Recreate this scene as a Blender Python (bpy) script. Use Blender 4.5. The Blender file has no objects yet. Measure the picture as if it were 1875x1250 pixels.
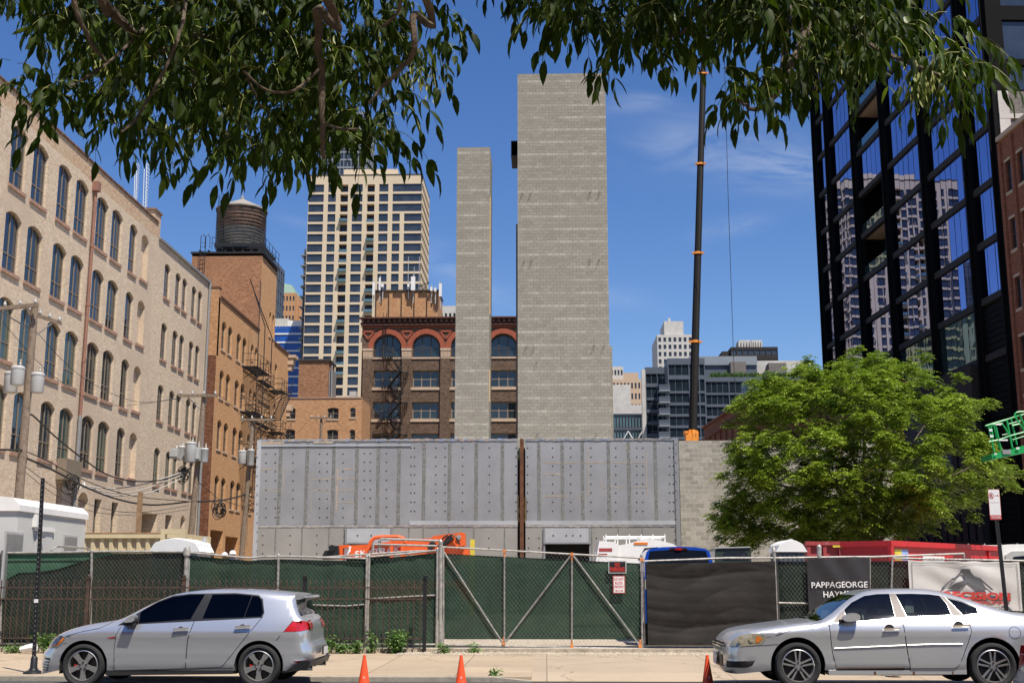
import bpy, math, random
import numpy as np
from mathutils import Vector, Matrix
from mathutils.geometry import delaunay_2d_cdt
R = math.radians
rnd = random.Random(7)
C = bpy.context.scene.collection
scn = bpy.context.scene
# ------------------------------------------------ camera, sky, sun, exposure
F = 2207.; TH = R(11.14); PS = R(1.6); EYE = (0., 0., 1.58)
cd = bpy.data.cameras.new('camera'); cam = bpy.data.objects.new('camera', cd); C.objects.link(cam)
cam.location = EYE; cam.rotation_euler = (R(90) + TH, 0, PS)
cd.sensor_width = 36; cd.lens = 36 * F / 1875; cd.clip_start = .1; cd.clip_end = 6000
scn.camera = cam
AZ, EL = R(37), R(62)                      # sun: to the right behind the camera, high
SUNV = Vector((math.sin(AZ) * math.cos(EL), -math.cos(AZ) * math.cos(EL), math.sin(EL)))
sl = bpy.data.lights.new('sun', 'SUN'); sl.energy = 5.0; sl.angle = R(.53); sl.color = (1, .93, .82)
so = bpy.data.objects.new('sun', sl); C.objects.link(so)
so.rotation_euler = SUNV.to_track_quat('Z', 'Y').to_euler(); so.location = (20, -20, 60)
scn.view_settings.view_transform = 'Standard'; scn.view_settings.look = 'None'
scn.view_settings.exposure = 0.5; scn.view_settings.gamma = 1

def ray(px, py):
    a = px - 937.5; b = -(py - 625.)
    sp, cp, st, ct = math.sin(PS), math.cos(PS), math.sin(TH), math.cos(TH)
    f = (-sp * ct, cp * ct, st); r = (cp, sp, 0); u = (sp * st, -cp * st, ct)
    return [F * f[i] + a * r[i] + b * u[i] for i in range(3)]
def at(px, py, Y):
    d = ray(px, py); t = Y / d[1]; return Vector((d[0] * t, Y, EYE[2] + d[2] * t))
def atx(px, py, X):
    d = ray(px, py); t = X / d[0]; return Vector((X, d[1] * t, EYE[2] + d[2] * t))

w = bpy.data.worlds.new('World'); scn.world = w; w.use_nodes = True
nt = w.node_tree; nt.nodes.clear()
def N(nt, t, **k):
    n = nt.nodes.new(t)
    for a, b in k.items():
        if hasattr(n, a) and not isinstance(getattr(n, a), bpy.types.bpy_prop_collection): setattr(n, a, b)
    return n
def mth(nt, op, a, b=None, c=None, clamp=False):
    n = nt.nodes.new('ShaderNodeMath'); n.operation = op; n.use_clamp = clamp
    for i, v in enumerate((a, b, c)):
        if v is None: continue
        if isinstance(v, (int, float)): n.inputs[i].default_value = v
        else: nt.links.new(v, n.inputs[i])
    return n.outputs[0]
sky = N(nt, 'ShaderNodeTexSky', sky_type='NISHITA', sun_disc=False, sun_elevation=EL, sun_rotation=math.pi - AZ,
        air_density=1.0, dust_density=.35, ozone_density=2.2, altitude=300)
tc = N(nt, 'ShaderNodeTexCoord'); sp = N(nt, 'ShaderNodeSeparateXYZ'); nt.links.new(tc.outputs['Generated'], sp.inputs[0])
yy = mth(nt, 'MAXIMUM', sp.outputs[1], .02)
uu = mth(nt, 'DIVIDE', sp.outputs[0], yy); vv = mth(nt, 'DIVIDE', sp.outputs[2], yy)
tot = None
for (px, py, wx, wy, sl_, k) in [(1400, 285, 190, 42, .12, 1.0), (1340, 417, 55, 18, -.2, .8), (1170, 185, 75, 30, -.25, .5), (815, 482, 55, 32, .25, .8),
                           (1490, 320, 170, 40, .05, .8), (545, 405, 40, 14, .3, .4), (1260, 250, 120, 55, -.2, .4), (1130, 545, 70, 22, .2, .35), (905, 545, 60, 30, .2, .3),
                           (2300, 300, 300, 60, .1, .7), (-500, 300, 300, 60, -.1, .7)]:
    q = at(px, py, 1.); u0 = q.x; v0 = q.z - EYE[2]
    du = mth(nt, 'SUBTRACT', uu, u0); dv = mth(nt, 'SUBTRACT', vv, v0)
    dv = mth(nt, 'ADD', dv, mth(nt, 'MULTIPLY', du, sl_))
    a = mth(nt, 'DIVIDE', du, wx / F); b = mth(nt, 'DIVIDE', dv, wy / F)
    e = mth(nt, 'ADD', mth(nt, 'MULTIPLY', a, a), mth(nt, 'MULTIPLY', b, b))
    g = mth(nt, 'MULTIPLY', mth(nt, 'POWER', 2.718, mth(nt, 'MULTIPLY', e, -1.)), k)
    tot = g if tot is None else mth(nt, 'ADD', tot, g)
cv = N(nt, 'ShaderNodeCombineXYZ'); nt.links.new(uu, cv.inputs[0]); nt.links.new(mth(nt, 'MULTIPLY', vv, 3.2), cv.inputs[1])
no = N(nt, 'ShaderNodeTexNoise'); nt.links.new(cv.outputs[0], no.inputs['Vector'])
no.inputs['Scale'].default_value = 9; no.inputs['Detail'].default_value = 9; no.inputs['Roughness'].default_value = .62; no.inputs['Distortion'].default_value = .7
msk = mth(nt, 'MULTIPLY', tot, mth(nt, 'MULTIPLY', mth(nt, 'SUBTRACT', no.outputs[0], .36), 2.6), clamp=True)
msk = mth(nt, 'MULTIPLY', msk, .40, clamp=True)
mx = N(nt, 'ShaderNodeMixRGB'); nt.links.new(msk, mx.inputs[0])
hs = N(nt, 'ShaderNodeHueSaturation'); hs.inputs['Saturation'].default_value = 1.27; hs.inputs['Value'].default_value = 1.12; hs.inputs['Hue'].default_value = .512
nt.links.new(sky.outputs[0], hs.inputs['Color'])
nt.links.new(hs.outputs[0], mx.inputs[1])
mx.inputs[2].default_value = (6.5, 6.9, 7.6, 1)
bg = N(nt, 'ShaderNodeBackground'); bg.inputs[1].default_value = .085; nt.links.new(mx.outputs[0], bg.inputs[0])
wo = N(nt, 'ShaderNodeOutputWorld'); nt.links.new(bg.outputs[0], wo.inputs[0])

# ------------------------------------------------ materials
def L(c): return tuple(c) + (1,) if len(c) == 3 else c
def newmat(name):
    m = bpy.data.materials.new(name); m.use_nodes = True
    return m, m.node_tree, m.node_tree.nodes['Principled BSDF']
def coords(nt, kind='Object'):
    t = nt.nodes.new('ShaderNodeTexCoord'); return t.outputs[kind]
def noise(nt, vec, scale, detail=4, rough=.6, dist=0):
    n = nt.nodes.new('ShaderNodeTexNoise'); nt.links.new(vec, n.inputs['Vector'])
    n.inputs['Scale'].default_value = scale; n.inputs['Detail'].default_value = detail
    n.inputs['Roughness'].default_value = rough; n.inputs['Distortion'].default_value = dist
    return n.outputs[0]
def ramp(nt, fac, stops):
    n = nt.nodes.new('ShaderNodeValToRGB'); nt.links.new(fac, n.inputs[0])
    el = n.color_ramp.elements
    while len(el) < len(stops): el.new(.5)
    for e, (p, c) in zip(el, stops): e.position = p; e.color = L(c)
    return n.outputs[0]
def mixc(nt, f, a, b, bt='MIX'):
    n = nt.nodes.new('ShaderNodeMixRGB'); n.blend_type = bt
    for i, v in ((0, f), (1, a), (2, b)):
        if isinstance(v, (int, float)): n.inputs[i].default_value = v
        elif isinstance(v, (tuple, list)): n.inputs[i].default_value = L(v)
        else: nt.links.new(v, n.inputs[i])
    return n.outputs[0]
def bumpn(nt, b, h, strength, dist=.02):
    n = nt.nodes.new('ShaderNodeBump'); nt.links.new(h, n.inputs['Height'])
    n.inputs['Strength'].default_value = strength; n.inputs['Distance'].default_value = dist
    nt.links.new(n.outputs[0], b.inputs['Normal'])
def pmat(name, col, rough=.7, metal=0., var=.12, vs=3., bump=0., bs=30., spec=.5, coat=0., col2=None, dirt=None, dirts=1.5, dirtt=.55, trans=None):
    m, nt, b = newmat(name)
    c = coords(nt); n = noise(nt, c, vs)
    lo = tuple(x * (1 - var) for x in col); hi = tuple(min(1, x * (1 + var)) for x in (col2 or col))
    o = ramp(nt, n, [(.3, lo), (.7, hi)])
    if dirt:
        d = noise(nt, c, dirts, 6, .7)
        o = mixc(nt, ramp(nt, d, [(dirtt, (0, 0, 0)), (min(1, dirtt + .15), (1, 1, 1))]), o, dirt)
    nt.links.new(o, b.inputs['Base Color'])
    b.inputs['Roughness'].default_value = rough; b.inputs['Metallic'].default_value = metal
    b.inputs['Specular IOR Level'].default_value = spec; b.inputs['Coat Weight'].default_value = coat
    b.inputs['Coat Roughness'].default_value = .06
    if bump: bumpn(nt, b, noise(nt, c, bs, 5), bump)
    if trans:
        t = nt.nodes.new('ShaderNodeBsdfTranslucent'); t.inputs[0].default_value = L(trans)
        a = nt.nodes.new('ShaderNodeAddShader'); out = nt.nodes['Material Output']
        nt.links.new(b.outputs[0], a.inputs[0]); nt.links.new(t.outputs[0], a.inputs[1]); nt.links.new(a.outputs[0], out.inputs[0])
    return m
def bmat(name, stops, mortar, bw=.2, bh=.068, ms=.006, stain=None, stain_s=.25, stain_t=.55, stain2=None, bands=None, rough=.9, ztop=None, bump=.3):
    """brick or block wall: x+y runs along the wall, z up"""
    m, nt, b = newmat(name)
    c = coords(nt); s = nt.nodes.new('ShaderNodeSeparateXYZ'); nt.links.new(c, s.inputs[0])
    v = nt.nodes.new('ShaderNodeCombineXYZ')
    nt.links.new(mth(nt, 'ADD', mth(nt, 'ADD', s.outputs[0], s.outputs[1]), 500 * bw), v.inputs[0]); nt.links.new(s.outputs[2], v.inputs[1])
    t = nt.nodes.new('ShaderNodeTexBrick'); nt.links.new(v.outputs[0], t.inputs['Vector'])
    t.inputs['Scale'].default_value = 1; t.inputs['Brick Width'].default_value = bw; t.inputs['Row Height'].default_value = bh
    t.inputs['Mortar Size'].default_value = ms; t.inputs['Mortar Smooth'].default_value = .2; t.inputs['Bias'].default_value = 0
    t.inputs['Color1'].default_value = (0, 0, 0, 1); t.inputs['Color2'].default_value = (1, 1, 1, 1); t.inputs['Mortar'].default_value = (.5, .5, .5, 1)
    o = ramp(nt, t.outputs['Color'], stops)
    if bands:                                # every bands[0] m one lighter course
        per, hh, cc, amt = bands
        md = mth(nt, 'MODULO', s.outputs[2], per); k = mth(nt, 'LESS_THAN', md, hh)
        lowf = noise(nt, v.outputs[0], .55, 3)
        k = mth(nt, 'MULTIPLY', k, ramp(nt, lowf, [(.35, (.1, .1, .1)), (.55, (1, 1, 1))]))
        rf = ramp(nt, t.outputs['Color'], [(.2, (.6, .6, .6)), (.6, (1, 1, 1))])
        k = mth(nt, 'MULTIPLY', mth(nt, 'MULTIPLY', k, amt), rf)
        o = mixc(nt, k, o, cc)
    if stain:
        d = noise(nt, c, stain_s, 7, .68); o = mixc(nt, ramp(nt, d, [(stain_t, (0, 0, 0)), (stain_t + .12, (.8, .8, .8))]), o, stain)
    if stain2:
        d = noise(nt, c, stain_s * 5, 8, .75, .5); o = mixc(nt, ramp(nt, d, [(.6, (0, 0, 0)), (.72, (.7, .7, .7))]), o, stain2)
    o = mixc(nt, t.outputs['Fac'], o, mortar)
    fn = noise(nt, c, 9, 3); o = mixc(nt, .18, o, ramp(nt, fn, [(.3, (.0, .0, .0)), (.7, (1, 1, 1))]), 'SOFT_LIGHT')
    nt.links.new(o, b.inputs['Base Color']); b.inputs['Roughness'].default_value = rough; b.inputs['Specular IOR Level'].default_value = .25
    h = mth(nt, 'ADD', mth(nt, 'MULTIPLY', t.outputs['Fac'], -1.), mth(nt, 'MULTIPLY', t.outputs['Color'], .6))
    bumpn(nt, b, h, bump, .012)
    return m
def glassmat(name, tint, rough=.03, wob=0., ws=.6, metal=0., spec=.8, lo=None):
    m, nt, b = newmat(name)
    c = coords(nt)
    o = ramp(nt, noise(nt, c, .35, 2), [(.35, tint), (.65, lo or tint)])
    nt.links.new(o, b.inputs['Base Color'])
    b.inputs['Roughness'].default_value = rough; b.inputs['Metallic'].default_value = metal; b.inputs['Specular IOR Level'].default_value = spec
    if wob: bumpn(nt, b, noise(nt, c, ws, 2, .4, .3), wob, .1)
    return m
def clearglass(name, tint, refl=.5, gc=(.6, .66, .72, 1)):
    m, nt, b = newmat(name); nt.nodes.remove(b)
    tr = nt.nodes.new('ShaderNodeBsdfTransparent'); tr.inputs[0].default_value = L(tint)
    gl = nt.nodes.new('ShaderNodeBsdfGlossy'); gl.inputs['Roughness'].default_value = .02; gl.inputs[0].default_value = gc
    fr = nt.nodes.new('ShaderNodeFresnel'); fr.inputs[0].default_value = 1.55
    mxs = nt.nodes.new('ShaderNodeMixShader')
    nt.links.new(mth(nt, 'ADD', fr.outputs[0], refl * .12, clamp=True), mxs.inputs[0]); nt.links.new(tr.outputs[0], mxs.inputs[1]); nt.links.new(gl.outputs[0], mxs.inputs[2])
    nt.links.new(mxs.outputs[0], nt.nodes['Material Output'].inputs[0])
    return m

M = {}
M['asphalt'] = pmat('asphalt', (.06, .058, .055), .92, var=.3, vs=12, bump=.4, bs=120, dirt=(.11, .1, .09), dirts=.8)
M['kerb'] = pmat('kerb_concrete', (.30, .27, .22), .9, var=.2, vs=4, bump=.3, bs=60, dirt=(.12, .11, .09), dirts=2)
def walkmat(name, col, joint, tile):
    m, nt, b = newmat(name); c = coords(nt)
    t = nt.nodes.new('ShaderNodeTexBrick'); nt.links.new(c, t.inputs['Vector']); t.offset = 0
    t.inputs['Scale'].default_value = 1; t.inputs['Brick Width'].default_value = tile; t.inputs['Row Height'].default_value = tile; t.inputs['Mortar Size'].default_value = .012
    t.inputs['Color1'].default_value = (.0, .0, .0, 1); t.inputs['Color2'].default_value = (1, 1, 1, 1)
    k = tuple(x * .9 for x in col); o = ramp(nt, t.outputs['Color'], [(0, k), (1, tuple(x * 1.05 for x in col))])
    o = mixc(nt, ramp(nt, noise(nt, c, .7, 7, .7), [(.45, (0, 0, 0)), (.7, (.55, .55, .55))]), o, tuple(x * .72 for x in col))
    o = mixc(nt, ramp(nt, noise(nt, c, 14, 6, .8), [(.62, (0, 0, 0)), (.75, (.6, .6, .6))]), o, (.2, .16, .12))
    o = mixc(nt, t.outputs['Fac'], o, joint)
    # hairline cracks
    vo = nt.nodes.new('ShaderNodeTexVoronoi'); vo.feature = 'DISTANCE_TO_EDGE'; vo.inputs['Scale'].default_value = .33
    wv = nt.nodes.new('ShaderNodeVectorMath'); nt.links.new(c, wv.inputs[0]); nn = nt.nodes.new('ShaderNodeTexNoise'); nn.inputs['Scale'].default_value = 1.4; nn.inputs['Detail'].default_value = 6
    nt.links.new(c, nn.inputs['Vector']); nt.links.new(nn.outputs['Color'], wv.inputs[1]); nt.links.new(wv.outputs[0], vo.inputs['Vector'])
    o = mixc(nt, mth(nt, 'MULTIPLY', mth(nt, 'LESS_THAN', vo.outputs['Distance'], .005), .6), o, (.14, .12, .09))
    nt.links.new(o, b.inputs['Base Color']); b.inputs['Roughness'].default_value = .92; b.inputs['Specular IOR Level'].default_value = .2
    bumpn(nt, b, noise(nt, c, 70, 4), .25)
    return m
M['walk'] = walkmat('pavement_concrete', (.40, .315, .22), (.2, .16, .11), 1.52)
M['apron'] = walkmat('driveway_concrete', (.40, .32, .23), (.22, .18, .13), 3.1)
M['dirt'] = pmat('gravel', (.40, .34, .26), .95, var=.3, vs=8, bump=1., bs=30, dirt=(.25, .21, .15), dirts=.6)
M['ground'] = pmat('ground_mat', (.22, .2, .17), .95, var=.3, vs=.05)
M['cream'] = bmat('painted_cream_brick', [(.0, (.52, .41, .30)), (.5, (.63, .51, .38)), (1, (.70, .59, .46))], (.41, .31, .22), .2, .072, .008,
                  stain=(.53, .42, .32), stain_s=.16, stain_t=.5, stain2=(.50, .38, .28))
M['creamtop'] = bmat('worn_parapet_brick', [(.0, (.44, .26, .16)), (.5, (.54, .38, .25)), (1, (.60, .47, .33))], (.38, .28, .19), .2, .072, .008, stain=(.55, .44, .31), stain_s=.5, stain_t=.5)
M['sill'] = pmat('pink_sill', (.33, .20, .145), .85, var=.2, vs=5)
M['orange'] = bmat('orange_brick', [(.0, (.47, .23, .10)), (.5, (.56, .30, .14)), (1, (.62, .37, .19))], (.42, .27, .15), .2, .072, .008, stain=(.52, .34, .2), stain_s=.3, stain_t=.56)
M['orange2'] = bmat('dark_orange_brick', [(.0, (.20, .085, .04)), (.4, (.29, .135, .065)), (1, (.40, .21, .115))], (.22, .13, .085), .2, .072, .008,
                    stain=(.26, .13, .07), stain_s=.3, stain_t=.5, stain2=(.38, .26, .17))  # darker than the orange brick of the side wall
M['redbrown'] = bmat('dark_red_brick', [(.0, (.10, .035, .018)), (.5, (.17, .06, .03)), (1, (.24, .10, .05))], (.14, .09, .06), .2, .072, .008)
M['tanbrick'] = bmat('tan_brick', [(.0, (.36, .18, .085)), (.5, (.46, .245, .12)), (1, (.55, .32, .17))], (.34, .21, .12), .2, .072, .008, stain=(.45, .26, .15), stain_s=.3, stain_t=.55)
M['brownbrick'] = bmat('brown_brick', [(.0, (.075, .045, .03)), (.5, (.125, .078, .052)), (1, (.2, .135, .095))], (.10, .07, .05), .2, .072, .01, stain=(.10, .06, .045), stain_s=.3)
M['redtrim'] = pmat('terracotta', (.28, .065, .03), .8, var=.18, vs=4, bump=.2)
M['darkred'] = pmat('dark_cornice', (.085, .032, .022), .8, var=.2, vs=3)
M['limestone'] = pmat('limestone', (.46, .34, .24), .85, var=.12, vs=4)
M['redbrick'] = bmat('red_brick', [(.0, (.17, .05, .025)), (.5, (.23, .075, .038)), (1, (.30, .11, .06))], (.2, .11, .08), .2, .072, .008, stain=(.2, .08, .05), stain_s=.3)
M['cmu'] = bmat('concrete_block', [(.0, (.225, .205, .17)), (.45, (.248, .228, .19)), (1, (.272, .252, .213))], (.185, .168, .138), .406, .203, .013,
                stain=(.245, .225, .19), stain_s=.18, stain_t=.52, stain2=(.2, .18, .145), bands=(.812, .203, (.42, .39, .33), .55), bump=.35)
M['cmu2'] = bmat('concrete_block_wall', [(.0, (.25, .23, .19)), (.45, (.30, .275, .23)), (1, (.37, .34, .285))], (.40, .37, .31), .406, .203, .012, stain=(.28, .255, .21), stain_s=.3, stain2=(.24, .21, .17), bump=.3)
def steelmat(name, col):
    m, nt, b = newmat(name); c = coords(nt)
    o = ramp(nt, noise(nt, c, .35, 6, .65), [(.3, tuple(x * .78 for x in col)), (.7, tuple(x * 1.16 for x in col))])
    mp = nt.nodes.new('ShaderNodeMapping'); nt.links.new(c, mp.inputs[0]); mp.inputs['Scale'].default_value = (6, 1, .5)
    o = mixc(nt, ramp(nt, noise(nt, mp.outputs[0], 1.2, 6, .7), [(.55, (0, 0, 0)), (.75, (.35, .35, .35))]), o, tuple(x * 1.35 for x in col))
    o = mixc(nt, ramp(nt, noise(nt, c, 1.1, 8, .8, 1.), [(.63, (0, 0, 0)), (.72, (.45, .45, .45))]), o, (.33, .25, .16))
    nt.links.new(o, b.inputs['Base Color']); b.inputs['Metallic'].default_value = .2; b.inputs['Roughness'].default_value = .5
    bumpn(nt, b, noise(nt, c, 1.6, 3), .25, .03)
    return m
M['panel'] = steelmat('steel_form_panel', (.285, .287, .292)); M['panel2'] = steelmat('steel_form_lower', (.30, .285, .26)); M['panel3'] = steelmat('pale_form_panel', (.42, .43, .44))
M['flash'] = pmat('shiny_foil_trim', (.6, .62, .66), .3, .8, var=.3, vs=6, bump=.8, bs=9)
M['seam'] = pmat('seam_tape', (.155, .155, .145), .7, var=.5, vs=9, dirt=(.3, .3, .29), dirts=7, dirtt=.58)
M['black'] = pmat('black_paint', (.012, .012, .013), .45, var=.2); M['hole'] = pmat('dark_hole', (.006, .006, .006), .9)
M['rust'] = pmat('rusty_steel', (.10, .038, .016), .85, var=.4, vs=5, bump=.3); M['ochre'] = pmat('rust_stain', (.36, .19, .08), .85, var=.3, vs=6)
M['wood'] = pmat('weathered_wood', (.20, .15, .11), .9, var=.3, vs=7, bump=.5, bs=18, dirt=(.1, .075, .055), dirts=3)
M['lumber'] = pmat('new_lumber', (.50, .34, .16), .85, var=.2, vs=6); M['brownwood'] = pmat('brown_pole_wood', (.24, .15, .08), .9, var=.3, vs=7, bump=.5, bs=18)
M['copingm'] = pmat('clay_coping', (.20, .12, .085), .85, var=.3, vs=4)
M['galv'] = pmat('galvanised_pipe', (.36, .34, .31), .5, .35, var=.35, vs=9, dirt=(.25, .16, .09), dirts=5, dirtt=.6)
M['galvw'] = pmat('chain_wire', (.24, .25, .22), .5, .4, var=.3, vs=6)
M['orangerust'] = pmat('orange_rust_joint', (.55, .2, .06), .8, var=.3)
M['iron'] = pmat('brown_iron', (.05, .032, .022), .7, var=.4, vs=8, dirt=(.12, .06, .03), dirts=6)
M['white'] = pmat('white_paint', (.74, .73, .70), .5, var=.06, vs=2, dirt=(.6, .57, .52), dirts=2, dirtt=.6)
M['trailer'] = pmat('white_siding', (.50, .50, .48), .55, var=.05, vs=1); M['conc'] = pmat('pale_concrete', (.46, .44, .41), .85, var=.12, vs=.6)
M['transf'] = pmat('transformer_grey', (.40, .40, .39), .45, var=.1, vs=3, dirt=(.3, .22, .15), dirts=5, dirtt=.62)
M['wire'] = pmat('cable_black', (.018, .017, .016), .6); M['wirew'] = pmat('cable_pale', (.42, .40, .37), .6)
M['contbeige'] = pmat('beige_container', (.52, .43, .26), .6, var=.1, vs=2, dirt=(.3, .13, .05), dirts=2.2, dirtt=.64)
M['sash'] = pmat('taupe_frame', (.21, .165, .12), .6, var=.1); M['sashd'] = pmat('dark_frame', (.035, .028, .024), .6)
M['gwin'] = glassmat('window_glass', (.012, .018, .026), .02, .06, 1.2, lo=(.024, .036, .036))
M['gwinb'] = glassmat('window_glass_sky_tint', (.02, .035, .06), .02, .05, 1.2, lo=(.012, .018, .028))  # blue of reflected sky put into the base colour
M['gwing'] = glassmat('window_glass_green', (.05, .08, .06), .05, .1, 1.2, lo=(.03, .05, .045))
M['gdark'] = glassmat('window_glass_dark', (.008, .012, .02), .03, .1, .8, spec=.6)
M['gsky'] = glassmat('tower_glass', (.022, .032, .05), .06, .05, .4, spec=.6, lo=(.04, .055, .08))
M['gblue'] = glassmat('blue_reflective_glass', (.02, .10, .42), .12, 0, spec=.5, lo=(.015, .06, .28))
M['gmirror'] = glassmat('mirror_curtain_glass', (.27, .31, .58), .012, .02, .5, metal=1., lo=(.255, .29, .55))
M['gteal'] = glassmat('teal_curtain_glass', (.12, .21, .21), .02, .06, .6, metal=.85)
M['gapt'] = glassmat('apartment_glass', (.02, .03, .042), .03, .1, .3, spec=1., lo=(.012, .018, .024))
M['greenglass'] = glassmat('teal_office_glass', (.07, .13, .15), .1, .1, .5, spec=.8, lo=(.10, .17, .2))
M['blackmetal'] = pmat('black_cladding', (.005, .0048, .005), .7, .0, var=.15, vs=.6, spec=.08); M['spandrel'] = pmat('dark_spandrel', (.03, .026, .024), .75, .0, var=.15, spec=.2)
M['charbrick'] = bmat('charcoal_brick', [(.0, (.022, .018, .016)), (1, (.05, .042, .037))], (.03, .026, .024), .2, .072, .008)
M['greybrick'] = bmat('grey_brick', [(.0, (.12, .11, .10)), (1, (.22, .2, .185))], (.12, .11, .1), .3, .075, .01)
M['beigeprecast'] = pmat('beige_precast', (.55, .445, .315), .8, var=.05, vs=.2)
M['zinc'] = pmat('grey_metal_cladding', (.085, .10, .125), .5, .2, var=.1, vs=.3); M['slab'] = pmat('slab_edge', (.20, .225, .255), .6, var=.08)
M['tankwood'] = pmat('tank_staves', (.15, .085, .055), .9, var=.45, vs=2.5, dirt=(.05, .04, .03), dirts=1.5, dirtt=.5); M['tankgrey'] = pmat('tank_grey_bands', (.13, .128, .12), .7, .1, var=.35, vs=3)
M['roofgrey'] = pmat('cone_roof', (.27, .245, .21), .8, var=.2, vs=3, dirt=(.2, .16, .12), dirts=2)
M['bark'] = pmat('bark', (.10, .075, .055), .95, var=.4, vs=9, bump=.8, bs=30)
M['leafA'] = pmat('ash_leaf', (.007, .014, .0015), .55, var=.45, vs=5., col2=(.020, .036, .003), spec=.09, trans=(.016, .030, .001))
M['leafLit'] = pmat('lit_leaf', (.06, .09, .012), .45, var=.3, vs=3., spec=.25, trans=(.06, .085, .004))  # paler leaf colour paints sunlit flecks in the crown
M['seed'] = pmat('ash_seed', (.22, .24, .06), .6, var=.3, vs=9, trans=(.05, .06, .01))
M['leafB'] = pmat('locust_leaf', (.07, .12, .008), .5, var=.4, vs=.9, col2=(.17, .22, .02), spec=.3, trans=(.045, .075, .004))
M['weed'] = pmat('weed_leaf', (.06, .13, .025), .6, var=.35, vs=6, col2=(.11, .19, .04), trans=(.03, .06, .008))
M['silver'] = pmat('silver_car_paint', (.60, .61, .625), .30, .68, var=.015, vs=2, spec=.5, coat=1.)
M['silver2'] = pmat('old_silver_paint', (.64, .635, .62), .32, .66, var=.02, vs=2, spec=.5, coat=.8)
M['tyre'] = pmat('tyre_rubber', (.02, .02, .02), .85, var=.2, vs=20); M['alloy'] = pmat('alloy_rim', (.50, .49, .47), .33, .8, var=.05)
M['alloyd'] = pmat('dark_rim', (.022, .021, .02), .5); M['chrome'] = pmat('chrome', (.75, .75, .76), .08, 1., var=.02)
M['carglassd'] = clearglass('tinted_car_glass', (.05, .055, .055), 0., (.32, .36, .42, 1)); M['carglass'] = clearglass('car_glass', (.50, .58, .56), .15)
M['seatg'] = pmat('grey_seat', (.33, .33, .31), .9, var=.1); M['seatd'] = pmat('dark_seat', (.03, .03, .032), .9)
M['redlens'] = pmat('red_lens', (.42, .012, .012), .12, var=.3, vs=14, coat=1.); M['amber'] = pmat('amber_lens', (.75, .2, .02), .15, coat=1.)
M['lamp'] = pmat('lamp_lens', (.42, .37, .25), .12, .3, var=.3, vs=9, coat=1.); M['lampd'] = pmat('dark_lamp', (.10, .10, .10), .12, .5, var=.6, vs=16, coat=1.)
M['cone'] = pmat('cone_orange', (.85, .085, .02), .5, var=.06, vs=3); M['red'] = pmat('red_paint', (.48, .012, .016), .45, var=.1, vs=3)
M['redside'] = pmat('faded_red_paint', (.30, .04, .04), .6, var=.15, vs=2, dirt=(.4, .2, .18), dirts=2.5, dirtt=.62)
M['skyorange'] = pmat('lift_orange', (.70, .11, .02), .45, var=.08, vs=2); M['craneorange'] = pmat('crane_orange', (.65, .22, .02), .5, var=.1)
M['boom'] = pmat('boom_dark', (.008, .007, .006), .6, .0, var=.15, spec=.15); M['liftgreen'] = pmat('lift_green', (.01, .30, .07), .4, var=.08)
M['bluecar'] = pmat('blue_car_paint', (.01, .09, .55), .25, .3, var=.03, coat=1.); M['olive'] = pmat('dark_green_car_paint', (.03, .045, .035), .4, var=.05, coat=.5)
def clothmat(name, col, tr, a=.0):
    m, nt, b = newmat(name); c = coords(nt)
    o = ramp(nt, noise(nt, c, 1.2, 6, .6), [(.3, tuple(x * .7 for x in col)), (.7, tuple(x * 1.25 for x in col))])
    nt.links.new(o, b.inputs['Base Color']); b.inputs['Roughness'].default_value = .8; b.inputs['Specular IOR Level'].default_value = .25
    bumpn(nt, b, noise(nt, c, 3.2, 5), .5, .04)
    t = nt.nodes.new('ShaderNodeBsdfTransparent'); t.inputs[0].default_value = L(tr); x = nt.nodes.new('ShaderNodeMixShader'); x.inputs[0].default_value = a
    nt.links.new(b.outputs[0], x.inputs[1]); nt.links.new(t.outputs[0], x.inputs[2]); nt.links.new(x.outputs[0], nt.nodes['Material Output'].inputs[0])
    return m
M['screen'] = clothmat('green_screen_cloth', (.017, .044, .026), (.5, .6, .5), .04); M['screenl'] = clothmat('pale_green_cloth', (.045, .115, .07), (.5, .6, .5), .04)
M['screenk'] = clothmat('dark_green_cloth', (.010, .018, .012), (.5, .5, .5), .04)
M['blackcloth'] = clothmat('black_mesh_cloth', (.024, .021, .019), (.5, .5, .5), .03); M['banner'] = pmat('black_banner', (.022, .02, .022), .55, var=.2, vs=2, bump=.4, bs=3)
M['bannerw'] = pmat('white_banner', (.52, .50, .47), .6, var=.06, vs=2, bump=.5, bs=2.2); M['txtw'] = pmat('white_lettering', (.75, .74, .72), .6, var=.02)
M['txtr'] = pmat('red_lettering', (.55, .03, .02), .6, var=.02); M['txtg'] = pmat('grey_graphic', (.085, .085, .088), .6, var=.05); M['signw'] = pmat('sign_white', (.72, .70, .68), .4, var=.03)
M['blue'] = pmat('blue_sticker', (.25, .35, .62), .5); M['yellow'] = pmat('yellow_sticker', (.62, .5, .05), .5)
M['txtr2'] = pmat('sign_red', (.50, .045, .035), .6, var=.04); M['ochre2'] = pmat('faint_rust', (.36, .295, .225), .8, var=.25, vs=4)
M['pillar'] = pmat('taupe_pillar', (.13, .10, .09), .5, var=.1)
M['copper'] = pmat('pink_downpipe', (.24, .115, .08), .7, var=.15, vs=3); M['pipegrey'] = pmat('grey_downpipe', (.26, .26, .26), .5, .3, var=.1)
M['skin'] = pmat('skin', (.42, .24, .16), .6, var=.04); M['vest'] = pmat('hi_vis_vest', (.6, .75, .05), .7); M['jean'] = pmat('work_trousers', (.04, .05, .08), .9)
M['greenroof'] = pmat('green_copper_roof', (.16, .24, .19), .7); M['planter'] = pmat('roof_planting', (.05, .10, .02), .9, var=.5, vs=1.)
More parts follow.
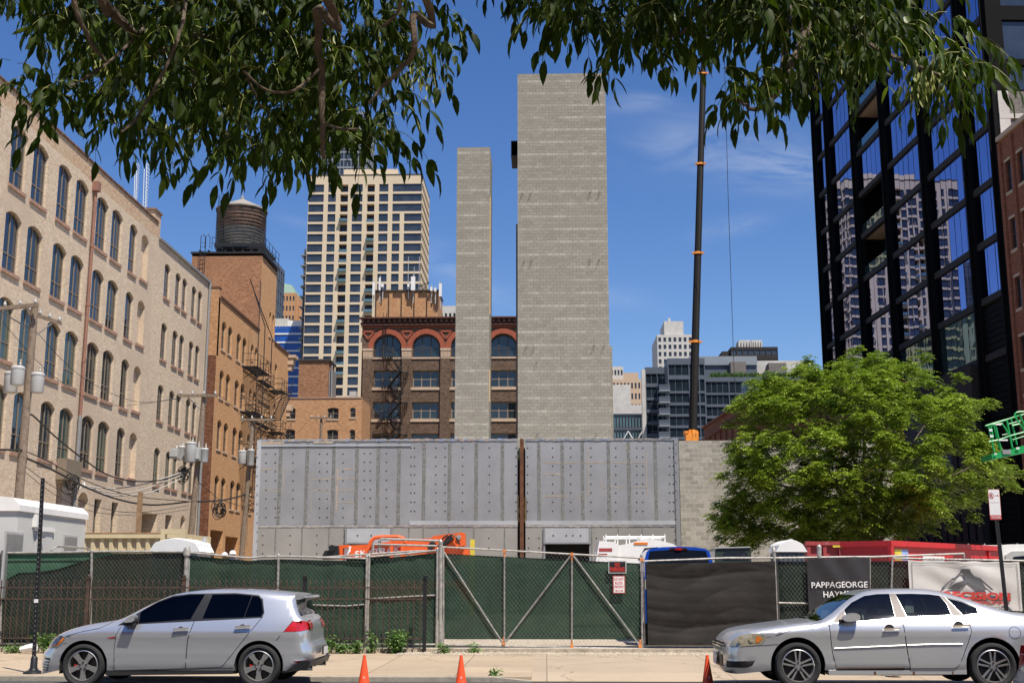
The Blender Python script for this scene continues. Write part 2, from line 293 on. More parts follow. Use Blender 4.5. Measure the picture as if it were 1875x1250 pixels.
# ------------------------------------------------ builders
FR = {}
def tag(o, label=None, cat=None, group=None, kind=None):
    if label: o['label'] = label
    if cat: o['category'] = cat
    if group: o['group'] = group
    if kind: o['kind'] = kind
    return o
def thing(name, label, cat, loc=(0, 0, 0), rz=0, group=None):
    o = bpy.data.objects.new(name, None); C.objects.link(o); o.empty_display_size = .3
    o.location = loc; o.rotation_euler = (0, 0, rz)
    FR[o.name] = Matrix.Translation(Vector(loc)) @ Matrix.Rotation(rz, 4, 'Z')
    return tag(o, label, cat, group)
def frame(O, d):
    d = Vector((d[0], d[1], 0)).normalized(); y = Vector((0, 0, 1)).cross(d)
    m = Matrix(((d.x, y.x, 0, O[0]), (d.y, y.y, 0, O[1]), (0, 0, 1, O[2] if len(O) > 2 else 0), (0, 0, 0, 1)))
    return m
class MB:
    def __init__(s): s.v = []; s.f = []; s.m = []
    def add(s, vs, fs, m=0):
        b = len(s.v); s.v += [tuple(q) for q in vs]; s.f += [tuple(b + i for i in f) for f in fs]; s.m += [m] * len(fs); return s
    def box(s, x0, x1, y0, y1, z0, z1, m=0, skip=''):
        fs = {'b': (0, 3, 2, 1), 't': (4, 5, 6, 7), 'f': (0, 1, 5, 4), 'k': (2, 3, 7, 6), 'l': (3, 0, 4, 7), 'r': (1, 2, 6, 5)}
        return s.add([(x0, y0, z0), (x1, y0, z0), (x1, y1, z0), (x0, y1, z0), (x0, y0, z1), (x1, y0, z1), (x1, y1, z1), (x0, y1, z1)], [v for k, v in fs.items() if k not in skip], m)
    def obox(s, c, ax, ay, az, m=0):
        c = Vector(c); ax, ay, az = Vector(ax), Vector(ay), Vector(az)
        vs = [c + i * ax + j * ay + k * az for k in (-1, 1) for i, j in ((-1, -1), (1, -1), (1, 1), (-1, 1))]
        return s.add(vs, [(0, 3, 2, 1), (4, 5, 6, 7), (0, 1, 5, 4), (2, 3, 7, 6), (3, 0, 4, 7), (1, 2, 6, 5)], m)
    def quad(s, a, b, c, d, m=0): return s.add([a, b, c, d], [(0, 1, 2, 3)], m)
    def poly(s, pts, m=0): return s.add(pts, [tuple(range(len(pts)))], m)
    def prism(s, pts, y0, y1, m=0, fn=None):
        fn = fn or (lambda x, z, y: (x, y, z)); n = len(pts)
        a = [fn(p[0], p[1], y0) for p in pts]; b = [fn(p[0], p[1], y1) for p in pts]
        return s.add(a + b, [tuple(range(n)), tuple(range(2 * n - 1, n - 1, -1))] + [(i, i + n, (i + 1) % n + n, (i + 1) % n) for i in range(n)], m)
    def tube(s, p0, p1, r0, r1=None, n=8, m=0, cap=True):
        return s.path([p0, p1], [r0, r0 if r1 is None else r1], n, m, cap)
    def path(s, pts, r, n=6, m=0, cap=True):
        pts = [Vector(p) for p in pts]; K = len(pts)
        if not isinstance(r, (list, tuple)): r = [r] * K
        vs = []; up = None
        for i, p in enumerate(pts):
            d = (pts[min(i + 1, K - 1)] - pts[max(i - 1, 0)])
            if d.length < 1e-9: d = Vector((0, 0, 1))
            d.normalize()
            if up is None: up = Vector((0, 0, 1)) if abs(d.z) < .9 else Vector((1, 0, 0))
            a = d.cross(up)
            if a.length < 1e-4: a = d.cross(Vector((.3, .9, .2)))
            a.normalize(); b = a.cross(d).normalized(); up = b
            for k in range(n):
                t = 2 * math.pi * k / n; vs.append(p + a * (r[i] * math.cos(t)) + b * (r[i] * math.sin(t)))
        fs = [(i * n + k, i * n + (k + 1) % n, (i + 1) * n + (k + 1) % n, (i + 1) * n + k) for i in range(K - 1) for k in range(n)]
        if cap: fs += [tuple(range(n - 1, -1, -1)), tuple(range((K - 1) * n, K * n))]
        return s.add(vs, fs, m)
    def lathe(s, prof, n=20, m=0, c=(0, 0, 0), axis='z'):
        vs = []
        for r, h in prof:
            for k in range(n):
                t = 2 * math.pi * k / n; a, b = r * math.cos(t), r * math.sin(t)
                q = (a, b, h) if axis == 'z' else ((a, h, b) if axis == 'y' else (h, a, b))
                vs.append((c[0] + q[0], c[1] + q[1], c[2] + q[2]))
        K = len(prof)
        return s.add(vs, [(i * n + k, i * n + (k + 1) % n, (i + 1) * n + (k + 1) % n, (i + 1) * n + k) for i in range(K - 1) for k in range(n)], m)
    def ball(s, c, r, m=0, n=10, sz=1.):
        prof = [(max(1e-4, r * math.sin(math.pi * i / 6)), -r * sz * math.cos(math.pi * i / 6)) for i in range(7)]
        return s.lathe(prof, n, m, c)
    def build(s, name, mats, parent=None, smooth=False, world=True, xf=None, sharp=None):
        if not isinstance(mats, (list, tuple)): mats = [mats]
        vs = s.v; X = xf
        if parent is not None and world:
            X = FR[parent.name].inverted() @ (xf or Matrix())
        if X is not None:
            a = np.array(vs, dtype=float).reshape(-1, 3); Q = np.array(X)
            a = a @ Q[:3, :3].T + Q[:3, 3]; vs = a.tolist()
        me = bpy.data.meshes.new(name); me.from_pydata(vs, [], s.f)
        for q in mats: me.materials.append(M[q] if isinstance(q, str) else q)
        if len(mats) > 1: me.polygons.foreach_set('material_index', s.m)
        me.validate(); me.update()
        if smooth:
            me.shade_smooth()
            me.set_sharp_from_angle(angle=R(sharp or 35))
        o = bpy.data.objects.new(name, me); C.objects.link(o)
        if parent is not None: o.parent = parent; FR[o.name] = FR[parent.name]
        else: FR[o.name] = Matrix()
        return o
def each(s, name, mats, parent=None, **k):
    """one object per connected piece"""
    if not s.v: return []
    par = list(range(len(s.v)))
    def fd_(i):
        while par[i] != i: par[i] = par[par[i]]; i = par[i]
        return i
    for f in s.f:
        a = fd_(f[0])
        for i in f[1:]: par[fd_(i)] = a
    g = {}
    for f, m in zip(s.f, s.m): g.setdefault(fd_(f[0]), []).append((f, m))
    out = []
    for fs in list(g.values()):
        mb = MB(); ix = {}
        for f, m in fs:
            for i in f:
                if i not in ix: ix[i] = len(mb.v); mb.v.append(s.v[i])
            mb.f.append(tuple(ix[i] for i in f)); mb.m.append(m)
        out.append(mb.build(name, mats, parent, **k))
    return out
MB.each = each
def reuse(o, name, parent, loc):
    c = o.copy(); C.objects.link(c); c.parent = parent; c.location = loc; FR[c.name] = FR[parent.name]; return c
def copy_tree(o, parent=None):
    c = o.copy(); C.objects.link(c); c.parent = parent
    for ch in list(o.children): copy_tree(ch, c)
    return c
def lerp(a, b, t): return a + (b - a) * t
def textmesh(s, size, bold=0., font=None, sx=1.):
    cu = bpy.data.curves.new('t', 'FONT'); cu.body = s; cu.size = size; cu.align_x = 'CENTER'; cu.align_y = 'CENTER'; cu.offset = bold; cu.resolution_u = 3
    o = bpy.data.objects.new('t', cu); C.objects.link(o); bpy.context.view_layer.update()
    me = bpy.data.meshes.new_from_object(o.evaluated_get(bpy.context.evaluated_depsgraph_get()))
    vs = [(v.co.x * sx, v.co.y) for v in me.vertices]; fs = [tuple(p.vertices) for p in me.polygons]
    bpy.data.objects.remove(o); bpy.data.curves.remove(cu); bpy.data.meshes.remove(me)
    return vs, fs
def text_on(mb, s, c, ux, uz, size, m=0, bold=0., sx=1., fit=None):
    """lettering laid on a surface: centre c, unit vectors ux (reading direction) and uz (up)"""
    vs, fs = textmesh(s, 1. if fit else size, bold, None, sx)
    if fit and vs:
        x0 = min(v[0] for v in vs); x1 = max(v[0] for v in vs); z0 = min(v[1] for v in vs); z1 = max(v[1] for v in vs)
        kx = fit[0] / (x1 - x0); kz = fit[1] / (z1 - z0); vs = [((v[0] - (x0 + x1) / 2) * kx, (v[1] - (z0 + z1) / 2) * kz) for v in vs]
    c = Vector(c); ux = Vector(ux); uz = Vector(uz)
    mb.add([c + ux * v[0] + uz * v[1] for v in vs], fs, m)

def arc_pts(u0, u1, zs, rise, n=8):
    """points of a segmental or round arch from (u0,zs) to (u1,zs)"""
    if rise <= 1e-3: return [(u0, zs), (u1, zs)]
    wd = (u1 - u0) / 2; rr = (wd * wd + rise * rise) / (2 * rise); cx = (u0 + u1) / 2; cz = zs + rise - rr
    a0 = math.atan2(zs - cz, -wd); a1 = math.atan2(zs - cz, wd)
    return [(cx + rr * math.cos(lerp(a0, a1, i / n)), cz + rr * math.sin(lerp(a0, a1, i / n))) for i in range(n + 1)]
def wall_mesh(mb, u0, u1, z0, z1, ops, depth=.25, m=0, mrev=None, off=0.):
    """front plane at local y=off with real openings, reveals going in"""
    mrev = m if mrev is None else mrev
    us = sorted(set([u0, u1] + [o['u0'] for o in ops] + [o['u1'] for o in ops]))
    for a, b in zip(us, us[1:]):
        if b - a < 1e-6: continue
        c = (a + b) / 2; cov = sorted([(o['z0'], o['z1']) for o in ops if o['u0'] - 1e-6 <= c <= o['u1'] + 1e-6])
        z = z0
        for p, q in cov:
            if p > z + 1e-6: mb.quad((a, off, z), (b, off, z), (b, off, p), (a, off, p), m)
            z = max(z, q)
        if z < z1 - 1e-6: mb.quad((a, off, z), (b, off, z), (b, off, z1), (a, off, z1), m)
    for o in ops:
        a, b, p, q = o['u0'], o['u1'], o['z0'], o['z1']; ri = o.get('rise', 0); d = o.get('depth', depth)
        ar = arc_pts(a, b, q - ri, ri, o.get('n', 8))
        if ri > 1e-3:
            for i in range(len(ar) - 1):
                (x1, y1), (x2, y2) = ar[i], ar[i + 1]
                mb.quad((x1, off, y1), (x2, off, y2), (x2, off, q), (x1, off, q), m)
        loop = [(a, p)] + ar + [(b, p)]
        for i in range(len(loop)):
            (x1, y1), (x2, y2) = loop[i], loop[(i + 1) % len(loop)]
            mb.quad((x1, off, y1), (x1, off + d, y1), (x2, off + d, y2), (x2, off, y2), mrev)
        if o.get('blank'):
            mb.poly([(x, off + d, y) for x, y in loop], m)
WC = {}
def window(parent, fm, o, frame_mat='sash', glass='gwin', fw=.07, mull=1, trans=.24, depth=.25, name='window', sill=None):
    """window (frame) with its pane as a sub-part; meshes are shared between windows of one size"""
    a, b, p, q = o['u0'], o['u1'], o['z0'], o['z1']; ri = o.get('rise', 0); W_, H_ = b - a, q - p
    key = (round(W_, 2), round(H_, 2), round(ri, 2), frame_mat, glass, fw, mull, trans, name, sill)
    loc = FR[parent.name].inverted() @ fm @ Vector((a, o.get('depth', depth), p))
    rot = (FR[parent.name].inverted() @ fm).to_euler()
    if key in WC:
        w0, g0, s0 = WC[key]; w_ = w0.copy(); g_ = g0.copy() if g0 else None
        C.objects.link(w_); w_.parent = parent; w_.location = loc; w_.rotation_euler = rot
        if g_: C.objects.link(g_); g_.parent = w_
        if s0: s_ = s0.copy(); C.objects.link(s_); s_.parent = w_
        return w_
    mb = MB(); ar = arc_pts(0, W_, H_ - ri, ri, 8); loop = [(0, 0)] + ar + [(W_, 0)]
    cx, cz = W_ / 2, H_ / 2
    inner = [(min(max(x, fw), W_ - fw), min(max(z, fw), H_ - fw) if ri < 1e-3 else (fw if z == 0 else z - fw)) for x, z in loop]
    n = len(loop); y0, y1 = -.04, .02
    for i in range(n):
        j = (i + 1) % n
        mb.quad((loop[i][0], y0, loop[i][1]), (loop[j][0], y0, loop[j][1]), (inner[j][0], y0, inner[j][1]), (inner[i][0], y0, inner[i][1]))
        mb.quad((inner[i][0], y0, inner[i][1]), (inner[j][0], y0, inner[j][1]), (inner[j][0], y1, inner[j][1]), (inner[i][0], y1, inner[i][1]))
    def top(x):
        for (xa, za), (xb, zb) in zip(ar, ar[1:]):
            if xa <= x <= xb: return za + (zb - za) * (x - xa) / max(1e-6, xb - xa)
        return H_
    for i in range(mull):
        x = W_ * (i + 1) / (mull + 1); mb.box(x - fw * .45, x + fw * .45, y0 + .004, y1, fw, top(x) - fw * .5)
    ts = trans if isinstance(trans, (list, tuple)) else ([trans] if trans else [])
    for t in ts: mb.box(fw, W_ - fw, y0 + .008, y1, H_ * t - fw * .35, H_ * t + fw * .35)
    w_ = mb.build(name, frame_mat, None, world=False); w_.parent = parent; w_.location = loc; w_.rotation_euler = rot
    FR[w_.name] = Matrix()
    g = MB(); g.poly([(x, 0, z) for x, z in loop]); g_ = g.build('pane', glass, None, world=False); g_.parent = w_
    s0 = None
    if sill: h, out, ex, sm = sill; dp_ = o.get('depth', depth); sb = MB(); sb.box(-ex, W_ + ex, -dp_ - out, -.06, -h, .003); s0 = sb.build('sill', sm, None, world=False); s0.parent = w_
    WC[key] = (w_, g_, s0)
    return w_
def sills(mb, ops, h=.14, out=.06, m=0, ex=.06):
    for o in ops: mb.box(o['u0'] - ex, o['u1'] + ex, -out, .12, o['z0'] - h, o['z0'] + .003, m)
def op(u0, u1, z0, z1, rise=0, **k): d = dict(u0=u0, u1=u1, z0=z0, z1=z1, rise=rise); d.update(k); return d
# ------------------------------------------------ ground, road, pavement
def struct(name, mb, mat, smooth=False):
    o = mb.build(name, mat, smooth=smooth); o['kind'] = 'structure'; return o
mb = MB(); mb.box(-1500, 1500, 27.2, 3000, -1.0, .02); struct('ground', mb, 'ground')
mb = MB(); mb.box(-42, 34, 26.9, 53.6, -.9, .10)
struct('gravel_lot', mb, 'dirt')
prof = [(2.2, -.03), (6, .0), (11, .03), (17, .0), (18.4, -.004), (20.24, -.055)]
mb = MB()
for (a, za), (b, zb) in zip(prof, prof[1:]): mb.quad((-160, a, za), (160, a, za), (160, b, zb), (-160, b, zb))
struct('road', mb, 'asphalt', True)
mb = MB(); mb.box(-160, 160, -12, 2.2, -.8, .1); struct('near_pavement', mb, 'walk')
# far pavement with a driveway apron cut through the kerb
KX0, KX1 = -.25, 9.5
mb = MB(); mb.box(-160, KX0, 20.42, 26.9, -.6, .012); mb.box(KX1 + .9, 160, 20.42, 26.9, -.6, .012); struct('pavement', mb, 'walk')
mb = MB(); mb.box(-160, KX0 - .6, 20.24, 20.42, -.6, .016); mb.box(KX1 + 1.5, 160, 20.24, 20.42, -.6, .016)
mb.add([(KX0 - .6, 20.24, .016), (KX0, 20.24, -.045), (KX0, 20.42, -.04), (KX0 - .6, 20.42, .016), (KX0 - .6, 20.24, -.6), (KX0, 20.24, -.6), (KX0, 20.42, -.6), (KX0 - .6, 20.42, -.6)], [(0, 1, 2, 3), (0, 4, 5, 1), (1, 5, 6, 2), (3, 2, 6, 7)])
mb.add([(KX1 + 1.5, 20.24, .016), (KX1 + .9, 20.24, -.045), (KX1 + .9, 20.42, -.04), (KX1 + 1.5, 20.42, .016)], [(0, 3, 2, 1)])
struct('kerb', mb, 'kerb')
mb = MB(); xs = [KX0, KX0 + .9, KX1, KX1 + .9]; rows = [(20.24, -.045, -.045), (20.9, -.02, .02), (22.4, .010, .010), (26.9, .016, .016)]
for (a, za, _), (b, zb, _) in zip(rows, rows[1:]): mb.quad((KX0, a, za), (KX1 + .9, a, za), (KX1 + .9, b, zb), (KX0, b, zb))
struct('driveway', mb, 'apron', True)

# loose gravel and weeds along the fence foot
def scatter(name, n, fx, size, mat, seed):
    r_ = random.Random(seed); mb = MB()
    for _ in range(n):
        x, y, z = fx(r_); s = size * r_.uniform(.5, 1.4); a = r_.uniform(0, 3)
        ca, sa = math.cos(a) * s, math.sin(a) * s
        mb.add([(x + ca, y + sa, z), (x - sa, y + ca, z), (x - ca, y - sa, z), (x + sa, y - ca, z), (x, y, z + s * r_.uniform(.5, .9))], [(0, 1, 4), (1, 2, 4), (2, 3, 4), (3, 0, 4)])
    o = mb.build(name, mat); o['kind'] = 'stuff'; return o
scatter('loose_gravel', 5200, lambda r_: (r_.uniform(-3.2, 9), 26.55 + abs(r_.gauss(0, .32)) * -1 + r_.uniform(0, .75), .017), .028, 'dirt', 3)
scatter('pavement_grit', 700, lambda r_: (r_.uniform(-14, 9), r_.uniform(20.5, 26.4), .013), .012, 'dirt', 4)

# ------------------------------------------------ left: cream painted loft building
def simple_windows(root, fm, ops, glass, fr='sashd', mull=1, limit=100, depth=.15, bar=.09, trans=None, name='window'):
    ops = list(ops); rest = MB()
    for i, o in enumerate(ops):
        mb = rest if i >= limit else MB()
        a, b, p, q = o['u0'], o['u1'], o['z0'], o['z1']; d = o.get('depth', depth)
        mb.quad((a, d, p), (b, d, p), (b, d, q), (a, d, q), 0)
        n = o.get('mull', mull)
        for k in range(n + 2):
            x = a + (b - a) * k / (n + 1); x = min(max(x, a + bar / 2), b - bar / 2); mb.box(x - bar / 2, x + bar / 2, d - .05, d - .003, p, q, 1)
        for z in (p + bar / 2, q - bar / 2) + ((p + (q - p) * trans,) if trans else ()): mb.box(a, b, d - .046, d - .004, z - bar / 2, z + bar / 2, 1)
        if i < limit: mb.build(name, [glass, fr], root, xf=fm)
    if rest.v:
        o = rest.build(name, [glass, fr], root, xf=fm); o['kind'] = 'stuff'

XB = -23.4
bld = thing('loft_building', 'long cream painted brick loft building with rows of arched windows, nearest on the left', 'building', (XB, 40, 0))
fm = frame((XB, 40), (0, 1))
cols = [(40.2, 41.8), (42.5, 44.1), (44.6, 46.2), (46.9, 48.5), (49.72, 51.31), (51.98, 53.61), (54.85, 56.44), (57.05, 58.7), (59.9, 61.53), (62.14, 63.76), (64.98, 66.21)]
rowsz = [(18.55, 21.4), (14.73, 17.46), (10.87, 13.6), (7.05, 9.78)]
ops = []
for ci, (a, b) in enumerate(cols):
    for z0, z1 in rowsz: ops.append(op(a - 40, b - 40, z0, z1, .27, mull=0 if ci == 10 else 1))
blank = [op(66.98 - 40, 68.22 - 40, z0 + .1, z1 - .05, .3, blank=1, depth=.28) for z0, z1 in rowsz]
def yb(px, py): return atx(px, py, XB).y - 40
def zb(px, py): return atx(px, py, XB).z
def gop(x0, x1, y0, y1, **k):
    ym = (y0 + y1) / 2; xm = (x0 + x1) / 2; return op(yb(x0, ym), yb(x1, ym), max(.12, zb(xm, y1)), zb(xm, y0), **k)
low = [gop(171, 184, 913, 985, tall=1), gop(203, 215, 919, 985, tall=1)]
opn = [gop(259, 287, 939, 990, blank=1, depth=1.0), gop(302, 314, 942, 990, blank=1, depth=.9), gop(330, 338, 943, 990, blank=1, depth=.6, rise=.3), gop(141, 160, 900, 985, blank=1, depth=.4, rise=.4), gop(101, 112, 882, 985, blank=1, depth=.5)]
cols2 = [(71.4, 72.5), (73.66, 74.71), (75.11, 76.12), (77.21, 78.23), (78.66, 79.63)]
rows2 = [(18.58, 20.75), (14.74, 17.01), (10.96, 13.17), (7.1, 9.35)]
ops2 = [op(a - 40, b - 40, z0, z1, .22, mull=0) for a, b in cols2 for z0, z1 in rows2]
mb = MB(); wall_mesh(mb, 0, 29.7, 0, 21.75, ops + blank + [o for o in low + opn if o['u0'] < 29.7 and o['u1'] < 29.7], .26)
wall_mesh(mb, 29.7, 41.1, 0, 21.85, ops2 + [o for o in opn if o['u0'] > 29.7], .22)
mb.quad((41.1, 0, 0), (41.1, 20, 0), (41.1, 20, 21.85), (41.1, 0, 21.85)); mb.quad((0, 20, 0), (0, 0, 0), (0, 0, 22.7), (0, 20, 22.7)); mb.quad((0, 20, 0), (0, 20, 22.7), (41.1, 20, 22.7), (41.1, 20, 0))
mb.build('wall', 'cream', bld, xf=fm)
mb = MB(); mb.quad((0, 0, 21.75), (29.7, 0, 21.75), (29.7, 0, 22.7), (0, 0, 22.7)); mb.quad((29.7, 0, 21.75), (29.7, .35, 21.75), (29.7, .35, 22.7), (29.7, 0, 22.7))
mb.box(29.0, 30.2, .02, 1.1, 21.9, 23.35)
mb.build('parapet', 'creamtop', bld, xf=fm)
mb = MB(); mb.box(-.1, 29.75, -.05, .4, 22.7, 22.76); mb.box(28.9, 30.3, -.06, 1.2, 23.35, 23.47)
k_ = random.Random(3)
for i in range(34): mb.box(i * .87, i * .87 + .8, -.09, .36, 22.76, 22.78 + k_.uniform(0, .05))
mb.build('coping', 'copingm', bld, xf=fm)
mb = MB(); mb.box(29.9, 41.15, -.14, .02, 21.78, 21.93); mb.tube((41.0, -.1, 0), (41.0, -.1, 21.8), .09, n=8); mb.build('gutter', 'pipegrey', bld, xf=fm)
mb = MB(); mb.box(.05, 41.05, .4, 20, 20.9, 21.2); mb.build('roof', 'dirt', bld, xf=fm)
mb = MB(); mb.box(.05, 41.05, .9, 19.9, 0, 20.9); mb.build('floors', 'hole', bld, xf=fm)  # solid near-black block behind the wall openings
gr_ = random.Random(8)
for o in ops: window(bld, fm, o, 'sash', gr_.choice(('gwin', 'gwinb', 'gwinb')) if o['z0'] > 14 else gr_.choice(('gwin', 'gwing', 'gwin')), .07, o['mull'], .3, .17, sill=(.16, .08, .09, 'sill'))
for o in ops2: window(bld, fm, o, 'sash', 'gwinb' if o['z0'] > 14 else 'gwing' if o['z0'] < 8 else 'gwin', .05, 0, .3, .15, sill=(.15, .08, .07, 'sill'))
for o in low: window(bld, fm, o, 'sash', 'gwing', .05, 0, None, .3)
mb = MB(); sills(mb, blank, .16, .08, ex=.09); mb.each('sill', 'sill', bld, xf=fm)
mb = MB(); mb.tube((19.25, -.14, 9.6), (19.25, -.14, 21.6), .085); mb.box(19.05, 19.45, -.32, -.0, 21.3, 21.8)
for z in (12.3, 15.2, 18.3): mb.tube((19.25, -.14, z), (19.25, -.14, z + .2), .105)
mb.build('downpipe', 'copper', bld, xf=fm)
mb = MB(); mb.tube((19.25, -.14, 0), (19.25, -.14, 9.6), .10); mb.build('downpipe', 'pipegrey', bld, xf=fm)
dz = opn[4]; mb = MB(); mb.prism([(dz['u0'] - .25, dz['z1'] + .1), (dz['u1'] + .9, dz['z1'] + .1), (dz['u1'] + .9, dz['z1'] + 1.1), (dz['u0'] - .25, dz['z1'] + 1.1)], -.02, -.5)
mb.build('canopy', 'sash', bld, xf=fm)
mb = MB(); mb.path([(dz['u1'] + 1.4, -.3, dz['z1'] - .2), (dz['u1'] + 1.4, -.5, dz['z1'] + .1), (dz['u1'] + 1.3, -.6, dz['z1'] - .15)], .05)
mb.build('wall_lamp', 'white', bld, xf=fm)

# ------------------------------------------------ orange brick building with the water tank
XO = -22.9
ob = thing('warehouse_building', 'orange brick warehouse with dark red lower corner, fire escape and square tank tower', 'building', (XO, 82, 0))
fm = frame((XO, 82), (0, 1))
def yo(px, py): return atx(px, py, XO).y - 82
def oop(cx0, cx1, cy0, cy1, **k):   # from a detail of the photograph: scale 4.1667, corner (360,560)
    x0, x1, y0, y1 = 360 + cx0 / 4.1667, 360 + cx1 / 4.1667, 560 + cy0 / 4.1667, 560 + cy1 / 4.1667
    ym = (y0 + y1) / 2; xm = (x0 + x1) / 2
    return op(yo(x0, ym), yo(x1, ym), atx(xm, y1, XO).z, atx(xm, y0, XO).z, **k)
colsO = []
for a, b in ((186, 218), (236, 268), (304, 336), (350, 380), (415, 435), (447, 466), (541, 553), (565, 577)):
    z = oop(a, b, 250, 400); colsO.append((z['u0'], z['u1']))
ry = [oop(190, 222, 115, 340), oop(170, 205, 485, 705), oop(148, 182, 862, 1095)]
rz_ = [(r['z0'], r['z1']) for r in ry]; rz_.append((rz_[2][0] - 3.9, rz_[2][1] - 3.9))
opo = []
for i, (a, b) in enumerate(colsO):
    for z0, z1 in rz_:
        if i >= 6: z1 -= .35; z0 += .3
        opo.append(op(a, b, z0, z1, .3 if i < 6 else .2, mull=0))
opo += [oop(594, 612, 440, 630, rise=.15, mull=0), oop(585, 601, 742, 930, rise=.15, mull=0)]
top_ops = [oop(553, 567, 45, 235, rise=.12, mull=0), oop(577, 592, 65, 250, rise=.12, mull=0)]
gar = [op(.6, 3.9, .1, 4.9, 0, depth=1.45), op(4.6, 8.2, .1, 4.6, 0, depth=1.45)]
mb = MB(); wall_mesh(mb, 0, 12, 0, 21.04, [o for o in opo + gar if o['u1'] < 12], .22); wall_mesh(mb, 12, 17.5, 0, 27.5, [o for o in opo + top_ops if 12 < o['u0'] and o['u1'] < 17.5], .22)
wall_mesh(mb, 17.5, 23.4, 0, 21.15, [o for o in opo if 17.5 < o['u0'] and o['u1'] < 23.4], .22)
mb.quad((23.4, 0, 0), (23.4, 16, 0), (23.4, 16, 21.1), (23.4, 0, 21.1)); mb.quad((17.5, 0, 21.1), (17.5, 5.6, 21.1), (17.5, 5.6, 27.5), (17.5, 0, 27.5))
mb.build('wall', 'orange', ob, xf=fm)
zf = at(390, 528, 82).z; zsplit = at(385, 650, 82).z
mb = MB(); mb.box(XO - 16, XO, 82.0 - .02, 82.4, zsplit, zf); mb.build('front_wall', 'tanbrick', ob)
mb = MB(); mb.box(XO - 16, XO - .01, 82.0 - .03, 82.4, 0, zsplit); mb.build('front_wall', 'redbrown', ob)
mb = MB(); mb.box(XO - .9, XO + .03, 81.95, 82.5, zf, zf + .12); mb.box(XO - .5, XO + .09, 82.4, 94, 21.04, 21.22); mb.box(XO - .5, XO + .09, 99.5, 105.5, 21.15, 21.32); mb.build('coping', 'rust', ob)
mb = MB(); XT = at(352, 462, 94).x; mb.quad((XT, 94, 15), (XO, 94, 15), (XO, 94, 27.5), (XT, 94, 27.5)); mb.quad((XT, 99.5, 15), (XT, 94, 15), (XT, 94, 27.5), (XT, 99.5, 27.5)); mb.quad((XO, 99.5, 15), (XT, 99.5, 15), (XT, 99.5, 27.5), (XO, 99.5, 27.5))
mb.build('tank_tower', 'orange2', ob)
mb = MB(); mb.box(XT, XO, 94, 99.5, 27.3, 27.48); mb.box(XO - 16, XO - .4, 82.4, 105.4, 20, 20.3); mb.build('roof', 'dirt', ob)
mb = MB(); mb.box(XO - 15.8, XO - 1.5, 82.5, 105.3, 0, 20.0); mb.build('floors', 'hole', ob)  # near-black block paints the shade inside the garage openings
for o in opo + top_ops: window(ob, fm, o, 'sash', 'gdark', .05, 0, .5, .18, sill=(.12, .06, .06, 'limestone'))
mb = MB(); mb.box(23.0, 23.9, -.5, .3, 20.3, 20.9); mb.box(23.1, 23.8, -.35, .3, 19.8, 20.3); mb.box(22.9, 24.1, -.7, .35, 20.9, 21.15); mb.box(23.1, 23.8, -.45, .2, 16.2, 16.7); mb.box(23.2, 23.7, -.3, .2, 15.7, 16.2)
mb.build('cornice', 'limestone', ob, xf=fm)

# iron fire escape on it
fe = thing('fire_escape', 'black iron fire escape zigzagging down the orange brick side wall', 'fire escape', (XO, 92, 0))
def landing(mb, u0, u1, z, wd=1.15, rail=1.0, slat=.14):
    n = int((u1 - u0) / slat)
    for i in range(n + 1): x = u0 + i * slat; mb.box(x, x + .045, -wd, -.05, z, z + .03)
    for y in (-wd, -.08): mb.box(u0, u1, y - .03, y + .03, z - .09, z)
    for h in (.5, 1.0):
        mb.tube((u0, -wd, z + h), (u1, -wd, z + h), .02, n=4); mb.tube((u0, -wd, z + h), (u0, -.05, z + h), .02, n=4); mb.tube((u1, -wd, z + h), (u1, -.05, z + h), .02, n=4)
    for i in range(int((u1 - u0) / .9) + 1): x = min(u1, u0 + i * .9); mb.tube((x, -wd, z), (x, -wd, z + 1.0), .018, n=4)
    for x in (u0 + .2, (u0 + u1) / 2, u1 - .2): mb.tube((x, -wd, z - .05), (x, -.03, z - .9), .03, n=4)
def stair(mb, a, b, y0, y1, n=12):
    a, b = Vector(a), Vector(b)
    for y in (y0, y1):
        mb.tube((a.x, y, a.z), (b.x, y, b.z), .045, n=4); mb.tube((a.x, y, a.z + .85), (b.x, y, b.z + .85), .02, n=4)
    for i in range(n + 1):
        t = i / n; x, z = lerp(a.x, b.x, t), lerp(a.z, b.z, t); mb.box(x - .12, x + .12, y0, y1, z - .015, z + .015)
        if i % 3 == 0: mb.tube((x, y0, z), (x, y0, z + .85), .014, n=4)
ul = [yo(360 + 350 / 4.1667, 560 + 470 / 4.1667), yo(360 + 530 / 4.1667, 560 + 470 / 4.1667) ]
zA = atx(360 + 350 / 4.1667, 560 + 460 / 4.1667, XO).z; zB = atx(360 + 335 / 4.1667, 560 + 805 / 4.1667, XO).z
zC = zB - (zA - zB)
for z in (zA, zB, zC):
    mb = MB(); landing(mb, ul[0], ul[0] + 4.6, z); mb.build('landing', 'black', fe, xf=fm)
    mb = MB(); landing(mb, ul[0] + 8.6, ul[0] + 11.0, z - .5); mb.build('landing', 'black', fe, xf=fm)
    mb = MB(); landing(mb, ul[0] + 4.6, ul[0] + 8.6, z - .3, .5); mb.build('walkway', 'black', fe, xf=fm)
for z0, z1 in ((zA, zB), (zB, zC)):
    mb = MB(); stair(mb, (ul[0] + 9.2, 0, z0 - .5), (ul[0] + 5.0, 0, z1), -1.9, -1.2, 16); mb.build('stair', 'black', fe, xf=fm)
mb = MB()
mb.path([(ul[0] + .1, -1.1, zC - 3), (ul[0] + .1, -1.1, zA + 6.6)], .035, 5); mb.path([(ul[0] + 2.1, -1.1, zC - 3), (ul[0] + 2.1, -1.1, zA + 3.5), (ul[0] + .4, -.2, zA + 6.9)], .04, 5)
